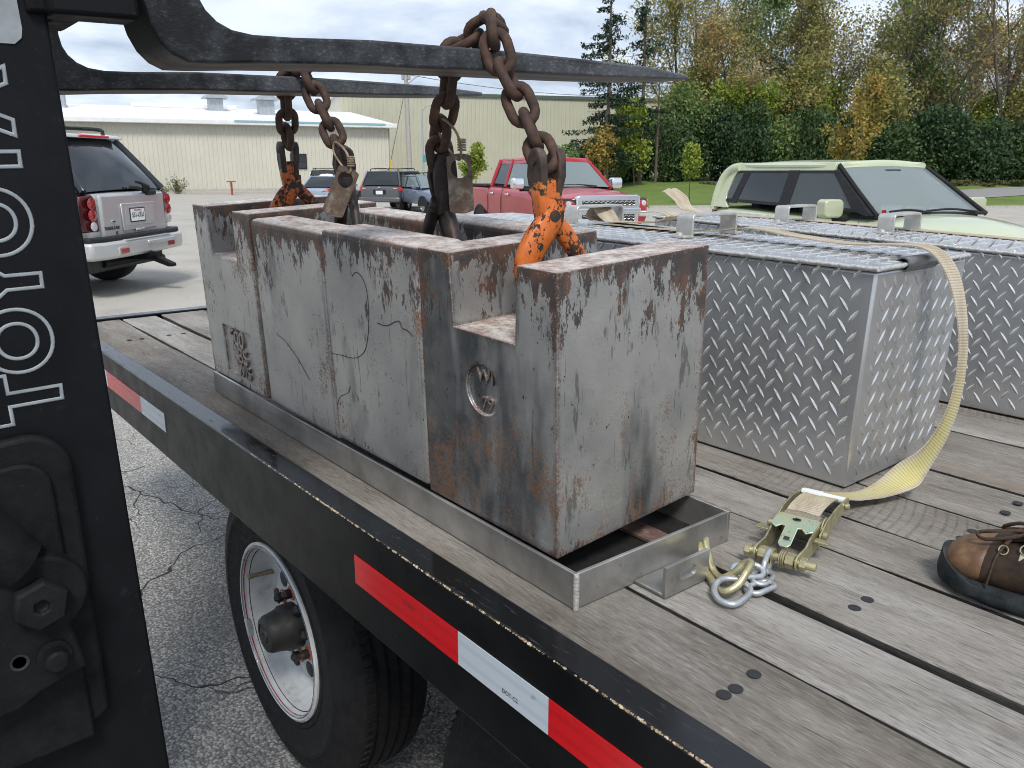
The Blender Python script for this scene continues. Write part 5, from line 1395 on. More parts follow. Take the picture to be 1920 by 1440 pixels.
def lay_chain(parent, P, dark_from=None, ref=Vector((1, 0.3, 0)), me=None, pitch=PITCH, start=0, nm='link', jit=0.10, seed=1):
    """links laid along a smooth path, alternate ones turned a quarter"""
    P = [Vector(p) for p in P]; rnd = random.Random(seed)
    L = [0.0]
    for a, b in zip(P[:-1], P[1:]): L.append(L[-1] + (b - a).length)
    def at(d):
        for i in range(len(P) - 1):
            if d <= L[i + 1] or i == len(P) - 2:
                u = (d - L[i]) / max(1e-9, L[i + 1] - L[i]); return P[i].lerp(P[i + 1], u)
    n = int(L[-1] / pitch); base = parent.location
    for k in range(n):
        a, b = at(k * pitch), at((k + 1) * pitch)
        rot = orient(b - a, ref) @ Matrix.Rotation(PI / 2 * ((k + start) % 2) + rnd.gauss(0, jit) + 0.5, 3, 'Z')
        m = me or (LINKD if dark_from is not None and k >= dark_from else LINK)
        o = link_mesh(nm, m, parent); o.location = (a + b) / 2 - base; o.rotation_euler = rot.to_euler()
    return n
def hook(parent, pin, wdir, body, shank, scale=1.0, flip=1, tilt=0.0):
    """self-locking hook: forked shank, curved arm, hinged gate arm; drawn in a plane through wdir and Z, origin at the shank pin"""
    wd = Vector((wdir[0], wdir[1], 0)).normalized() * flip; th = Vector((-wd.y, wd.x, 0))
    h = empty('hook', Vector(pin) - parent.location, (0, 0, 0), parent)
    mz = Matrix.Rotation(tilt, 3, th)
    def V(w, z, t=0.0): return mz @ ((wd * w + Vector((0, 0, z)) + th * t) * scale)
    # shank cheeks
    for s_ in (-1, 1):
        poly = arcp(0, 0.0, 0.019, 0, 180, 10) + [(-0.021, -0.020), (-0.015, -0.048), (-0.006, -0.066), (0.012, -0.066), (0.019, -0.045), (0.022, -0.020)]
        mb = MB(); mb.prism(poly, lambda w, z: V(s_ * 0.0095 * (1 if z > -0.04 else 0.75), z, w), lambda w, z: V(s_ * 0.0225 * (1 if z > -0.04 else 0.72), z, w * 0.93)); ck = mb.build('shank_cheek', shank, h, bevel=0.003, seg=2)
        mb = MB(); mb.tube([V(s_ * 0.020, 0, 0), V(s_ * 0.0240, 0, 0)], 0.006 * scale, 12); mb.build('pin_end', MAT['ink'], h, smooth=40)
    mb = MB(); mb.prism([(-0.010, -0.024), (0.010, -0.024), (0.021, -0.044), (0.020, -0.080), (-0.014, -0.086), (-0.021, -0.044)], lambda w, z: V(w, z, -0.0135), lambda w, z: V(w, z, 0.0135)); mb.build('neck', body, h, bevel=0.006, seg=3)
    def arm(path, wid, thk, nm, off):
        P = cr_spline([(p[0], 0, p[1]) for p in path], 6); n = len(P); rings = []
        for k, p in enumerate(P):
            t = (P[min(k + 1, n - 1)] - P[max(k - 1, 0)]).normalized(); nn = Vector((t.z, 0, -t.x)); u = k / (n - 1)
            i = u * (len(wid) - 1); a = int(min(i, len(wid) - 2)); w = wid[a] + (wid[a + 1] - wid[a]) * (i - a)
            tt = thk * (1 - 0.25 * u); ring = []
            for q in range(10):
                an_ = 2 * PI * (q + .5) / 10; cx = math.copysign(abs(math.cos(an_)) ** 0.6, math.cos(an_)); cy = math.copysign(abs(math.sin(an_)) ** 0.6, math.sin(an_))
                c = p + nn * (w / 2 * cx); ring.append(V(c.x, c.z, off + tt / 2 * cy))
            rings.append(ring)
        mb = MB(); mb.ring_loft(rings); return mb.build(nm, body, h, smooth=50)
    arm([(0.010, -0.052), (0.004, -0.080), (-0.016, -0.106), (-0.034, -0.138), (-0.032, -0.168), (-0.006, -0.186), (0.020, -0.182)], [0.028, 0.038, 0.041, 0.040, 0.036, 0.030, 0.020], 0.026, 'hook_arm', -0.006)
    arm([(-0.004, -0.060), (0.020, -0.084), (0.046, -0.112), (0.066, -0.142), (0.064, -0.166), (0.046, -0.182)], [0.024, 0.028, 0.028, 0.026, 0.022, 0.014], 0.018, 'gate_arm', 0.0125)
    mb = MB(); mb.lathe([(0.0085, -0.019), (0.0085, 0.0235), (0.006, 0.0255), (0.001, 0.026)], basis(V(1, 0) / scale, Vector((0, 0, 1)), th, V(0.004, -0.076)), 14); mb.build('hinge_pin', MAT['hook_dark'], h, smooth=40)
    mb = MB(); mb.lathe([(0.0050, 0.0), (0.0050, 0.001), (0.0036, 0.0012), (0.0030, 0.0002), (0.0010, 0.0004)], basis(V(1, 0) / scale, Vector((0, 0, 1)), -th, V(-0.020, -0.118, -0.0172)), 14); mb.build('stamp_ring', MAT['ink'], h, smooth=40)
    return h
def rib_on_arm(h): pass

YB = 0.135
barz = [wpos(-i * WL - 0.15, YB, WH - 0.055) for i in range(4)]      # bars of the weights, near to far
HKZ = 0.165
def sling(name, label, fork_x, path, hk):
    e = empty(name, (fork_x, 0.11, 1.69), (0, 0, 0), None, label, 'chain', 'chain slings over the forks')
    for p, st, sd in path: lay_chain(e, cr_spline(p, 10), None, seed=sd, start=st)
    for a in hk: hook(e, *a)
    return e
pD = Vector((barz[0].x - 0.012, 0.128, 1.524)); pC = Vector((barz[1].x + 0.015, 0.135, 1.520))
pB = Vector((barz[2].x + 0.0, 0.118, 1.538)); pA = Vector((barz[3].x, 0.138, 1.552))
# the near chain: leg to the near weight, heap on top of the fork, leg to the second weight
sling('chain_sling', 'rusty chain looped over the near fork, with a bright orange hook', -0.36,
      [([pD + Vector((0, 0, -0.006)), (-0.245, 0.128, 1.570), (-0.272, 0.120, 1.622), (-0.292, 0.108, 1.665), (-0.302, 0.104, 1.700), (-0.325, 0.122, 1.722), (-0.358, 0.150, 1.722), (-0.385, 0.130, 1.708), (-0.412, 0.118, 1.702), (-0.426, 0.116, 1.672), (-0.432, 0.114, 1.63), (-0.455, 0.118, 1.585), (-0.488, 0.130, 1.540), pC + Vector((0, 0, -0.006))], 0, 5)],
      [(pD, (0.18, 1), MAT['orange'], MAT['orange_shank'], 1.0, 1, 0.0), (pC, (1, -0.25), MAT['hook_dark'], MAT['hook_dark'], 1.0, -1, 0.0)])
sling('chain_sling', 'rusty chain looped over the far fork, with dull orange and dark hooks', -0.958,
      [([pB + Vector((0, 0, -0.006)), (-0.838, 0.116, 1.585), (-0.868, 0.108, 1.635), (-0.893, 0.100, 1.680), (-0.905, 0.094, 1.708), (-0.935, 0.098, 1.722), (-0.968, 0.106, 1.716), (-1.000, 0.108, 1.708), (-1.022, 0.110, 1.688), (-1.030, 0.110, 1.648), (-1.046, 0.118, 1.605), (-1.080, 0.130, 1.575), pA + Vector((0, 0, -0.006))], 1, 9)],
      [(pB, (1, -0.35), MAT['hook_dark'], MAT['hook_dark'], 1.0, 1, 0.12), (pA, (0.22, 1), MAT['orange_worn'], MAT['hook_dark'], 1.0, 1, 0.0)])
# identity tags on wire loops
def tag_plate(label, top, tilt, ring_top, n=(0.78, -0.62)):
    """plate hanging from a wire loop; faces the photographer's side"""
    nv = Vector((n[0], n[1], 0)).normalized(); wv = Vector((-nv.y, nv.x, 0))
    e = empty('identity_tag', Vector(top), (0, 0, 0), None, label, 'tag', 'tags on the chain hooks')
    mz = Matrix.Rotation(tilt, 3, nv)
    V = lambda w, z, d=0.0: mz @ (wv * w + Vector((0, 0, z)) + nv * d)
    mb = MB(); n_ = 40
    outer = []
    for k in range(n_):
        a = 2 * PI * k / n_; x = 0.0205 * max(-1, min(1, 1.25 * math.cos(a))); zc = -0.046 + 0.040 * math.sin(a)
        zc = (-0.010 + 0.0125 * math.sin(a) - 0.0) if math.sin(a) > 0 else (-0.082 + 0.0125 * math.sin(a))
        outer.append((x, zc))
    inner = [(0.0145 * math.cos(2 * PI * k / n_), -0.0215 + 0.0155 * math.sin(2 * PI * k / n_)) for k in range(n_)]
    for d0, fl_ in ((0.0016, False), (-0.0016, True)):
        vs = [V(x, z, d0) for x, z in outer] + [V(x, z, d0) for x, z in inner]
        mb.add(vs, [((i, (i + 1) % n_, n_ + (i + 1) % n_, n_ + i) if not fl_ else (i, n_ + i, n_ + (i + 1) % n_, (i + 1) % n_)) for i in range(n_)])
    for ring in (outer, inner):
        vs = [V(x, z, 0.0016) for x, z in ring] + [V(x, z, -0.0016) for x, z in ring]
        mb.add(vs, [(i, (i + 1) % n_, n_ + (i + 1) % n_, n_ + i) for i in range(n_)])
    mb.build('plate', MAT['tag'], e, smooth=40)
    rt = Vector(ring_top) - Vector(top); lo = V(0.0, -0.003)
    side = (nv * 0.7 + wv * 0.7).normalized()
    mid = (rt + lo) / 2
    P = cr_spline([rt, mid + side * 0.020 + (rt - lo) * 0.12, lo + side * 0.006, lo - side * 0.010, mid - side * 0.022 + (rt - lo) * 0.12], 6, True)
    mb = MB(); mb.tube(P, 0.0022, 7, cap=False, closed=True); mb.build('wire_loop', MAT['wire'], e, smooth=60)
    k = mid + side * 0.020 + (lo - rt) * 0.18
    mb = MB()
    for q in range(5): mb.tube(cr_spline([k + Vector((0.006 * math.cos(a + q), 0.006 * math.sin(a + q), 0.004 * (q - 2))) for a in [i * PI / 3 for i in range(6)]], 2, True), 0.0018, 5, cap=False, closed=True)
    mb.build('wire_knot', MAT['wire'], e, smooth=60)
    return e
tag_plate('tarnished tag plate with a round hole, hanging upright beside the near chain', (-0.442, 0.140, 1.535), 0.05, (-0.445, 0.112, 1.590))
tag_plate('rusty tag plate tilted to the left, hanging from the far chain', (-0.740, 0.098, 1.512), -0.42, (-0.790, 0.098, 1.562))
# ------------------------------------------------------------------ tread-plate boxes
def lugs(mb, o, eu, ev, en, U, V, a=0.0380, skip=0.006):
    """raised lozenges of tread plate over a U x V rectangle: two interleaved slanting rows"""
    o, eu, ev, en = Vector(o), Vector(eu), Vector(ev), Vector(en)
    for par, ang in ((0, R(52)), (1, R(-52))):
        du = eu * math.cos(ang) + ev * math.sin(ang); dv = -eu * math.sin(ang) + ev * math.cos(ang)
        nu, nv = int(U / a) + 1, int(V / a) + 1
        for i in range(nu):
            for j in range(nv):
                u = a * (i + 0.25 + 0.5 * par); v = a * (j + 0.25 + 0.5 * par)
                if u < 0.010 or u > U - 0.010 or v < 0.012 or v > V - 0.012: continue
                c = o + eu * u + ev * v
                l, w, h = 0.0166, 0.0033, 0.0022
                vs = [c - du * l, c + du * l, c - du * l * .35 + dv * w, c + du * l * .35 + dv * w, c - du * l * .35 - dv * w, c + du * l * .35 - dv * w,
                      c - du * l * .55 + en * h * .7, c + en * h, c + du * l * .55 + en * h * .7]
                b = len(mb.v); mb.v += [tuple(p) for p in vs]
                mb.f += [tuple(b + k for k in f) for f in ((0, 6, 2), (6, 7, 2), (2, 7, 3), (7, 8, 3), (8, 1, 3), (0, 4, 6), (4, 7, 6), (4, 5, 7), (5, 8, 7), (5, 1, 8))]
def tread_box(label, x0, x1, y0, y1, zt0, zt1, handles, taper=0.014, lip=True):
    """zt0/zt1: lid height at the far (x0) and near (x1) end"""
    e = empty('tread_plate_box', (x1, y0, DK), (0, 0, 0), None, label, 'box', 'aluminium tread-plate boxes')
    Lx, Wy = x1 - x0, y1 - y0; h0, h1 = zt0 - DK, zt1 - DK
    zb_ = 0.004
    c = [(-taper, 0.004, zb_), (-Lx + taper, 0.004, zb_), (-Lx + taper, Wy - 0.004, zb_), (-taper, Wy - 0.004, zb_)]
    t = [(0, 0, h1 - 0.010), (-Lx, 0, h0 - 0.010), (-Lx, Wy, h0 - 0.010), (0, Wy, h1 - 0.010)]
    mb = MB(); mb.add(c + t, [(0, 1, 2, 3), (7, 6, 5, 4), (0, 4, 5, 1), (1, 5, 6, 2), (2, 6, 7, 3), (3, 7, 4, 0)]); mb.build('body', MAT['alu'], e, bevel=0.005, seg=3)
    # lid
    q = 0.0035
    c2 = [(q, -q, h1 - 0.0095), (-Lx - q, -q, h0 - 0.0095), (-Lx - q, Wy + q, h0 - 0.0095), (q, Wy + q, h1 - 0.0095)]
    t2 = [(p[0], p[1], p[2] + 0.0095) for p in c2]
    mb = MB(); mb.add(c2 + t2, [(0, 1, 2, 3), (7, 6, 5, 4), (0, 4, 5, 1), (1, 5, 6, 2), (2, 6, 7, 3), (3, 7, 4, 0)]); mb.build('lid', MAT['alu'], e, bevel=0.003, seg=2)
    rnd2 = random.Random(7); mb = MB()
    rim = [Vector(p) for p in t2]
    for a_, b_ in ((rim[1], rim[0]), (rim[0], rim[3])):
        n = int((b_ - a_).length / 0.0065)
        P = [a_.lerp(b_, k / n) + Vector((0, 0, -0.0045)) + Vector((rnd2.gauss(0, .0006), rnd2.gauss(0, .0006), rnd2.gauss(0, .0006))) for k in range(n + 1)]
        mb.tube(P, [0.0038 + 0.0007 * (k % 2) + rnd2.gauss(0, .0003) for k in range(n + 1)], 7)
    mb.build('weld_bead', MAT['alu_bead'], e, smooth=70)
    def face(nm, o, p_u, p_v):
        o = Vector(o); u = Vector(p_u) - o; v = Vector(p_v) - o; eu = u.normalized(); ev = (v - eu * v.dot(eu)).normalized(); en = eu.cross(ev)
        mb = MB(); lugs(mb, o + en * 0.0001, eu, ev, en, u.length, v.length)
        l = mb.build(nm, MAT['alu_lug'], e, fix=False); l['kind'] = 'stuff'
    face('tread_pattern', c[1], c[0], t[1])          # side towards the weights
    face('tread_pattern', c[0], c[3], t[0])          # end
    face('tread_pattern', t2[1], t2[0], t2[2])       # lid
    for hx, hy0, hy1 in handles:
        z = h1 + (h0 - h1) * ((x1 - hx) / Lx)
        hd = empty('handle', (hx - x1, hy0 - y0, z), (0, 0, 0), e)
        w = hy1 - hy0; hh = 0.052; b = 0.046; tk = 0.006
        mb = MB(); rb = 0.012
        out = [(0, 0.001), (0, hh - rb)] + arcp(rb, hh - rb, rb, 180, 90, 4)[1:] + arcp(w - rb, hh - rb, rb, 90, 0, 4) + [(w, 0.001)]
        ins = [(w - tk, 0.001), (w - tk, hh - rb)] + arcp(w - rb, hh - rb, rb - tk, 0, 90, 4)[1:] + arcp(rb, hh - rb, rb - tk, 90, 180, 4) + [(tk, 0.001)]
        n = len(out); ring = out + ins
        A_ = [(-b / 2, y, zz) for y, zz in ring]; B_2 = [(b / 2, y, zz) for y, zz in ring]; m = len(ring)
        fs = [(i, (i + 1) % m, m + (i + 1) % m, m + i) for i in range(m)]
        for i in range(n - 1):
            fs.append((i, i + 1, m - 2 - i, m - 1 - i)); fs.append((m + i, m + m - 1 - i, m + m - 2 - i, m + i + 1))
        mb.add(A_ + B_2, fs); mb.build('handle_strap', MAT['alu_cast'], hd, bevel=0.0012)
        for yy, sg in ((-0.012, -1), (w + 0.012, 1)):
            mb = MB(); mb.box((0, yy, 0.0035), (b * 0.9, 0.026, 0.006)); mb.build('handle_foot', MAT['alu_cast'], hd, bevel=0.0015)
            mb = MB(); mb.lathe([(0.008, 0.0), (0.008, 0.004), (0.005, 0.006), (0.001, 0.0062)], Matrix.Translation((0, yy + sg * 0.004, 0.0066)), 10); mb.build('bolt_head', MAT['alu_cast'], hd, smooth=40)
    return e
BX1 = tread_box('nearer aluminium tread-plate box beside the grey weights, strap over its lid', -1.36, 0.027, 0.657, 1.004, 1.374, 1.356, ((-0.49, 0.79, 0.955), (-0.86, 0.79, 0.965)))
BX2 = tread_box('farther aluminium tread-plate box beyond the strapped one, two handles on its lid', -1.08, 0.42, 1.368, 1.72, 1.366, 1.318, ((-0.375, 1.48, 1.635), (-0.690, 1.48, 1.635)))

# ------------------------------------------------------------------ ratchet strap
def ribbon(name, pts, wvecs, mat, parent, width=0.05, thick=0.0022, n=12, u0=0.0):
    """flat band: centre line points with the direction of its width at each"""
    P = cr_spline(pts, n); Wd = cr_spline(wvecs, n); m = len(P)
    L = [0.0]
    for a, b in zip(P[:-1], P[1:]): L.append(L[-1] + (b - a).length)
    me = bpy.data.meshes.new(name); vs = []; us = []
    K = 5
    for k in range(m):
        t = (P[min(k + 1, m - 1)] - P[max(k - 1, 0)]).normalized(); w = Wd[k] - t * Wd[k].dot(t); w.normalize(); nn = t.cross(w)
        for side in (1, -1):
            for q in range(K):
                v = q / (K - 1); cup = 0.0008 * (2 * v - 1) ** 2
                vs.append(tuple(P[k] + w * (v - 0.5) * width + nn * (thick / 2 * side + cup))); us.append((u0 + L[k], v))
    fs = []
    for k in range(m - 1):
        a, b = k * 2 * K, (k + 1) * 2 * K
        for q in range(K - 1):
            fs.append((a + q, a + q + 1, b + q + 1, b + q)); fs.append((a + K + q + 1, a + K + q, b + K + q, b + K + q + 1))
        fs.append((a + K, a, b, b + K)); fs.append((a + K - 1, a + 2 * K - 1, b + 2 * K - 1, b + K - 1))
    for a in (0, (m - 1) * 2 * K):
        for q in range(K - 1): fs.append((a + q, a + K + q, a + K + q + 1, a + q + 1))
    me.from_pydata(vs, [], fs); me.update()
    uvl = me.uv_layers.new(name='UVMap')
    for lp in me.loops: uvl.data[lp.index].uv = us[lp.vertex_index]
    me.materials.append(mat); me.shade_smooth(); me.set_sharp_from_angle(angle=R(50))
    return link_mesh(name, me, parent)
strap = empty('ratchet_strap', (0.06, 0.45, DK), (0, 0, 0), None, 'tan and yellow ratchet strap draped over the box to a zinc ratchet on the deck', 'strap')
so = Vector(strap.location)
Y = Vector((0, 1, 0))
sp = [((-0.80, 0.885, 1.3725), Y), ((-0.60, 0.880, 1.3705), Y), ((-0.47, 0.872, 1.3745), Y), ((-0.36, 0.862, 1.388), Y), ((-0.24, 0.852, 1.378), Y), ((-0.12, 0.842, 1.372), Y), ((-0.02, 0.835, 1.378), Y), ((0.035, 0.832, 1.374), Y), ((0.072, 0.830, 1.340), (0.0, 1, 0)),
      ((0.098, 0.826, 1.280), (-0.08, 1, 0)), ((0.116, 0.818, 1.205), (-0.12, .95, 0)), ((0.122, 0.802, 1.125), (-0.05, 0.95, 0.03)), ((0.116, 0.778, 1.060), (0.12, 0.98, 0.08)), ((0.103, 0.742, 1.010), (0.35, 0.9, 0.14)), ((0.086, 0.694, 0.978), (0.78, 0.58, 0.18)), ((0.070, 0.644, 0.966), (0.92, 0.34, 0.14)), ((0.056, 0.595, 0.970), (1, 0.12, 0.05)), ((0.050, 0.548, 0.982), (1, 0.18, 0)), ((0.054, 0.505, 0.994), (1, 0.22, 0)), ((0.062, 0.470, 1.000), (1, 0.25, 0)), ((0.071, 0.432, 1.000), (1, 0.25, 0)), ((0.078, 0.400, 0.990), (1, 0.25, 0))]
ribbon('webbing', [Vector(p) - so for p, w in sp], [Vector(w) for p, w in sp], MAT['web'], strap)
# folded tail of webbing on the lid, round the far handle
sp2 = [((-0.80, 0.885, 1.3755), Y), ((-0.845, 0.90, 1.400), (0.2, 1, 0.2)), ((-0.872, 0.905, 1.418), (0.1, 1, 0.1)), ((-0.885, 0.90, 1.395), Y), ((-0.86, 0.89, 1.378), Y), ((-0.76, 0.895, 1.3785), Y), ((-0.68, 0.90, 1.382), Y), ((-0.635, 0.905, 1.390), Y), ((-0.62, 0.905, 1.402), Y), ((-0.65, 0.90, 1.410), Y), ((-0.72, 0.90, 1.405), Y)]
ribbon('webbing_fold', [Vector(p) - so for p, w in sp2], [Vector(w) for p, w in sp2], MAT['web'], strap, u0=3.0)
# second strap lying along the farther box
s2 = empty('loose_strap', (-0.6, 1.55, 1.36), (0, 0, 0), None, 'tan strap lying along the farther box, its end sticking up at the left', 'strap')
so2 = Vector(s2.location)
zl = lambda x: 1.318 + (1.366 - 1.318) * ((0.42 - x) / 1.50) + 0.004
sp3 = [((0.43, 1.66, zl(0.43)), Y), ((0.1, 1.655, zl(0.1)), Y), ((-0.3, 1.65, zl(-0.3)), Y), ((-0.7, 1.645, zl(-0.7)), Y), ((-0.94, 1.58, zl(-0.94)), Y), ((-1.02, 1.54, zl(-1.02) + 0.003), Y), ((-1.075, 1.525, 1.385), (0.3, 1, 0)), ((-1.100, 1.515, 1.415), (0.5, 1, 0)), ((-1.130, 1.505, 1.436), (0.5, 1, 0.1)), ((-1.152, 1.50, 1.440), (0.5, 1, 0.1))]
ribbon('webbing', [Vector(p) - so2 for p, w in sp3], [Vector(w) for p, w in sp3], MAT['web'], s2, u0=3.0)
# corner protector
cp = MB()
P_ = arcp(0.028, 1.352, 0.0135, 200, -75, 12); Pi_ = arcp(0.028, 1.352, 0.0105, -75, 200, 12)
cp.prism(P_ + Pi_, lambda x, z: (x - 0.028, -0.055, z - 1.352), lambda x, z: (x - 0.028, 0.055, z - 1.352))
prop(cp.build('corner_protector', simple('grey_split_tube', (0.20, 0.205, 0.21), 0.3, 0.7, 0.2, 30.0), None, smooth=40, loc=(0.024, 0.805, 1.352)), 'grey split tube guarding the box edge under the strap', 'edge protector')

# ratchet
rt = empty('ratchet', Vector((0.080, 0.405, 0.018 + DK)) - so, (0, 0, R(14)), strap)
# local: y runs along the strap (towards the webbing), x across
def side_plate(x, poly, nm, mat, t=0.0028): 
    mb = MB(); mb.prism(poly, lambda y, z: (x - t / 2, y, z), lambda y, z: (x + t / 2, y, z)); return mb.build(nm, mat, rt, bevel=0.0006)
frame_poly = [(-0.108, -0.008)] + arcp(-0.108, 0.004, 0.012, 270, 90, 6) + [(-0.075, 0.014), (-0.045, 0.026), (0.0, 0.030), (0.012, 0.020), (0.012, -0.006), (-0.03, -0.012)]
for x in (-0.030, 0.030): side_plate(x, frame_poly, 'frame_plate', MAT['zinc'])
hand_poly = [(-0.035, 0.000), (-0.030, 0.018), (0.0, 0.030), (0.05, 0.034), (0.115, 0.030), (0.125, 0.022), (0.118, 0.012), (0.05, 0.006), (0.0, 0.000)]
for x in (-0.0365, 0.0365): side_plate(x, hand_poly, 'handle_plate', MAT['zinc'], 0.0026)
for x in (-0.0335, 0.0335):
    mb = MB(); mb.lathe([(0.019, -0.0012), (0.020, 0.0), (0.019, 0.0012)], basis((0, 1, 0), (0, 0, 1), (1, 0, 0), (x, 0.002, 0.014)), 22); mb.build('ratchet_gear', MAT['zinc'], rt, smooth=40)
# spool of webbing
mb = MB()
prof = [(0.0185 + 0.0006 * (k % 2), -0.0265 + 0.053 * k / 34) for k in range(35)]
mb.lathe(prof, basis((0, 1, 0), (0, 0, 1), (1, 0, 0), (0, 0.002, 0.014)), 28)
mb.build('webbing_spool', simple('dark_webbing_spool', (0.235, 0.200, 0.145), 0.85, 0, 0.25, 300.0, 0.4), rt, smooth=70)
mb = MB(); mb.span((-0.0272, 0.014, 0.0285), (0.0272, 0.021, 0.0300)); mb.build('webbing_stripe', simple('dark_grey_stripe', (0.075, 0.085, 0.095), 0.8), rt)
# pawl plate with its tongue and slot
pl_ = MB(); out = [(-0.0315, -0.014), (-0.0315, -0.050), (-0.022, -0.055), (-0.015, -0.049), (-0.0095, -0.050), (-0.0095, -0.078), (-0.006, -0.083), (0.006, -0.083), (0.0095, -0.078), (0.0095, -0.050), (0.015, -0.049), (0.022, -0.055), (0.0315, -0.050), (0.0315, -0.014), (0.026, -0.011), (-0.026, -0.011)]
fz = lambda y: 0.0325 if y > -0.045 else 0.0325 - (-0.045 - y) * 0.55
mbp = MB(); n = len(out)
mbp.add([(x, y, fz(y) - 0.0022) for x, y in out] + [(x, y, fz(y)) for x, y in out], [tuple(range(n))[::-1], tuple(range(n, 2 * n))] + [(i, (i + 1) % n, n + (i + 1) % n, n + i) for i in range(n)])
pw = mbp.build('pawl_plate', MAT['chromate'], rt, bevel=0.0006)
mb = MB(); mb.lathe([(0.0052, 0), (0.0052, 0.0006), (0.0040, 0.0008), (0.0030, 0.0)], Matrix.Translation((0, -0.026, 0.0326)) @ Matrix.Diagonal((1.25, 0.8, 1, 1)), 16); mb.build('plate_hole', MAT['ink'], rt, smooth=40)
mb = MB(); mb.box((0, -0.070, 0.0192), (0.008, 0.006, 0.0012), Matrix.Rotation(0.5, 3, 'X')); mb.build('tongue_slot', MAT['ink'], rt)
for s_ in (-1, 1):
    mb = MB(); mb.box((s_ * 0.044, -0.045, 0.016), (0.020, 0.013, 0.0030)); mb.build('release_tab', MAT['zinc'], rt, bevel=0.0006)
    mb = MB(); mb.lathe([(0.0062, 0), (0.0062, 0.006), (0.0045, 0.007)], basis((0, 1, 0), (0, 0, 1), (s_, 0, 0), (s_ * 0.0385, -0.018, 0.014)), 10); mb.build('rivet', MAT['zinc'], rt, smooth=40)
    mb = MB(); mb.lathe([(0.0055, 0), (0.0055, 0.005), (0.0040, 0.006)], basis((0, 1, 0), (0, 0, 1), (s_, 0, 0), (s_ * 0.0385, 0.100, 0.020)), 10); mb.build('rivet', MAT['zinc'], rt, smooth=40)
mb = MB(); mb.tube([(-0.036, 0.112, 0.024), (0.036, 0.112, 0.024)], 0.0058, 12); mb.build('handle_bar', MAT['trim_white'], rt, smooth=40)
mb = MB(); mb.span((-0.034, 0.100, 0.026), (-0.002, 0.120, 0.0285)); mb.build('handle_label', MAT['trim_white'], rt, bevel=0.0005)
# anchor bolt with nuts and washers
Bx = lambda x: basis((0, 1, 0), (0, 0, 1), (1, 0, 0), (x, -0.108, 0.004))
mb = MB(); mb.lathe([(0.006, -0.047), (0.006, 0.056)], Bx(0), 14); mb.build('bolt_shaft', MAT['zinc'], rt, smooth=40)
for x, rr, h in ((-0.047, 0.0095, 0.009), (-0.026, 0.0115, 0.013), (0.0135, 0.0115, 0.013), (0.0335, 0.0100, 0.009)):
    mb = MB(); mb.lathe([(rr * .9, 0), (rr, 0.001), (rr, h - 0.001), (rr * .9, h)], Bx(x), 6); mb.build('hex_nut', MAT['zinc'], rt)
for x in (-0.0120, -0.0090, -0.0060, 0.0050, 0.0078, 0.0106):
    mb = MB(); mb.lathe([(0.0115, 0), (0.0125, 0.0008), (0.0125, 0.0018), (0.0115, 0.0024)], Bx(x), 18); mb.build('washer', MAT['zinc'], rt, smooth=40)
# galvanised links and bent-rod hook
def one_link(pts, r, nm, mat, closed=True, seg=6):
    mb = MB(); mb.tube(cr_spline([Vector(p) - so for p in pts], seg, closed), r, 10, cap=not closed, closed=closed); return mb.build(nm, mat, strap, smooth=60)
def stadium(c, d, n, L, W):
    """link outline centred at c, long axis d, plane normal n"""
    c, d, n = Vector(c), Vector(d).normalized(), Vector(n).normalized(); w = n.cross(d).normalized(); P = []
    hl = (L - W) / 2
    for k in range(7): a = -PI / 2 + PI * k / 6; P.append(c + d * (hl + W / 2 * math.cos(a)) + w * W / 2 * math.sin(a))
    for k in range(7): a = PI / 2 + PI * k / 6; P.append(c + d * (-hl + W / 2 * math.cos(a)) + w * W / 2 * math.sin(a))
    return P
one_link(stadium((0.103, 0.283, 0.968), (0.35, -1, -0.35), (1, 0.35, 0.1), 0.040, 0.021), 0.0040, 'chain_link', MAT['galv'], True, 2)
one_link(stadium((0.112, 0.258, 0.957), (0.2, -1, 0.0), (0.1, 0.15, 1), 0.044, 0.023), 0.0040, 'chain_link', MAT['galv'], True, 2)
one_link(stadium((0.100, 0.240, 0.968), (-0.5, -1, 0.1), (0.45, 0.1, 0.9), 0.046, 0.022), 0.0040, 'chain_link', MAT['galv'], True, 2)
one_link(stadium((0.126, 0.233, 0.956), (-0.1, -1, 0.0), (-0.05, 0.1, 1), 0.046, 0.022), 0.0040, 'chain_link', MAT['galv'], True, 2)
one_link([(0.106, 0.214, 0.964), (0.090, 0.196, 0.966), (0.094, 0.172, 0.962), (0.112, 0.160, 0.957), (0.130, 0.166, 0.956), (0.131, 0.190, 0.957), (0.124, 0.212, 0.959)], 0.0046, 'chain_link', MAT['galv'], True, 5)
# rod hook: two parallel prongs joined by a bow
one_link([(0.022, 0.246, 0.984), (0.026, 0.240, 0.982), (0.045, 0.226, 0.966), (0.062, 0.216, 0.957), (0.082, 0.208, 0.960), (0.098, 0.214, 0.975), (0.106, 0.222, 0.988), (0.115, 0.222, 0.992), (0.119, 0.206, 0.984), (0.119, 0.190, 0.972), (0.110, 0.176, 0.962), (0.092, 0.183, 0.956), (0.070, 0.198, 0.956), (0.046, 0.211, 0.960), (0.026, 0.230, 0.974), (0.019, 0.238, 0.978)], 0.0055, 'rod_hook', MAT['zinc'], False, 5)

# ------------------------------------------------------------------ work boot
boot = empty('work_boot', (0.443, 0.496, DK), (0, 0, R(186)), None, 'brown leather work boot with grey rubber toe standing on the deck', 'boot')
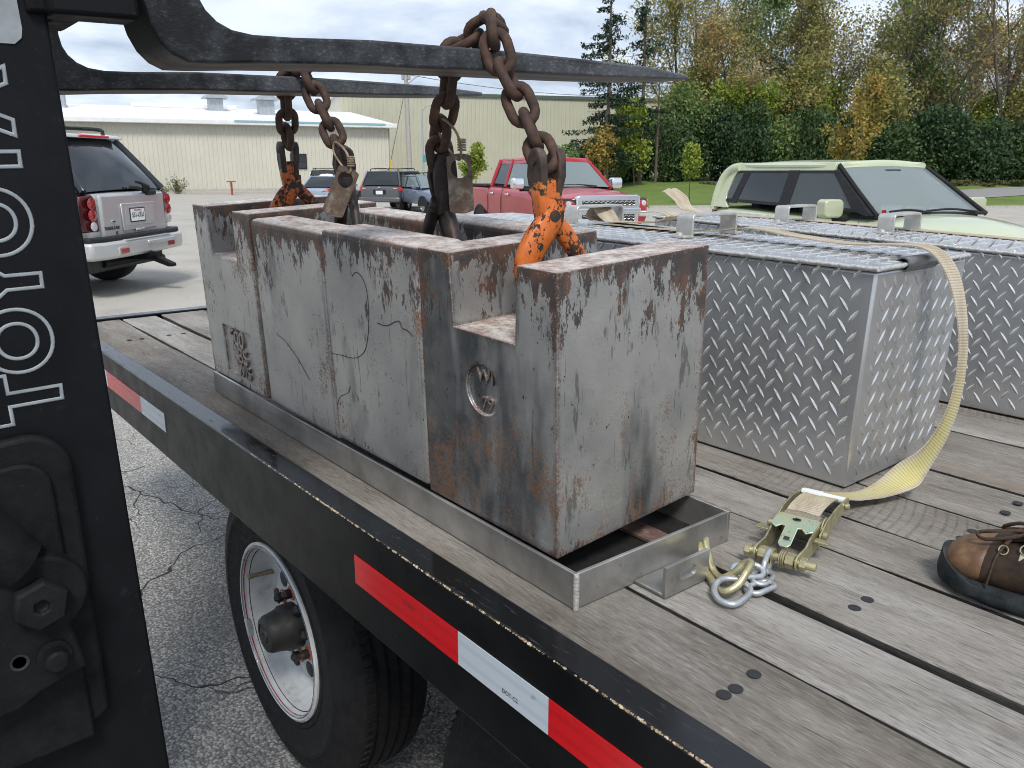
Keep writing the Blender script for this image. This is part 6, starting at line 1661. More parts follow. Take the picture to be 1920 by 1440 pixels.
# local: x towards the toe (length 0.31), y left, z up; toe at x=+0.19
def boot_ring(x, w, z0, z1, n=20, flat=0.35, skew=0.0):
    ring = []
    for k in range(n):
        a = 2 * PI * k / n; c, s_ = math.cos(a), math.sin(a)
        zz = (z0 + z1) / 2 + (z1 - z0) / 2 * math.copysign(abs(s_) ** 0.75, s_)
        ww = w * (1 - 0.22 * max(0, s_)) * math.copysign(abs(c) ** (0.75 if s_ < 0 else 0.95), c)
        ring.append((x, ww + skew, zz))
    return ring
up = MB()
SEC = [(0.176, 0.020, 0.028, 0.046), (0.170, 0.034, 0.022, 0.058), (0.156, 0.045, 0.018, 0.068), (0.130, 0.051, 0.016, 0.077), (0.100, 0.053, 0.016, 0.083), (0.070, 0.052, 0.016, 0.092), (0.035, 0.049, 0.016, 0.116), (0.000, 0.045, 0.016, 0.134), (-0.035, 0.042, 0.016, 0.150), (-0.070, 0.041, 0.016, 0.166), (-0.100, 0.039, 0.018, 0.172), (-0.122, 0.030, 0.022, 0.172), (-0.130, 0.018, 0.030, 0.168)]
up.ring_loft([boot_ring(*s_) for s_ in SEC])
up.build('upper', MAT['leather_dark'], boot, smooth=60, subsurf=1)
vp = MB()     # vamp (toe leather), a shell just outside the upper
vp.ring_loft([[(p[0] + (0.0015), p[1] * 1.025, 0.016 + (p[2] - 0.016) * 1.018) for p in boot_ring(*s_)] for s_ in SEC[:4] + [(0.112, 0.0525, 0.016, 0.0815)]])
vp.build('toe_vamp', MAT['leather'], boot, smooth=60, subsurf=1)
def outline(off):
    pts = [(0.184, 0.0), (0.178, 0.026), (0.160, 0.043), (0.130, 0.052), (0.095, 0.0545), (0.05, 0.052), (0.0, 0.046), (-0.05, 0.043), (-0.10, 0.042), (-0.128, 0.032), (-0.138, 0.012)]
    full = pts + [(x, -y) for x, y in pts[::-1] if y > 0]
    return [(p.x, p.y) for p in cr_spline([(x * (1 + off * 5), y * (1 + off * 18), 0) for x, y in full], 4, True)]
so_ = MB(); o1, o2, o3 = outline(0.0), outline(0.002), outline(0.0005)
so_.ring_loft([[(x * 0.97, y * 0.94, 0.0 + 0.014 * max(0, (x - 0.09) / 0.09) ** 2) for x, y in o1], [(x, y, 0.006 + 0.011 * max(0, (x - 0.09) / 0.09) ** 2) for x, y in o2], [(x, y, 0.018 + 0.005 * max(0, (x - 0.1) / 0.08)) for x, y in o2], [(x * .995, y * 0.985, 0.026 + 0.004 * max(0, (x - 0.1) / 0.08)) for x, y in o3]])
so_.build('sole', MAT['sole'], boot, smooth=50)
# rubber toe bumper climbing over the front
tb = MB(); rings = []
for k in range(25):
    u = -1 + 2 * k / 24; a = u * R(112)
    cx, cy = 0.124 + 0.060 * math.cos(a), 0.054 * math.sin(a)
    if abs(a) > PI / 2: cx = 0.124 - (abs(a) - PI / 2) * 0.10; cy = math.copysign(0.0535, a)
    h = 0.024 + 0.026 * max(0, math.cos(a * 1.05)) ** 1.2
    nx, ny = math.cos(a) if abs(a) < PI / 2 else 0.0, math.copysign(min(1, abs(math.sin(a))), a)
    rings.append([(cx + nx * 0.001, cy + ny * 0.001, 0.008), (cx + nx * 0.0035, cy + ny * 0.0035, 0.020), (cx - nx * (h - 0.02) * 0.12 + nx * 0.0030, cy - ny * (h - 0.02) * 0.10 + ny * 0.0030, h), (cx - nx * (0.010 + (h - 0.02) * 0.25), cy - ny * (0.010 + (h - 0.02) * 0.22), h + 0.001), (cx - nx * 0.012, cy - ny * 0.012, 0.010)])
tb.ring_loft(rings); tb.build('toe_bumper', MAT['sole'], boot, smooth=55)
# tongue, collar, laces and rings
tn = MB(); tn.ring_loft([[(x, s_ * w, z + (0.004 if q else 0)) for q, s_ in ((0, -1), (1, -1), (1, 1), (0, 1))] for x, w, z in ((0.122, 0.010, 0.0775), (0.104, 0.014, 0.082), (0.082, 0.017, 0.090), (0.04, 0.022, 0.114), (0.0, 0.024, 0.136), (-0.03, 0.024, 0.156), (-0.045, 0.022, 0.172))]); tn.build('tongue', MAT['leather_dark'], boot, bevel=0.003)
bl_ = MB(); bl_.tube(cr_spline([(0.070, 0.004, 0.106), (0.105, 0.014, 0.098), (0.138, 0.022, 0.088), (0.128, 0.030, 0.084), (0.096, 0.020, 0.094), (0.070, 0.004, 0.107)], 5), 0.0026, 6); bl_.build('lace_bow', MAT['lace'], boot, smooth=60)
bl_ = MB(); bl_.tube(cr_spline([(0.070, -0.004, 0.106), (0.100, -0.018, 0.100), (0.122, -0.034, 0.082), (0.100, -0.034, 0.086), (0.070, -0.004, 0.107)], 5), 0.0026, 6); bl_.build('lace_bow', MAT['lace'], boot, smooth=60)
cl = MB(); cl.tube(cr_spline([(-0.082 + 0.042 * math.cos(a), 0.026 * math.sin(a), 0.160 - 0.006 * math.cos(a)) for a in [2 * PI * k / 10 for k in range(10)]], 3, True), 0.010, 10, cap=False, closed=True); cl.build('padded_collar', MAT['leather_dark'], boot, smooth=60)
for k, (x, z) in enumerate(((0.104, 0.083), (0.080, 0.091), (0.056, 0.102), (0.030, 0.116), (0.004, 0.131), (-0.020, 0.145))):
    for s_ in (-1, 1):
        y = 0.028 * s_
        lc = MB(); lc.tube(cr_spline([(x, y, z), (x - 0.006, y * 0.5, z + 0.010), (x - 0.014, -y * 0.3, z + 0.014), (x - 0.026, -y, z + 0.015)], 5), 0.0028, 6); lc.build('lace', MAT['lace'], boot, smooth=60)
        m3 = Matrix.Rotation(R(-52) * s_, 4, 'X')
        ey = MB(); ey.tube([Matrix.Translation((x, y * 1.18, z - 0.006)) @ m3 @ Vector((0.0055 * math.cos(a), 0.0065 * math.sin(a), 0)) for a in [2 * PI * q / 12 for q in range(12)]], 0.0013, 6, cap=False, closed=True); ey.build('lace_ring', MAT['eyelet'], boot, smooth=60)
        ep = MB(); ep.box((x, y * 1.34, z - 0.016), (0.009, 0.003, 0.012), Matrix.Rotation(R(38) * s_, 3, 'X')); ep.build('ring_plate', MAT['eyelet'], boot, bevel=0.001)
for s_ in (-1, 1):
    st = MB(); st.tube(cr_spline([(0.113, s_ * 0.0540, 0.026), (0.111, s_ * 0.0535, 0.045), (0.109, s_ * 0.044, 0.068), (0.104, s_ * 0.024, 0.083)], 5), 0.0016, 5)
    st.build('seam', MAT['lace'], boot, smooth=60)
# ------------------------------------------------------------------ vehicles
class Car:
    """local frame: x forward, y left, z up, origin on the ground at mid-length"""
    def __init__(s, name, label, loc, yaw, cat='car', group='parked vehicles'):
        z = GZ(loc[0], loc[1])
        s.e = empty(name, (loc[0], loc[1], z), (0, 0, R(yaw)), None, label, cat, group)
    def body(s, secs, mat, name='body', sub=2):
        """secs: (x, half width, z bottom, z shoulder, z centre, half width at shoulder)"""
        mb = MB(); rings = []
        for x, w, zb, zs, zc, ws in secs:
            h = [(0, zb), (w * .80, zb), (w * .97, zb + .06), (w, zb + .45 * (zs - zb)), (w * .99, zs - .10), (ws + (w - ws) * .25, zs - .012), (ws * .86, zs + .25 * (zc - zs)), (ws * .45, zs + .85 * (zc - zs)), (0, zc)]
            rings.append([(x, y, z) for y, z in h] + [(x, -y, z) for y, z in h[-2:0:-1]])
        mb.ring_loft(rings); return mb.build(name, mat, s.e, smooth=180, subsurf=sub)
    def cab(s, g):
        """g: xf0,xf1,xr1,xr0 (screen foot, roof front, roof rear, rear glass foot), wb,wr half widths, zb,zr"""
        s.g = g
    def side(s, poly, off, mat, name, th=0.012, sides=(1, -1), bevel=0.0):
        g = s.g
        for sg in sides:
            def y(z): return sg * (g['wb'] + (g['wr'] - g['wb']) * (z - g['zb']) / (g['zr'] - g['zb']))
            mb = MB(); mb.prism(poly, lambda x, z: (x, y(z) + sg * off, z), lambda x, z: (x, y(z) + sg * (off - th), z)); mb.build(name, mat, s.e, bevel=bevel)
    def screen(s, front, poly, off, mat, name, bulge=0.05, th=0.006, n=10):
        """poly: 4 corners (yfrac, zfrac) anticlockwise seen from outside"""
        g = s.g; xa, xb = (g['xf0'], g['xf1']) if front else (g['xr0'], g['xr1']); sg = 1 if front else -1
        def p(yf, zf):
            w = g['wb'] + (g['wr'] - g['wb']) * zf
            return Vector((xa + (xb - xa) * zf + sg * off, yf * w, g['zb'] + (g['zr'] - g['zb']) * zf))
        c = [p(*q) for q in poly]
        mb = MB(); mb.patch(c[0], c[1], c[2], c[3], n, 6, bulge, th); return mb.build(name, mat, s.e, smooth=40)
    def core(s, mat, inset=0.03, name='cabin', top=0.03):
        g = s.g; i = inset; mb = MB()
        z0, z1 = g['zb'] - .05, g['zr'] - top
        a = [(g['xf0'] - i, g['wb'] - i, z0), (g['xf0'] - i, -g['wb'] + i, z0), (g['xr0'] + i, -g['wb'] + i, z0), (g['xr0'] + i, g['wb'] - i, z0)]
        b = [(g['xf1'] - i, g['wr'] - i, z1), (g['xf1'] - i, -g['wr'] + i, z1), (g['xr1'] + i, -g['wr'] + i, z1), (g['xr1'] + i, g['wr'] - i, z1)]
        mb.ring_loft([a, b]); return mb.build(name, mat, s.e)
    def roof(s, mat, ov=0.02, crown=0.05, name='roof', front=0.0, rear=0.0):
        g = s.g; mb = MB(); rings = []
        x0, x1 = g['xr1'] - rear, g['xf1'] + front; w = g['wr'] + ov
        for k in range(9):
            u = k / 8; x = x0 + (x1 - x0) * u; e = 1 - 0.10 * (2 * u - 1) ** 6; d = crown * (1 - (2 * u - 1) ** 2 * .75)
            zt = g['zr'] + d
            h = [(0, g['zr'] - .035), (w * e, g['zr'] - .035), (w * e * 1.0, g['zr'] - .012), (w * e * .95, g['zr'] + .012), (w * .75 * e, zt - .018), (w * .4 * e, zt - .004), (0, zt)]
            rings.append([(x, y, z) for y, z in h] + [(x, -y, z) for y, z in h[-2:0:-1]])
        mb.ring_loft(rings); return mb.build(name, mat, s.e, smooth=50)
    def pillar(s, a, b, r, mat, name, sides=(1, -1), flat=1.0):
        for sg in sides:
            mb = MB(); mb.tube([(a[0], sg * a[1], a[2]), ((a[0] + b[0]) / 2, sg * (a[1] + b[1]) / 2 + sg * .008, (a[2] + b[2]) / 2), (b[0], sg * b[1], b[2])], r, 8, flat=flat); mb.build(name, mat, s.e, smooth=50)
    def wheel(s, x, w, r, wid=.22, sides=(1, -1), rim=True):
        for sg in sides:
            wh_ = empty('wheel', (x, sg * (w - wid / 2), r), (0, 0, 0), s.e)
            M = basis((1, 0, 0), (0, 0, sg * 1.0), (0, -sg * 1.0, 0), (0, 0, 0)); M = basis((1, 0, 0), (0, 0, 1), (0, -1, 0), (0, 0, 0)) if sg < 0 else basis((1, 0, 0), (0, 0, -1), (0, 1, 0), (0, 0, 0))
            h = wid / 2
            mb = MB(); mb.lathe([(r * .66, h * .8), (r * .72, h), (r * .9, h), (r * .98, h * .8), (r, h * .5), (r, -h * .5), (r * .98, -h * .8), (r * .9, -h), (r * .66, -h)], M, 32, cap=False); mb.build('tyre', MAT['car_tyre'], wh_, smooth=40)
            mb = MB(); mb.lathe([(r * .67, h * .78), (r * .63, h * .86), (r * .60, h * .6), (r * .3, h * .5), (r * .12, h * .62), (.001, h * .62)], M, 32, cap=False); rm_ = mb.build('rim', MAT['alloy'], wh_, smooth=40)
            if rim:
                for k in range(5):
                    a = 2 * PI * k / 5; c = M @ Vector((r * .42 * math.cos(a), r * .42 * math.sin(a), h * .56)); mb = MB(); mb.lathe([(r * .12, 0), (r * .12, .012), (.001, .012)], basis(M.col[0][:3], M.col[1][:3], M.col[2][:3], c), 10); mb.build('rim_opening', MAT['ink'], rm_)
    def arch(s, x, w, r):
        for sg in (1, -1):
            mb = MB(); pts = [(x + r * math.cos(a), sg * (w + .004), .33 + r * math.sin(a)) for a in [PI * k / 16 for k in range(17)]]
            mb.tube(pts, .03, 6, flat=0.5); mb.prism([(x + r * math.cos(PI * k / 14), .33 + r * math.sin(PI * k / 14)) for k in range(15)], lambda X, Z: (X, sg * (w + .003), Z), lambda X, Z: (X, sg * (w - .08), Z)); mb.build('wheel_arch', MAT['black_plastic'], s.e)
    def box(s, nm, c, d, mat, bevel=0.01, rot=None, parent=None):
        mb = MB(); mb.box(c, d, rot); return mb.build(nm, mat, parent or s.e, bevel=bevel)
    def poly(s, nm, pts, f0, f1, mat, bevel=0.0, parent=None):
        mb = MB(); mb.prism(pts, f0, f1); return mb.build(nm, mat, parent or s.e, bevel=bevel)
    def tube(s, nm, pts, r, mat, n=8, flat=1.0, parent=None, spl=4):
        mb = MB(); mb.tube(cr_spline(pts, spl) if len(pts) > 2 else pts, r, n, flat=flat); return mb.build(nm, mat, parent or s.e, smooth=50)
    def mirror(s, x, y, z, mat, cap, sides=(1, -1), sz=(.12, .22, .17)):
        for sg in sides:
            m_ = empty('door_mirror', (x, sg * y, z), (0, 0, 0), s.e)
            mb = MB(); mb.ring_loft([[(dx, sg * (yy), zz * k) for dx, zz in ((-sz[0] / 2, -sz[2] / 2), (sz[0] / 2, -sz[2] / 2), (sz[0] / 2 * 1.1, 0), (sz[0] / 2, sz[2] / 2), (-sz[0] / 2, sz[2] / 2))] for yy, k in ((0.02, .7), (.06, 1), (sz[1] - .04, 1), (sz[1], .75))]); mb.build('mirror_shell', mat, m_, smooth=50, bevel=0.015)
            mb = MB(); mb.box((-sz[0] / 2 + .0, sg * sz[1] * .5, 0), (.012, sz[1] * .78, sz[2] * .8)); mb.build('mirror_glass', MAT['glass_mid'], m_)
            mb = MB(); mb.tube([(0.01, -sg * .10, -sz[2] * .55), (0.0, sg * sz[1] * .35, -sz[2] * .55)], .032, 8, flat=.7); mb.build('mirror_arm', cap, m_, smooth=50)

def silver_suv():
    c = Car('silver_suv', 'silver SUV parked at the left, seen from behind past the mast', (-11.0, 0.304), -134.7, 'SUV')
    c.cab(dict(xf0=1.0, xf1=.35, xr1=-1.78, xr0=-2.24, wb=.83, wr=.62, zb=1.12, zr=1.72))
    P = MAT['silver_paint']
    c.body([(-2.30, .74, .55, 1.10, 1.10, .70), (-2.27, .86, .46, 1.12, 1.13, .80), (-2.05, .915, .42, 1.12, 1.13, .84), (-1.2, .925, .40, 1.12, 1.13, .85), (.2, .925, .40, 1.10, 1.12, .85), (1.0, .92, .40, 1.08, 1.14, .84), (1.7, .90, .42, 1.00, 1.08, .80), (2.2, .84, .45, .92, 1.0, .74), (2.36, .70, .50, .85, .90, .62)], P)
    c.core(MAT['black_plastic'], .035)
    c.roof(P, .03, .05, rear=.05)
    c.screen(False, [(1.0, .02), (-1.0, .02), (-.98, .97), (.98, .97)], .012, MAT['glass_dark'], 'rear_window', .09)
    c.side([(-2.12, 1.16), (-1.74, 1.66), (-1.36, 1.68), (-1.36, 1.16)], .012, MAT['glass_dark'], 'quarter_window')
    c.side([(-1.26, 1.16), (-1.26, 1.68), (-.32, 1.69), (-.32, 1.16)], .012, MAT['glass_dark'], 'rear_door_window')
    c.side([(-.22, 1.16), (-.22, 1.69), (.25, 1.68), (.82, 1.16)], .012, MAT['glass_dark'], 'front_door_window')
    c.screen(True, [(-.95, .03), (.95, .03), (.94, .97), (-.94, .97)], .012, MAT['glass_mid'], 'windscreen', .06)
    c.pillar((-2.24, .80, 1.13), (-1.80, .615, 1.70), .045, MAT['glass_dark'], 'rear_pillar', flat=.8)
    c.side([(-2.20, 1.13), (-1.80, 1.68), (-1.70, 1.68), (-2.05, 1.13)], .014, MAT['glass_dark'], 'pillar_cover')
    c.pillar((-1.31, .835, 1.12), (-1.31, .635, 1.70), .05, MAT['black_plastic'], 'door_pillar', flat=.5)
    c.pillar((-.27, .835, 1.12), (-.27, .635, 1.70), .05, MAT['black_plastic'], 'door_pillar', flat=.5)
    c.pillar((1.0, .82, 1.10), (.35, .61, 1.71), .045, P, 'front_pillar', flat=.8)
    # spoiler with the high brake lamp, roof rails
    c.poly('rear_spoiler', [(-1.70, 1.765), (-1.92, 1.735), (-1.95, 1.700), (-1.75, 1.705)], lambda x, z: (x, .58, z), lambda x, z: (x, -.58, z), P, .015)
    c.box('high_brake_lamp', (-1.945, 0, 1.722), (.03, .55, .026), MAT['lens_bright_red'], .006)
    for sg in (1, -1):
        c.tube('roof_rail', [(-1.72, sg * .56, 1.76), (-1.58, sg * .56, 1.825), (-.4, sg * .57, 1.85), (.25, sg * .56, 1.80)], .022, MAT['black_plastic'])
    c.tube('roof_crossbar', [(-1.45, .56, 1.83), (-1.45, -.56, 1.83)], .018, MAT['black_plastic'])
    # tailgate
    tg_ = empty('tailgate', (-2.31, 0, 0), (0, 0, 0), c.e)
    def T(nm, y0, y1, z0, z1, d, th, mat, bev=.012):
        mb = MB(); mb.span((-d - th, y0, z0), (-d, y1, z1)); return mb.build(nm, mat, tg_, bevel=bev, seg=3)
    T('tailgate_skin', -.66, .66, .64, 1.105, -.035, .055, P, .03)
    T('plate_surround', -.40, .30, .70, 1.00, .020, .018, P, .02)
    T('plate_recess', -.34, .24, .75, .96, .034, .006, MAT['silver_lower'], .004)
    npl = T('number_plate', -.16, .16, .785, .945, .0395, .006, MAT['black_plastic'], .004)
    T('plate_face', -.145, .145, .798, .932, .0458, .002, MAT['plate_white'], .001)
    M = basis((0, -1, 0), (0, 0, 1), (-1, 0, 0), (-.0485, 0, .862)); text_obj('plate_lettering', '551-UEU', .078, MAT['ink'], tg_, M, .0008, sx=.86, bold=.001)
    M = basis((0, -1, 0), (0, 0, 1), (-1, 0, 0), (-.0485, 0, .915)); text_obj('plate_state', 'WISCONSIN', .028, MAT['lens_red'], tg_, M, .0008)
    M = basis((0, -1, 0), (0, 0, 1), (-1, 0, 0), (-.0215, .50, .745)); text_obj('badge_lettering', 'TRAILBLAZER', .052, MAT['dark_metal'], tg_, M, .003, sx=.9)
    M = basis((0, -1, 0), (0, 0, 1), (-1, 0, 0), (-.0215, .42, .690)); text_obj('badge_lettering', 'LS', .045, MAT['dark_metal'], tg_, M, .003)
    T('tailgate_handle', -.12, .06, .685, .712, .030, .016, MAT['silver_lower'], .008)
    c.box('badge_emblem', (-2.335, .47, .815), (.012, .07, .03), MAT['chrome'], .004)
    # wiper
    c.tube('rear_wiper', [(-2.30, -.30, 1.10), (-2.345, -.10, 1.155), (-2.335, .06, 1.17)], .018, MAT['black_plastic'], flat=.7)
    c.box('wiper_pivot', (-2.325, -.36, 1.10), (.06, .22, .06), MAT['black_plastic'], .02)
    for k in range(4): c.tube('wiper_glove', [(-2.34, -.30 + .03 * k, 1.12), (-2.37, -.27 + .045 * k, 1.17 + .012 * k), (-2.33, -.22 + .05 * k, 1.20 + .01 * k)], .014, MAT['black_plastic'])
    # tail lamps
    for sg in (1, -1):
        tl = empty('tail_lamp', (0, 0, 0), (0, 0, 0), c.e)
        pz = [(.685, .72), (.895, .72), (.925, .80), (.922, 1.00), (.89, 1.09), (.76, 1.11), (.70, 1.05)]
        pts = [(y * sg, z) for y, z in pz]
        c.poly('lamp_housing', pts, lambda y, z: (-2.305 + .55 * max(0, abs(y) - .80), y, z), lambda y, z: (-2.16 + .55 * max(0, abs(y) - .80), y, z), MAT['lens_dark'], .012, tl)
        for zc, rr, mt in ((1.015, .060, 'lens_red'), (.895, .064, 'lens_red'), (.780, .050, 'lens_clear')):
            mb = MB(); mb.lathe([(rr, 0), (rr * .96, .004), (rr * .5, .007), (.001, .008)], basis((0, 1, 0), (0, 0, 1), (-1, 0, 0), (-2.3045, sg * .785, zc)) @ Matrix.Diagonal((1.15, 1, 1, 1)), 20, ); mb.build('lamp_lens', MAT[mt], tl, smooth=50)
    # bumper with step, reflectors, tow bar
    bp_ = empty('rear_bumper', (0, 0, 0), (0, 0, 0), c.e)
    c.poly('bumper_cover', [(-2.15, .985), (-2.15, -.985), (-2.36, -.965), (-2.43, -.80), (-2.455, -.40), (-2.455, .40), (-2.43, .80), (-2.36, .965)][::-1], lambda x, y: (x, y, .43), lambda x, y: (x, y, .615), MAT['silver_lower'], .03, bp_)
    c.poly('bumper_top', [(-2.15, .96), (-2.15, -.96), (-2.33, -.94), (-2.40, -.78), (-2.42, .0), (-2.40, .78), (-2.33, .94)][::-1], lambda x, y: (x, y, .61), lambda x, y: (x, y, .665), MAT['black_plastic'], .015, bp_)
    c.box('step_pad', (-2.40, -.02, .612), (.12, .95, .016), MAT['silver_lower'], .006, None, bp_)
    c.box('bumper_pocket', (-2.452, -.28, .555), (.04, .62, .05), MAT['silver_paint'], .015, None, bp_)
    for sg in (1, -1):
        c.box('reflector', (-2.447, sg * .50, .505), (.022, .16, .055), MAT['lens_red'], .006, None, bp_)
        c.box('reflector_surround', (-2.440, sg * .50, .505), (.022, .22, .10), MAT['silver_paint'], .012, None, bp_)
    c.box('underbody', (-.1, 0, .36), (4.2, 1.5, .18), MAT['ink'], .03)
    c.tube('tow_bar', [(-2.2, .55, .36), (-2.2, -.55, .36)], .045, MAT['mast'])
    c.box('tow_receiver', (-2.38, -.02, .40), (.34, .09, .09), MAT['mast'], .008)
    c.poly('ball_mount', [(-2.46, .40), (-2.52, .40), (-2.72, .31), (-2.72, .275), (-2.66, .275), (-2.46, .35)], lambda x, z: (x, -.065, z), lambda x, z: (x, .025, z), MAT['mast'], .006)
    c.tube('exhaust', [(-1.2, -.45, .33), (-2.1, -.45, .34), (-2.36, -.45, .32)], .045, MAT['dark_metal'], 12)
    for x in (-1.45, 1.42): c.wheel(x, .90, .37, .25); c.arch(x, .905, .43)
silver_suv()

def lime_car():
    c = Car('pale_green_hatchback', 'pale green boxy hatchback parked beyond the boxes, facing right', (-4.349, 8.867), -19.8)
    P = MAT['lime_paint']; K = MAT['black_plastic']
    c.e.scale = (1, 1, 1.035)
    c.cab(dict(xf0=1.06, xf1=.24, xr1=-1.62, xr0=-1.90, wb=.80, wr=.625, zb=1.06, zr=1.585))
    c.body([(-2.02, .66, .50, .98, 1.0, .60), (-1.98, .80, .42, 1.03, 1.05, .74), (-1.7, .88, .36, 1.05, 1.06, .80), (-.8, .895, .32, 1.03, 1.05, .81), (.3, .895, .32, 1.00, 1.04, .81), (1.02, .89, .34, 1.02, 1.09, .80), (1.35, .88, .36, 1.00, 1.085, .775), (1.72, .85, .38, .95, 1.035, .73), (1.98, .76, .40, .86, .93, .64), (2.07, .60, .44, .76, .80, .50)], P)
    # interior seen through the glass
    it = empty('interior', (0, 0, 0), (0, 0, 0), c.e)
    c.box('dashboard', (.80, 0, 1.02), (.50, 1.40, .12), MAT['seat'], .04, None, it)
    for y in (.36, -.36):
        c.box('seat_back', (-.35, y, 1.08), (.16, .46, .56), MAT['seat'], .06, Matrix.Rotation(-.18, 3, 'Y'), it); c.box('headrest', (-.44, y, 1.43), (.10, .27, .17), MAT['seat'], .04, None, it)
    c.box('rear_bench', (-1.30, 0, 1.06), (.16, 1.2, .50), MAT['seat'], .06, Matrix.Rotation(-.2, 3, 'Y'), it)
    mb = MB(); Ms = Matrix.Translation((.46, .36, 1.08)) @ Matrix.Rotation(R(-62), 4, 'Y')
    mb.tube([Ms @ Vector((.185 * math.cos(a), .185 * math.sin(a), 0)) for a in [2 * PI * k / 28 for k in range(28)]], .016, 8, cap=False, closed=True); mb.tube([Ms @ Vector((0, -.17, 0)), Ms @ Vector((0, .17, 0))], .02, 6); mb.build('steering_wheel', MAT['seat'], it, smooth=50)
    c.box('floor_panel', (-.3, 0, .95), (2.9, 1.5, .04), MAT['seat'], .01, None, it)
    mb = MB(); mb.box((.42, 0, 1.49), (.05, .22, .07)); mb.build('rear_view_mirror', K, it, bevel=.012)
    # roof and body-coloured rear quarter
    c.roof(P, .040, .050, rear=.08, front=.07)
    zr, zb = 1.565, 1.07
    c.side([(-1.93, zb - .03), (-1.90, 1.20), (-1.80, 1.46), (-1.66, zr), (-1.46, zr), (-1.58, 1.535), (-1.66, 1.42), (-1.70, 1.22), (-1.66, 1.12), (-1.58, zb - .03)], .012, P, 'rear_quarter_panel', .05, (1, -1), .006)
    c.side([(-1.66, 1.16), (-1.68, 1.24), (-1.64, 1.40), (-1.57, 1.47), (-1.43, 1.48), (-1.53, 1.12), (-1.62, 1.12)], .006, MAT['glass_side'], 'quarter_window', .006)
    c.side([(-1.42, 1.15), (-1.33, 1.48), (-.52, 1.49), (-.52, 1.135)], .006, MAT['glass_dark'], 'rear_door_window', .006)
    c.side([(-.36, 1.13), (-.36, 1.49), (.24, 1.49), (.76, 1.12)], .006, MAT['glass_side'], 'front_door_window', .006)
    # black window surround
    c.side([(-1.70, zb + .045), (-1.70, 1.155), (.88, 1.125), (.98, zb + .02)], .010, K, 'belt_trim', .02, (1, -1), .003)
    c.side([(-1.62, 1.475), (-1.56, 1.505), (.22, 1.515), (.27, 1.485)], .010, K, 'roof_trim', .02, (1, -1), .003)
    c.side([(-1.70, 1.50), (-1.64, 1.60), (.24, 1.60), (.24, 1.512)], .014, P, 'cant_rail', .05, (1, -1), .008)
    c.side([(-1.56, 1.10), (-1.44, 1.545), (-1.30, 1.545), (-1.42, 1.10)], .011, K, 'window_divider', .02)
    c.side([(-.54, 1.09), (-.54, 1.55), (-.34, 1.55), (-.34, 1.09)], .013, K, 'door_pillar', .03, (1, -1), .003)
    c.side([(.74, 1.11), (.24, 1.50), (.29, 1.53), (1.05, 1.07), (.95, 1.06)], .013, K, 'front_pillar', .06, (1, -1), .006)
    c.pillar((1.08, .760, 1.065), (.26, .605, 1.57), .026, K, 'screen_pillar', flat=.8)
    c.screen(True, [(-.935, .03), (.935, .03), (.95, .93), (-.95, .93)], -.010, MAT['glass_sky_haze'], 'windscreen', .075, .006, 14)
    c.screen(True, [(-.985, .915), (.985, .915), (.985, 1.03), (-.985, 1.03)], .004, P, 'roof_header', .060, .02, 14)
    c.screen(False, [(.94, .05), (-.94, .05), (-.92, .94), (.92, .94)], .008, MAT['glass_dark'], 'rear_window', .05)
    c.box('tailgate', (-1.99, 0, .82), (.05, 1.30, .46), P, .03)
    for sg in (1, -1):
        mb = MB(); mb.tube(cr_spline([(-1.95, sg * .775, 1.0), (-1.925, sg * .745, 1.22), (-1.87, sg * .695, 1.41), (-1.76, sg * .650, 1.515), (-1.58, sg * .635, 1.545)], 5), .062, 10); mb.build('rear_pillar', P, c.e, smooth=60)
    for sg in (1, -1): c.box('tail_lamp', (-1.945, sg * .74, .98), (.07, .12, .30), MAT['lens_red'], .02)
    c.box('cowl', (1.07, 0, 1.075), (.10, 1.44, .03), K, .01)
    for y0, y1 in ((.55, -.12), (-.10, -.62)): c.tube('wiper', [(1.14, y0, 1.095), (1.10, (y0 + y1) / 2, 1.125), (1.10, y1, 1.11)], .011, K)
    c.mirror(.66, .88, 1.13, P, K, (1, -1), (.14, .27, .19))
    c.tube('aerial', [(-1.30, 0, 1.60), (-1.50, 0, 1.85)], .006, K, 6)
    c.box('inspection_sticker', (1.06, -.66, 1.11), (.01, .05, .035), MAT['lens_red'], .002)
    for sg in (1, -1):
        c.box('door_handle', (-.62, sg * .905, .93), (.16, .03, .03), P, .01); c.box('door_handle', (.34, sg * .905, .92), (.16, .03, .03), P, .01)
        c.box('headlamp', (1.86, sg * .66, .78), (.22, .26, .16), MAT['lens_clear'], .05, Matrix.Rotation(sg * -.5, 3, 'Z'))
    c.box('grille', (2.07, 0, .72), (.03, .7, .06), K, .01); c.box('lower_grille', (2.07, 0, .50), (.04, 1.0, .12), K, .02)
    for sg in (1, -1):
        c.tube('door_seam', [(-.44, sg * .897, .40), (-.44, sg * .905, .75), (-.44, sg * .84, 1.02)], .004, K, 5); c.tube('door_seam', [(.86, sg * .893, .40), (.86, sg * .90, .75), (.90, sg * .83, 1.0)], .004, K, 5)
    for x in (-1.27, 1.28): c.wheel(x, .87, .33); c.arch(x, .885, .39)
lime_car()

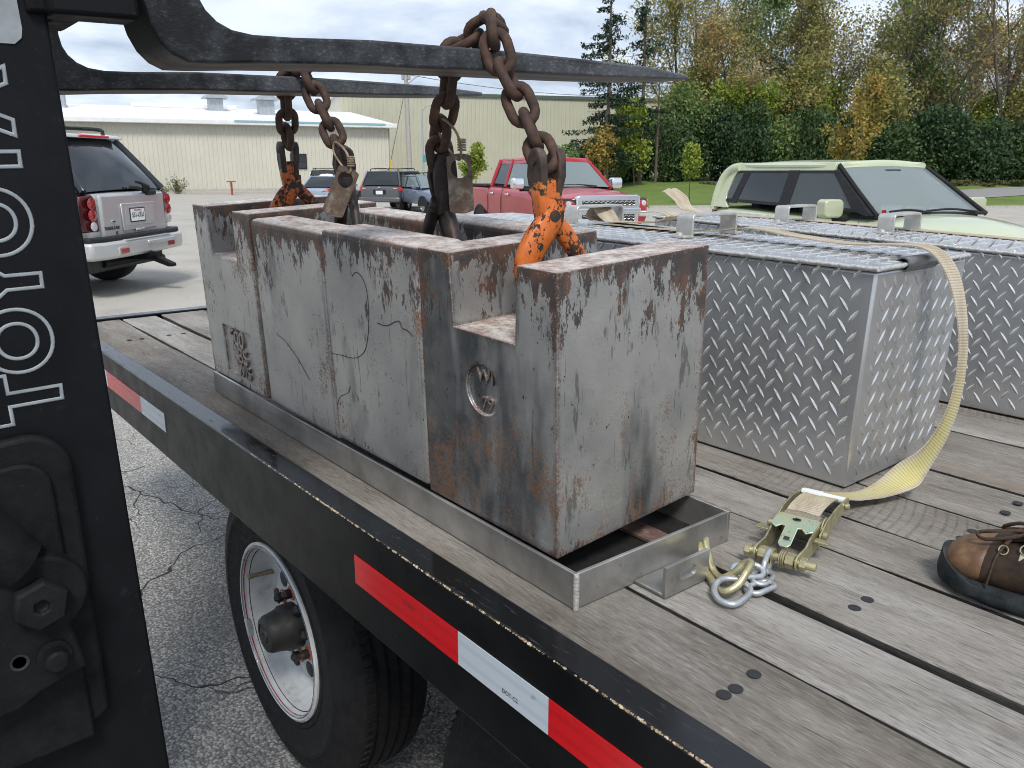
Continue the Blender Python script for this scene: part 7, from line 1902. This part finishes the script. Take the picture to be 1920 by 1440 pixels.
def red_pickup():
    c = Car('red_pickup', 'dark red crew-cab pickup truck with a chrome grille, facing right behind the weights', (-12.92, 11.462), -17.7, 'pickup')
    P = MAT['red_paint_car']; K = MAT['black_plastic']
    c.cab(dict(xf0=1.30, xf1=.52, xr1=-1.10, xr0=-1.24, wb=.86, wr=.66, zb=1.25, zr=1.83))
    c.body([(-2.92, .90, .62, 1.20, 1.20, .90), (-2.90, .97, .58, 1.24, 1.24, .95), (-1.30, .98, .52, 1.25, 1.25, .95), (-1.2, .98, .50, 1.25, 1.26, .88), (.4, .98, .50, 1.24, 1.26, .88), (1.28, .97, .50, 1.20, 1.28, .87), (1.8, .97, .52, 1.18, 1.26, .86), (2.4, .95, .54, 1.14, 1.22, .84), (2.72, .92, .56, 1.08, 1.16, .80), (2.78, .84, .60, 1.02, 1.08, .74)], P)
    c.core(K, .03); c.roof(P, .03, .045, front=.02, rear=.02)
    c.side([(-1.16, 1.31), (-1.06, 1.72), (-.42, 1.74), (-.42, 1.30)], .012, MAT['glass_dark'], 'rear_door_window')
    c.side([(-.28, 1.30), (-.28, 1.74), (.50, 1.73), (1.08, 1.28)], .012, MAT['glass_mid'], 'front_door_window')
    c.screen(True, [(-.95, .03), (.95, .03), (.94, .90), (-.94, .90)], .012, MAT['glass_mid'], 'windscreen', .06)
    c.screen(True, [(-.99, .885), (.99, .885), (.99, 1.03), (-.99, 1.03)], .020, P, 'roof_header', .06, .02)
    c.side([(-1.12, 1.73), (-1.08, 1.85), (.54, 1.85), (.56, 1.735)], .016, P, 'cant_rail', .04, (1, -1), .01)
    c.screen(False, [(.9, .1), (-.9, .1), (-.9, .9), (.9, .9)], .012, MAT['glass_dark'], 'rear_window', .02)
    c.pillar((1.30, .85, 1.25), (.50, .655, 1.82), .05, P, 'front_pillar', flat=.7)
    c.pillar((-.36, .865, 1.25), (-.36, .675, 1.82), .05, P, 'door_pillar', flat=.6)
    c.pillar((-1.22, .865, 1.25), (-1.10, .675, 1.82), .06, P, 'rear_pillar', flat=.8)
    c.box('bed_rail', (-2.1, .92, 1.26), (1.62, .09, .05), K, .01); c.box('bed_rail', (-2.1, -.92, 1.26), (1.62, .09, .05), K, .01)
    c.box('bed_cover', (-2.1, 0, 1.262), (1.6, 1.7, .02), K, .005)
    c.mirror(.98, .98, 1.34, MAT['chrome'], K, (1, -1), (.16, .27, .22))
    for sg in (1, -1):
        for x in (-.95, .02): c.box('door_handle', (x - .0, sg * .985, 1.10), (.20, .035, .035), MAT['chrome'], .012)
        c.tube('door_seam', [(-.36, sg * .975, .6), (-.36, sg * .985, .95), (-.36, sg * .93, 1.23)], .006, K, 5); c.tube('door_seam', [(-1.22, sg * .975, .6), (-1.22, sg * .985, .95), (-1.22, sg * .94, 1.23)], .006, K, 5)
        hl = empty('headlamp', (0, 0, 0), (0, 0, 0), c.e)
        c.poly('headlamp_housing', [(sg * .62, .90), (sg * .94, .90), (sg * .955, 1.10), (sg * .62, 1.10)], lambda y, z: (2.80 - max(0, abs(y) - .70) * .8, y, z), lambda y, z: (2.60 - max(0, abs(y) - .70) * .8, y, z), MAT['glass_dark'], .02, hl)
        mb = MB(); mb.lathe([(.055, 0), (.05, .015), (.03, .02), (.001, .018)], basis((0, 1, 0), (0, 0, 1), (1, 0, 0), (2.74, sg * .80, 1.0)), 18); mb.build('headlamp_lens', MAT['lens_clear'], hl, smooth=50)
        c.box('lower_lamp', (2.76, sg * .80, .80), (.10, .24, .11), MAT['lens_clear'], .02, Matrix.Rotation(sg * -.4, 3, 'Z'), hl)
        c.box('turn_lamp', (2.57, sg * .945, 1.0), (.14, .03, .12), simple('amber_lens', (.6, .16, .03), .2), .01, None, hl)
    # grille: chrome bars over mesh
    gr = empty('grille', (0, 0, 0), (0, 0, 0), c.e)
    c.poly('grille_surround', [(-.64, .56), (.64, .56), (.68, 1.12), (.60, 1.16), (-.60, 1.16), (-.68, 1.12)], lambda y, z: (2.825, y, z), lambda y, z: (2.70, y, z), MAT['chrome'], .02, gr)
    for z0, z1 in ((.96, 1.06), (.64, .80)):
        c.box('grille_mesh', (2.822, 0, (z0 + z1) / 2), (.016, 1.12, z1 - z0), MAT['ink'], .004, None, gr)
        for r_ in range(2 if z1 - z0 < .12 else 3):
            zz = z0 + (z1 - z0) * (r_ + .5) / (2 if z1 - z0 < .12 else 3)
            mb = MB(); mb.tube([(2.834, -.55 + 1.1 * k / 44, zz + .014 * math.sin(k * PI / 2)) for k in range(45)], .009, 5); mb.build('grille_bar', MAT['chrome'], gr, smooth=50)
    c.box('chrome_bar', (2.83, 0, .875), (.05, 1.36, .085), MAT['chrome'], .02, None, gr)
    c.box('emblem', (2.862, 0, .875), (.015, .26, .06), simple('gold_emblem', (.55, .42, .14), .3, .8), .01, None, gr)
    c.box('front_bumper', (2.82, 0, .52), (.20, 1.90, .17), MAT['chrome'], .05)
    c.poly('roof_aerial', [(.10, 1.86), (-.10, 1.86), (-.08, 1.93), (-.02, 1.93)], lambda x, z: (x, -.02, z), lambda x, z: (x, .02, z), K, .006)
    c.tube('wiper', [(1.33, .5, 1.29), (1.26, .1, 1.32), (1.27, -.3, 1.31)], .012, K)
    for x in (-1.80, 1.86): c.wheel(x, .96, .40, .27); c.arch(x, .965, .47)
red_pickup()

def wagon(name, label, loc, yaw, P, g, L, W, hood=True, rack=True, lamp='lens_red', cat='car', glass='glass_dark', plate=False, zh=1.0):
    c = Car(name, label, loc, yaw, cat); K = MAT['black_plastic']
    c.cab(g); h = L / 2; zb = g['zb']; w = W / 2
    rear_flat = g['xr0'] < -h + .35
    tail = [(-h, w * .80, .55, zb - .06, zb - .05, w * .76), (-h + .05, w * .93, .45, zb, zb + .01, w * .86)] if rear_flat else [(-h, w * .78, .52, zb - .14, zb - .10, w * .70), (-h + .08, w * .92, .45, zb - .06, zb - .01, w * .82)]
    c.body(tail + [(-h + .5, w, .40, zb, zb + .01, w * .91), (0, w, .36, zb - .02, zb, w * .91), (g['xf0'], w * .99, .38, zb - .05, zb + .01, w * .90), (g['xf0'] + .45 * (h - g['xf0']), w * .97, .40, zb - .11, zb - .03, w * .86), (h - .15, w * .90, .44, zb - .22, zb - .15, w * .78), (h, w * .74, .50, zb - .36, zb - .32, w * .62)], P)
    c.core(K, .03); c.roof(P, .025, .045)
    x0, x1, x2, x3 = g['xr0'], g['xr1'], g['xf1'], g['xf0']; zt = g['zr'] - .045; zl = zb + .045; m = (x1 + x2) / 2; q = (x1 + m) / 2 - .15
    gm = MAT[glass]
    c.side([(x0 + .16, zl), (x1 + .03, zt), (q - .06, zt), (q - .06, zl)], .012, gm, 'quarter_window')
    c.side([(q + .04, zl), (q + .04, zt), (m + .12, zt), (m + .12, zl)], .012, gm, 'rear_door_window')
    c.side([(m + .22, zl), (m + .22, zt), (x2 - .06, zt), (x3 - .20, zl)], .012, gm, 'front_door_window')
    c.screen(True, [(-.95, .03), (.95, .03), (.94, .97), (-.94, .97)], .012, MAT['glass_mid'], 'windscreen', .05)
    c.screen(False, [(.93, .06), (-.93, .06), (-.92, .95), (.92, .95)], .012, MAT['glass_dark'], 'rear_window', .04)
    c.pillar((x3, g['wb'], zb), (x2, g['wr'], g['zr']), .042, P, 'front_pillar', flat=.7); c.pillar((x0, g['wb'], zb), (x1, g['wr'], g['zr']), .055, P, 'rear_pillar', flat=.8)
    c.pillar((m + .17, g['wb'] + .004, zb), (m + .17, g['wr'] + .004, g['zr'] - .01), .04, K, 'door_pillar', flat=.5); c.pillar((q, g['wb'] + .004, zb), (q, g['wr'] + .004, g['zr'] - .01), .045, P, 'door_pillar', flat=.5)
    if rack:
        for sg in (1, -1): c.tube('roof_rail', [(x1 + .2, sg * g['wr'] * .9, g['zr'] + .02), (x1 + .35, sg * g['wr'] * .9, g['zr'] + .10), (x2 - .4, sg * g['wr'] * .9, g['zr'] + .11), (x2 - .2, sg * g['wr'] * .9, g['zr'] + .03)], .02, K)
        for x in (x1 + .6, x2 - .6): c.tube('roof_crossbar', [(x, g['wr'] * .9, g['zr'] + .10), (x, -g['wr'] * .9, g['zr'] + .10)], .018, K)
    for sg in (1, -1):
        tl = empty('tail_lamp', (0, 0, 0), (0, 0, 0), c.e)
        c.poly('lamp_lens', [(sg * w * .46, zb - .16), (sg * w * .95, zb - .20), (sg * w * .97, zb - .02), (sg * w * .80, zb - .02)], lambda y, z: (-h - .01 + max(0, abs(y) - w * .8) * .9, y, z), lambda y, z: (-h + .14 + max(0, abs(y) - w * .8) * .9, y, z), MAT[lamp], .01, tl)
        c.box('lamp_glint', (-h + .005, sg * w * .72, zb - .09), (.02, .16, .035), MAT['lens_clear'], .005, None, tl)
        c.box('headlamp', (h - .10, sg * w * .74, zb - .32), (.16, .28, .15), MAT['lens_clear'], .04, Matrix.Rotation(sg * -.5, 3, 'Z'))
        for x in (q + .25, m + .55): c.box('door_handle', (x, sg * w * 1.0, zb - .12), (.17, .03, .03), P, .01)
        c.tube('door_seam', [(m + .17, sg * w * .985, .45), (m + .17, sg * w * 1.0, .75), (m + .17, sg * w * .94, zb)], .006, K, 5)
    c.mirror(x3 - .30, g['wb'] + .07, zb + .07, P if cat != 'SUV' else K, K, (1, -1), (.10, .20, .15))
    c.box('rear_bumper', (-h + .02, 0, .52), (.20, W * .95, .22), P, .06); c.box('front_bumper', (h - .06, 0, .50), (.20, W * .88, .20), P, .06); c.box('grille', (h + .0, 0, zb - .36), (.08, W * .42, .10), K, .02)
    if plate:
        c.box('plate_recess', (-h - .012, 0, zb - .24), (.03, .56, .20), K, .02); c.box('number_plate', (-h - .032, 0, zb - .26), (.012, .31, .15), MAT['plate_white'], .004)
        c.box('tailgate_badge', (-h - .016, 0, zb - .05), (.02, .12, .05), MAT['chrome'], .015)
    for x in (-L * .29, L * .30): c.wheel(x, w * .985, .335, .21, rim=False); c.arch(x, w * .99, .385)
    return c
wagon('blue_wagon', 'slate blue wagon with roof rack parked next to the charcoal minivan', (-29.0, 18.9), -9.0, MAT['blue_paint'], dict(xf0=1.05, xf1=.25, xr1=-1.75, xr0=-2.02, wb=.76, wr=.60, zb=1.02, zr=1.53), 4.45, 1.74, glass='glass_mid')
wagon('charcoal_minivan', 'charcoal minivan seen from behind, red wrap-round lamps, left of the blue wagon', (-32.12, 19.43), 128.8, MAT['grey_paint'], dict(xf0=1.45, xf1=.55, xr1=-2.05, xr0=-2.36, wb=.88, wr=.70, zb=1.08, zr=1.70), 5.08, 1.98, cat='minivan', lamp='lens_bright_red', plate=True)
wagon('pale_blue_sedan', 'pale blue saloon car seen behind the dull orange hook', (-35.2, 17.6), 132.0, MAT['skyblue_paint'], dict(xf0=.95, xf1=.20, xr1=-1.05, xr0=-1.72, wb=.76, wr=.57, zb=.93, zr=1.42), 4.8, 1.80, rack=False, lamp='lens_bright_red')
wagon('black_suv', 'black SUV parked under the dark window at the low building', (-42.5, 21.0), 150.0, MAT['black_paint_car'], dict(xf0=1.15, xf1=.35, xr1=-1.85, xr0=-2.15, wb=.82, wr=.64, zb=1.10, zr=1.70), 4.7, 1.88, cat='SUV', plate=True)
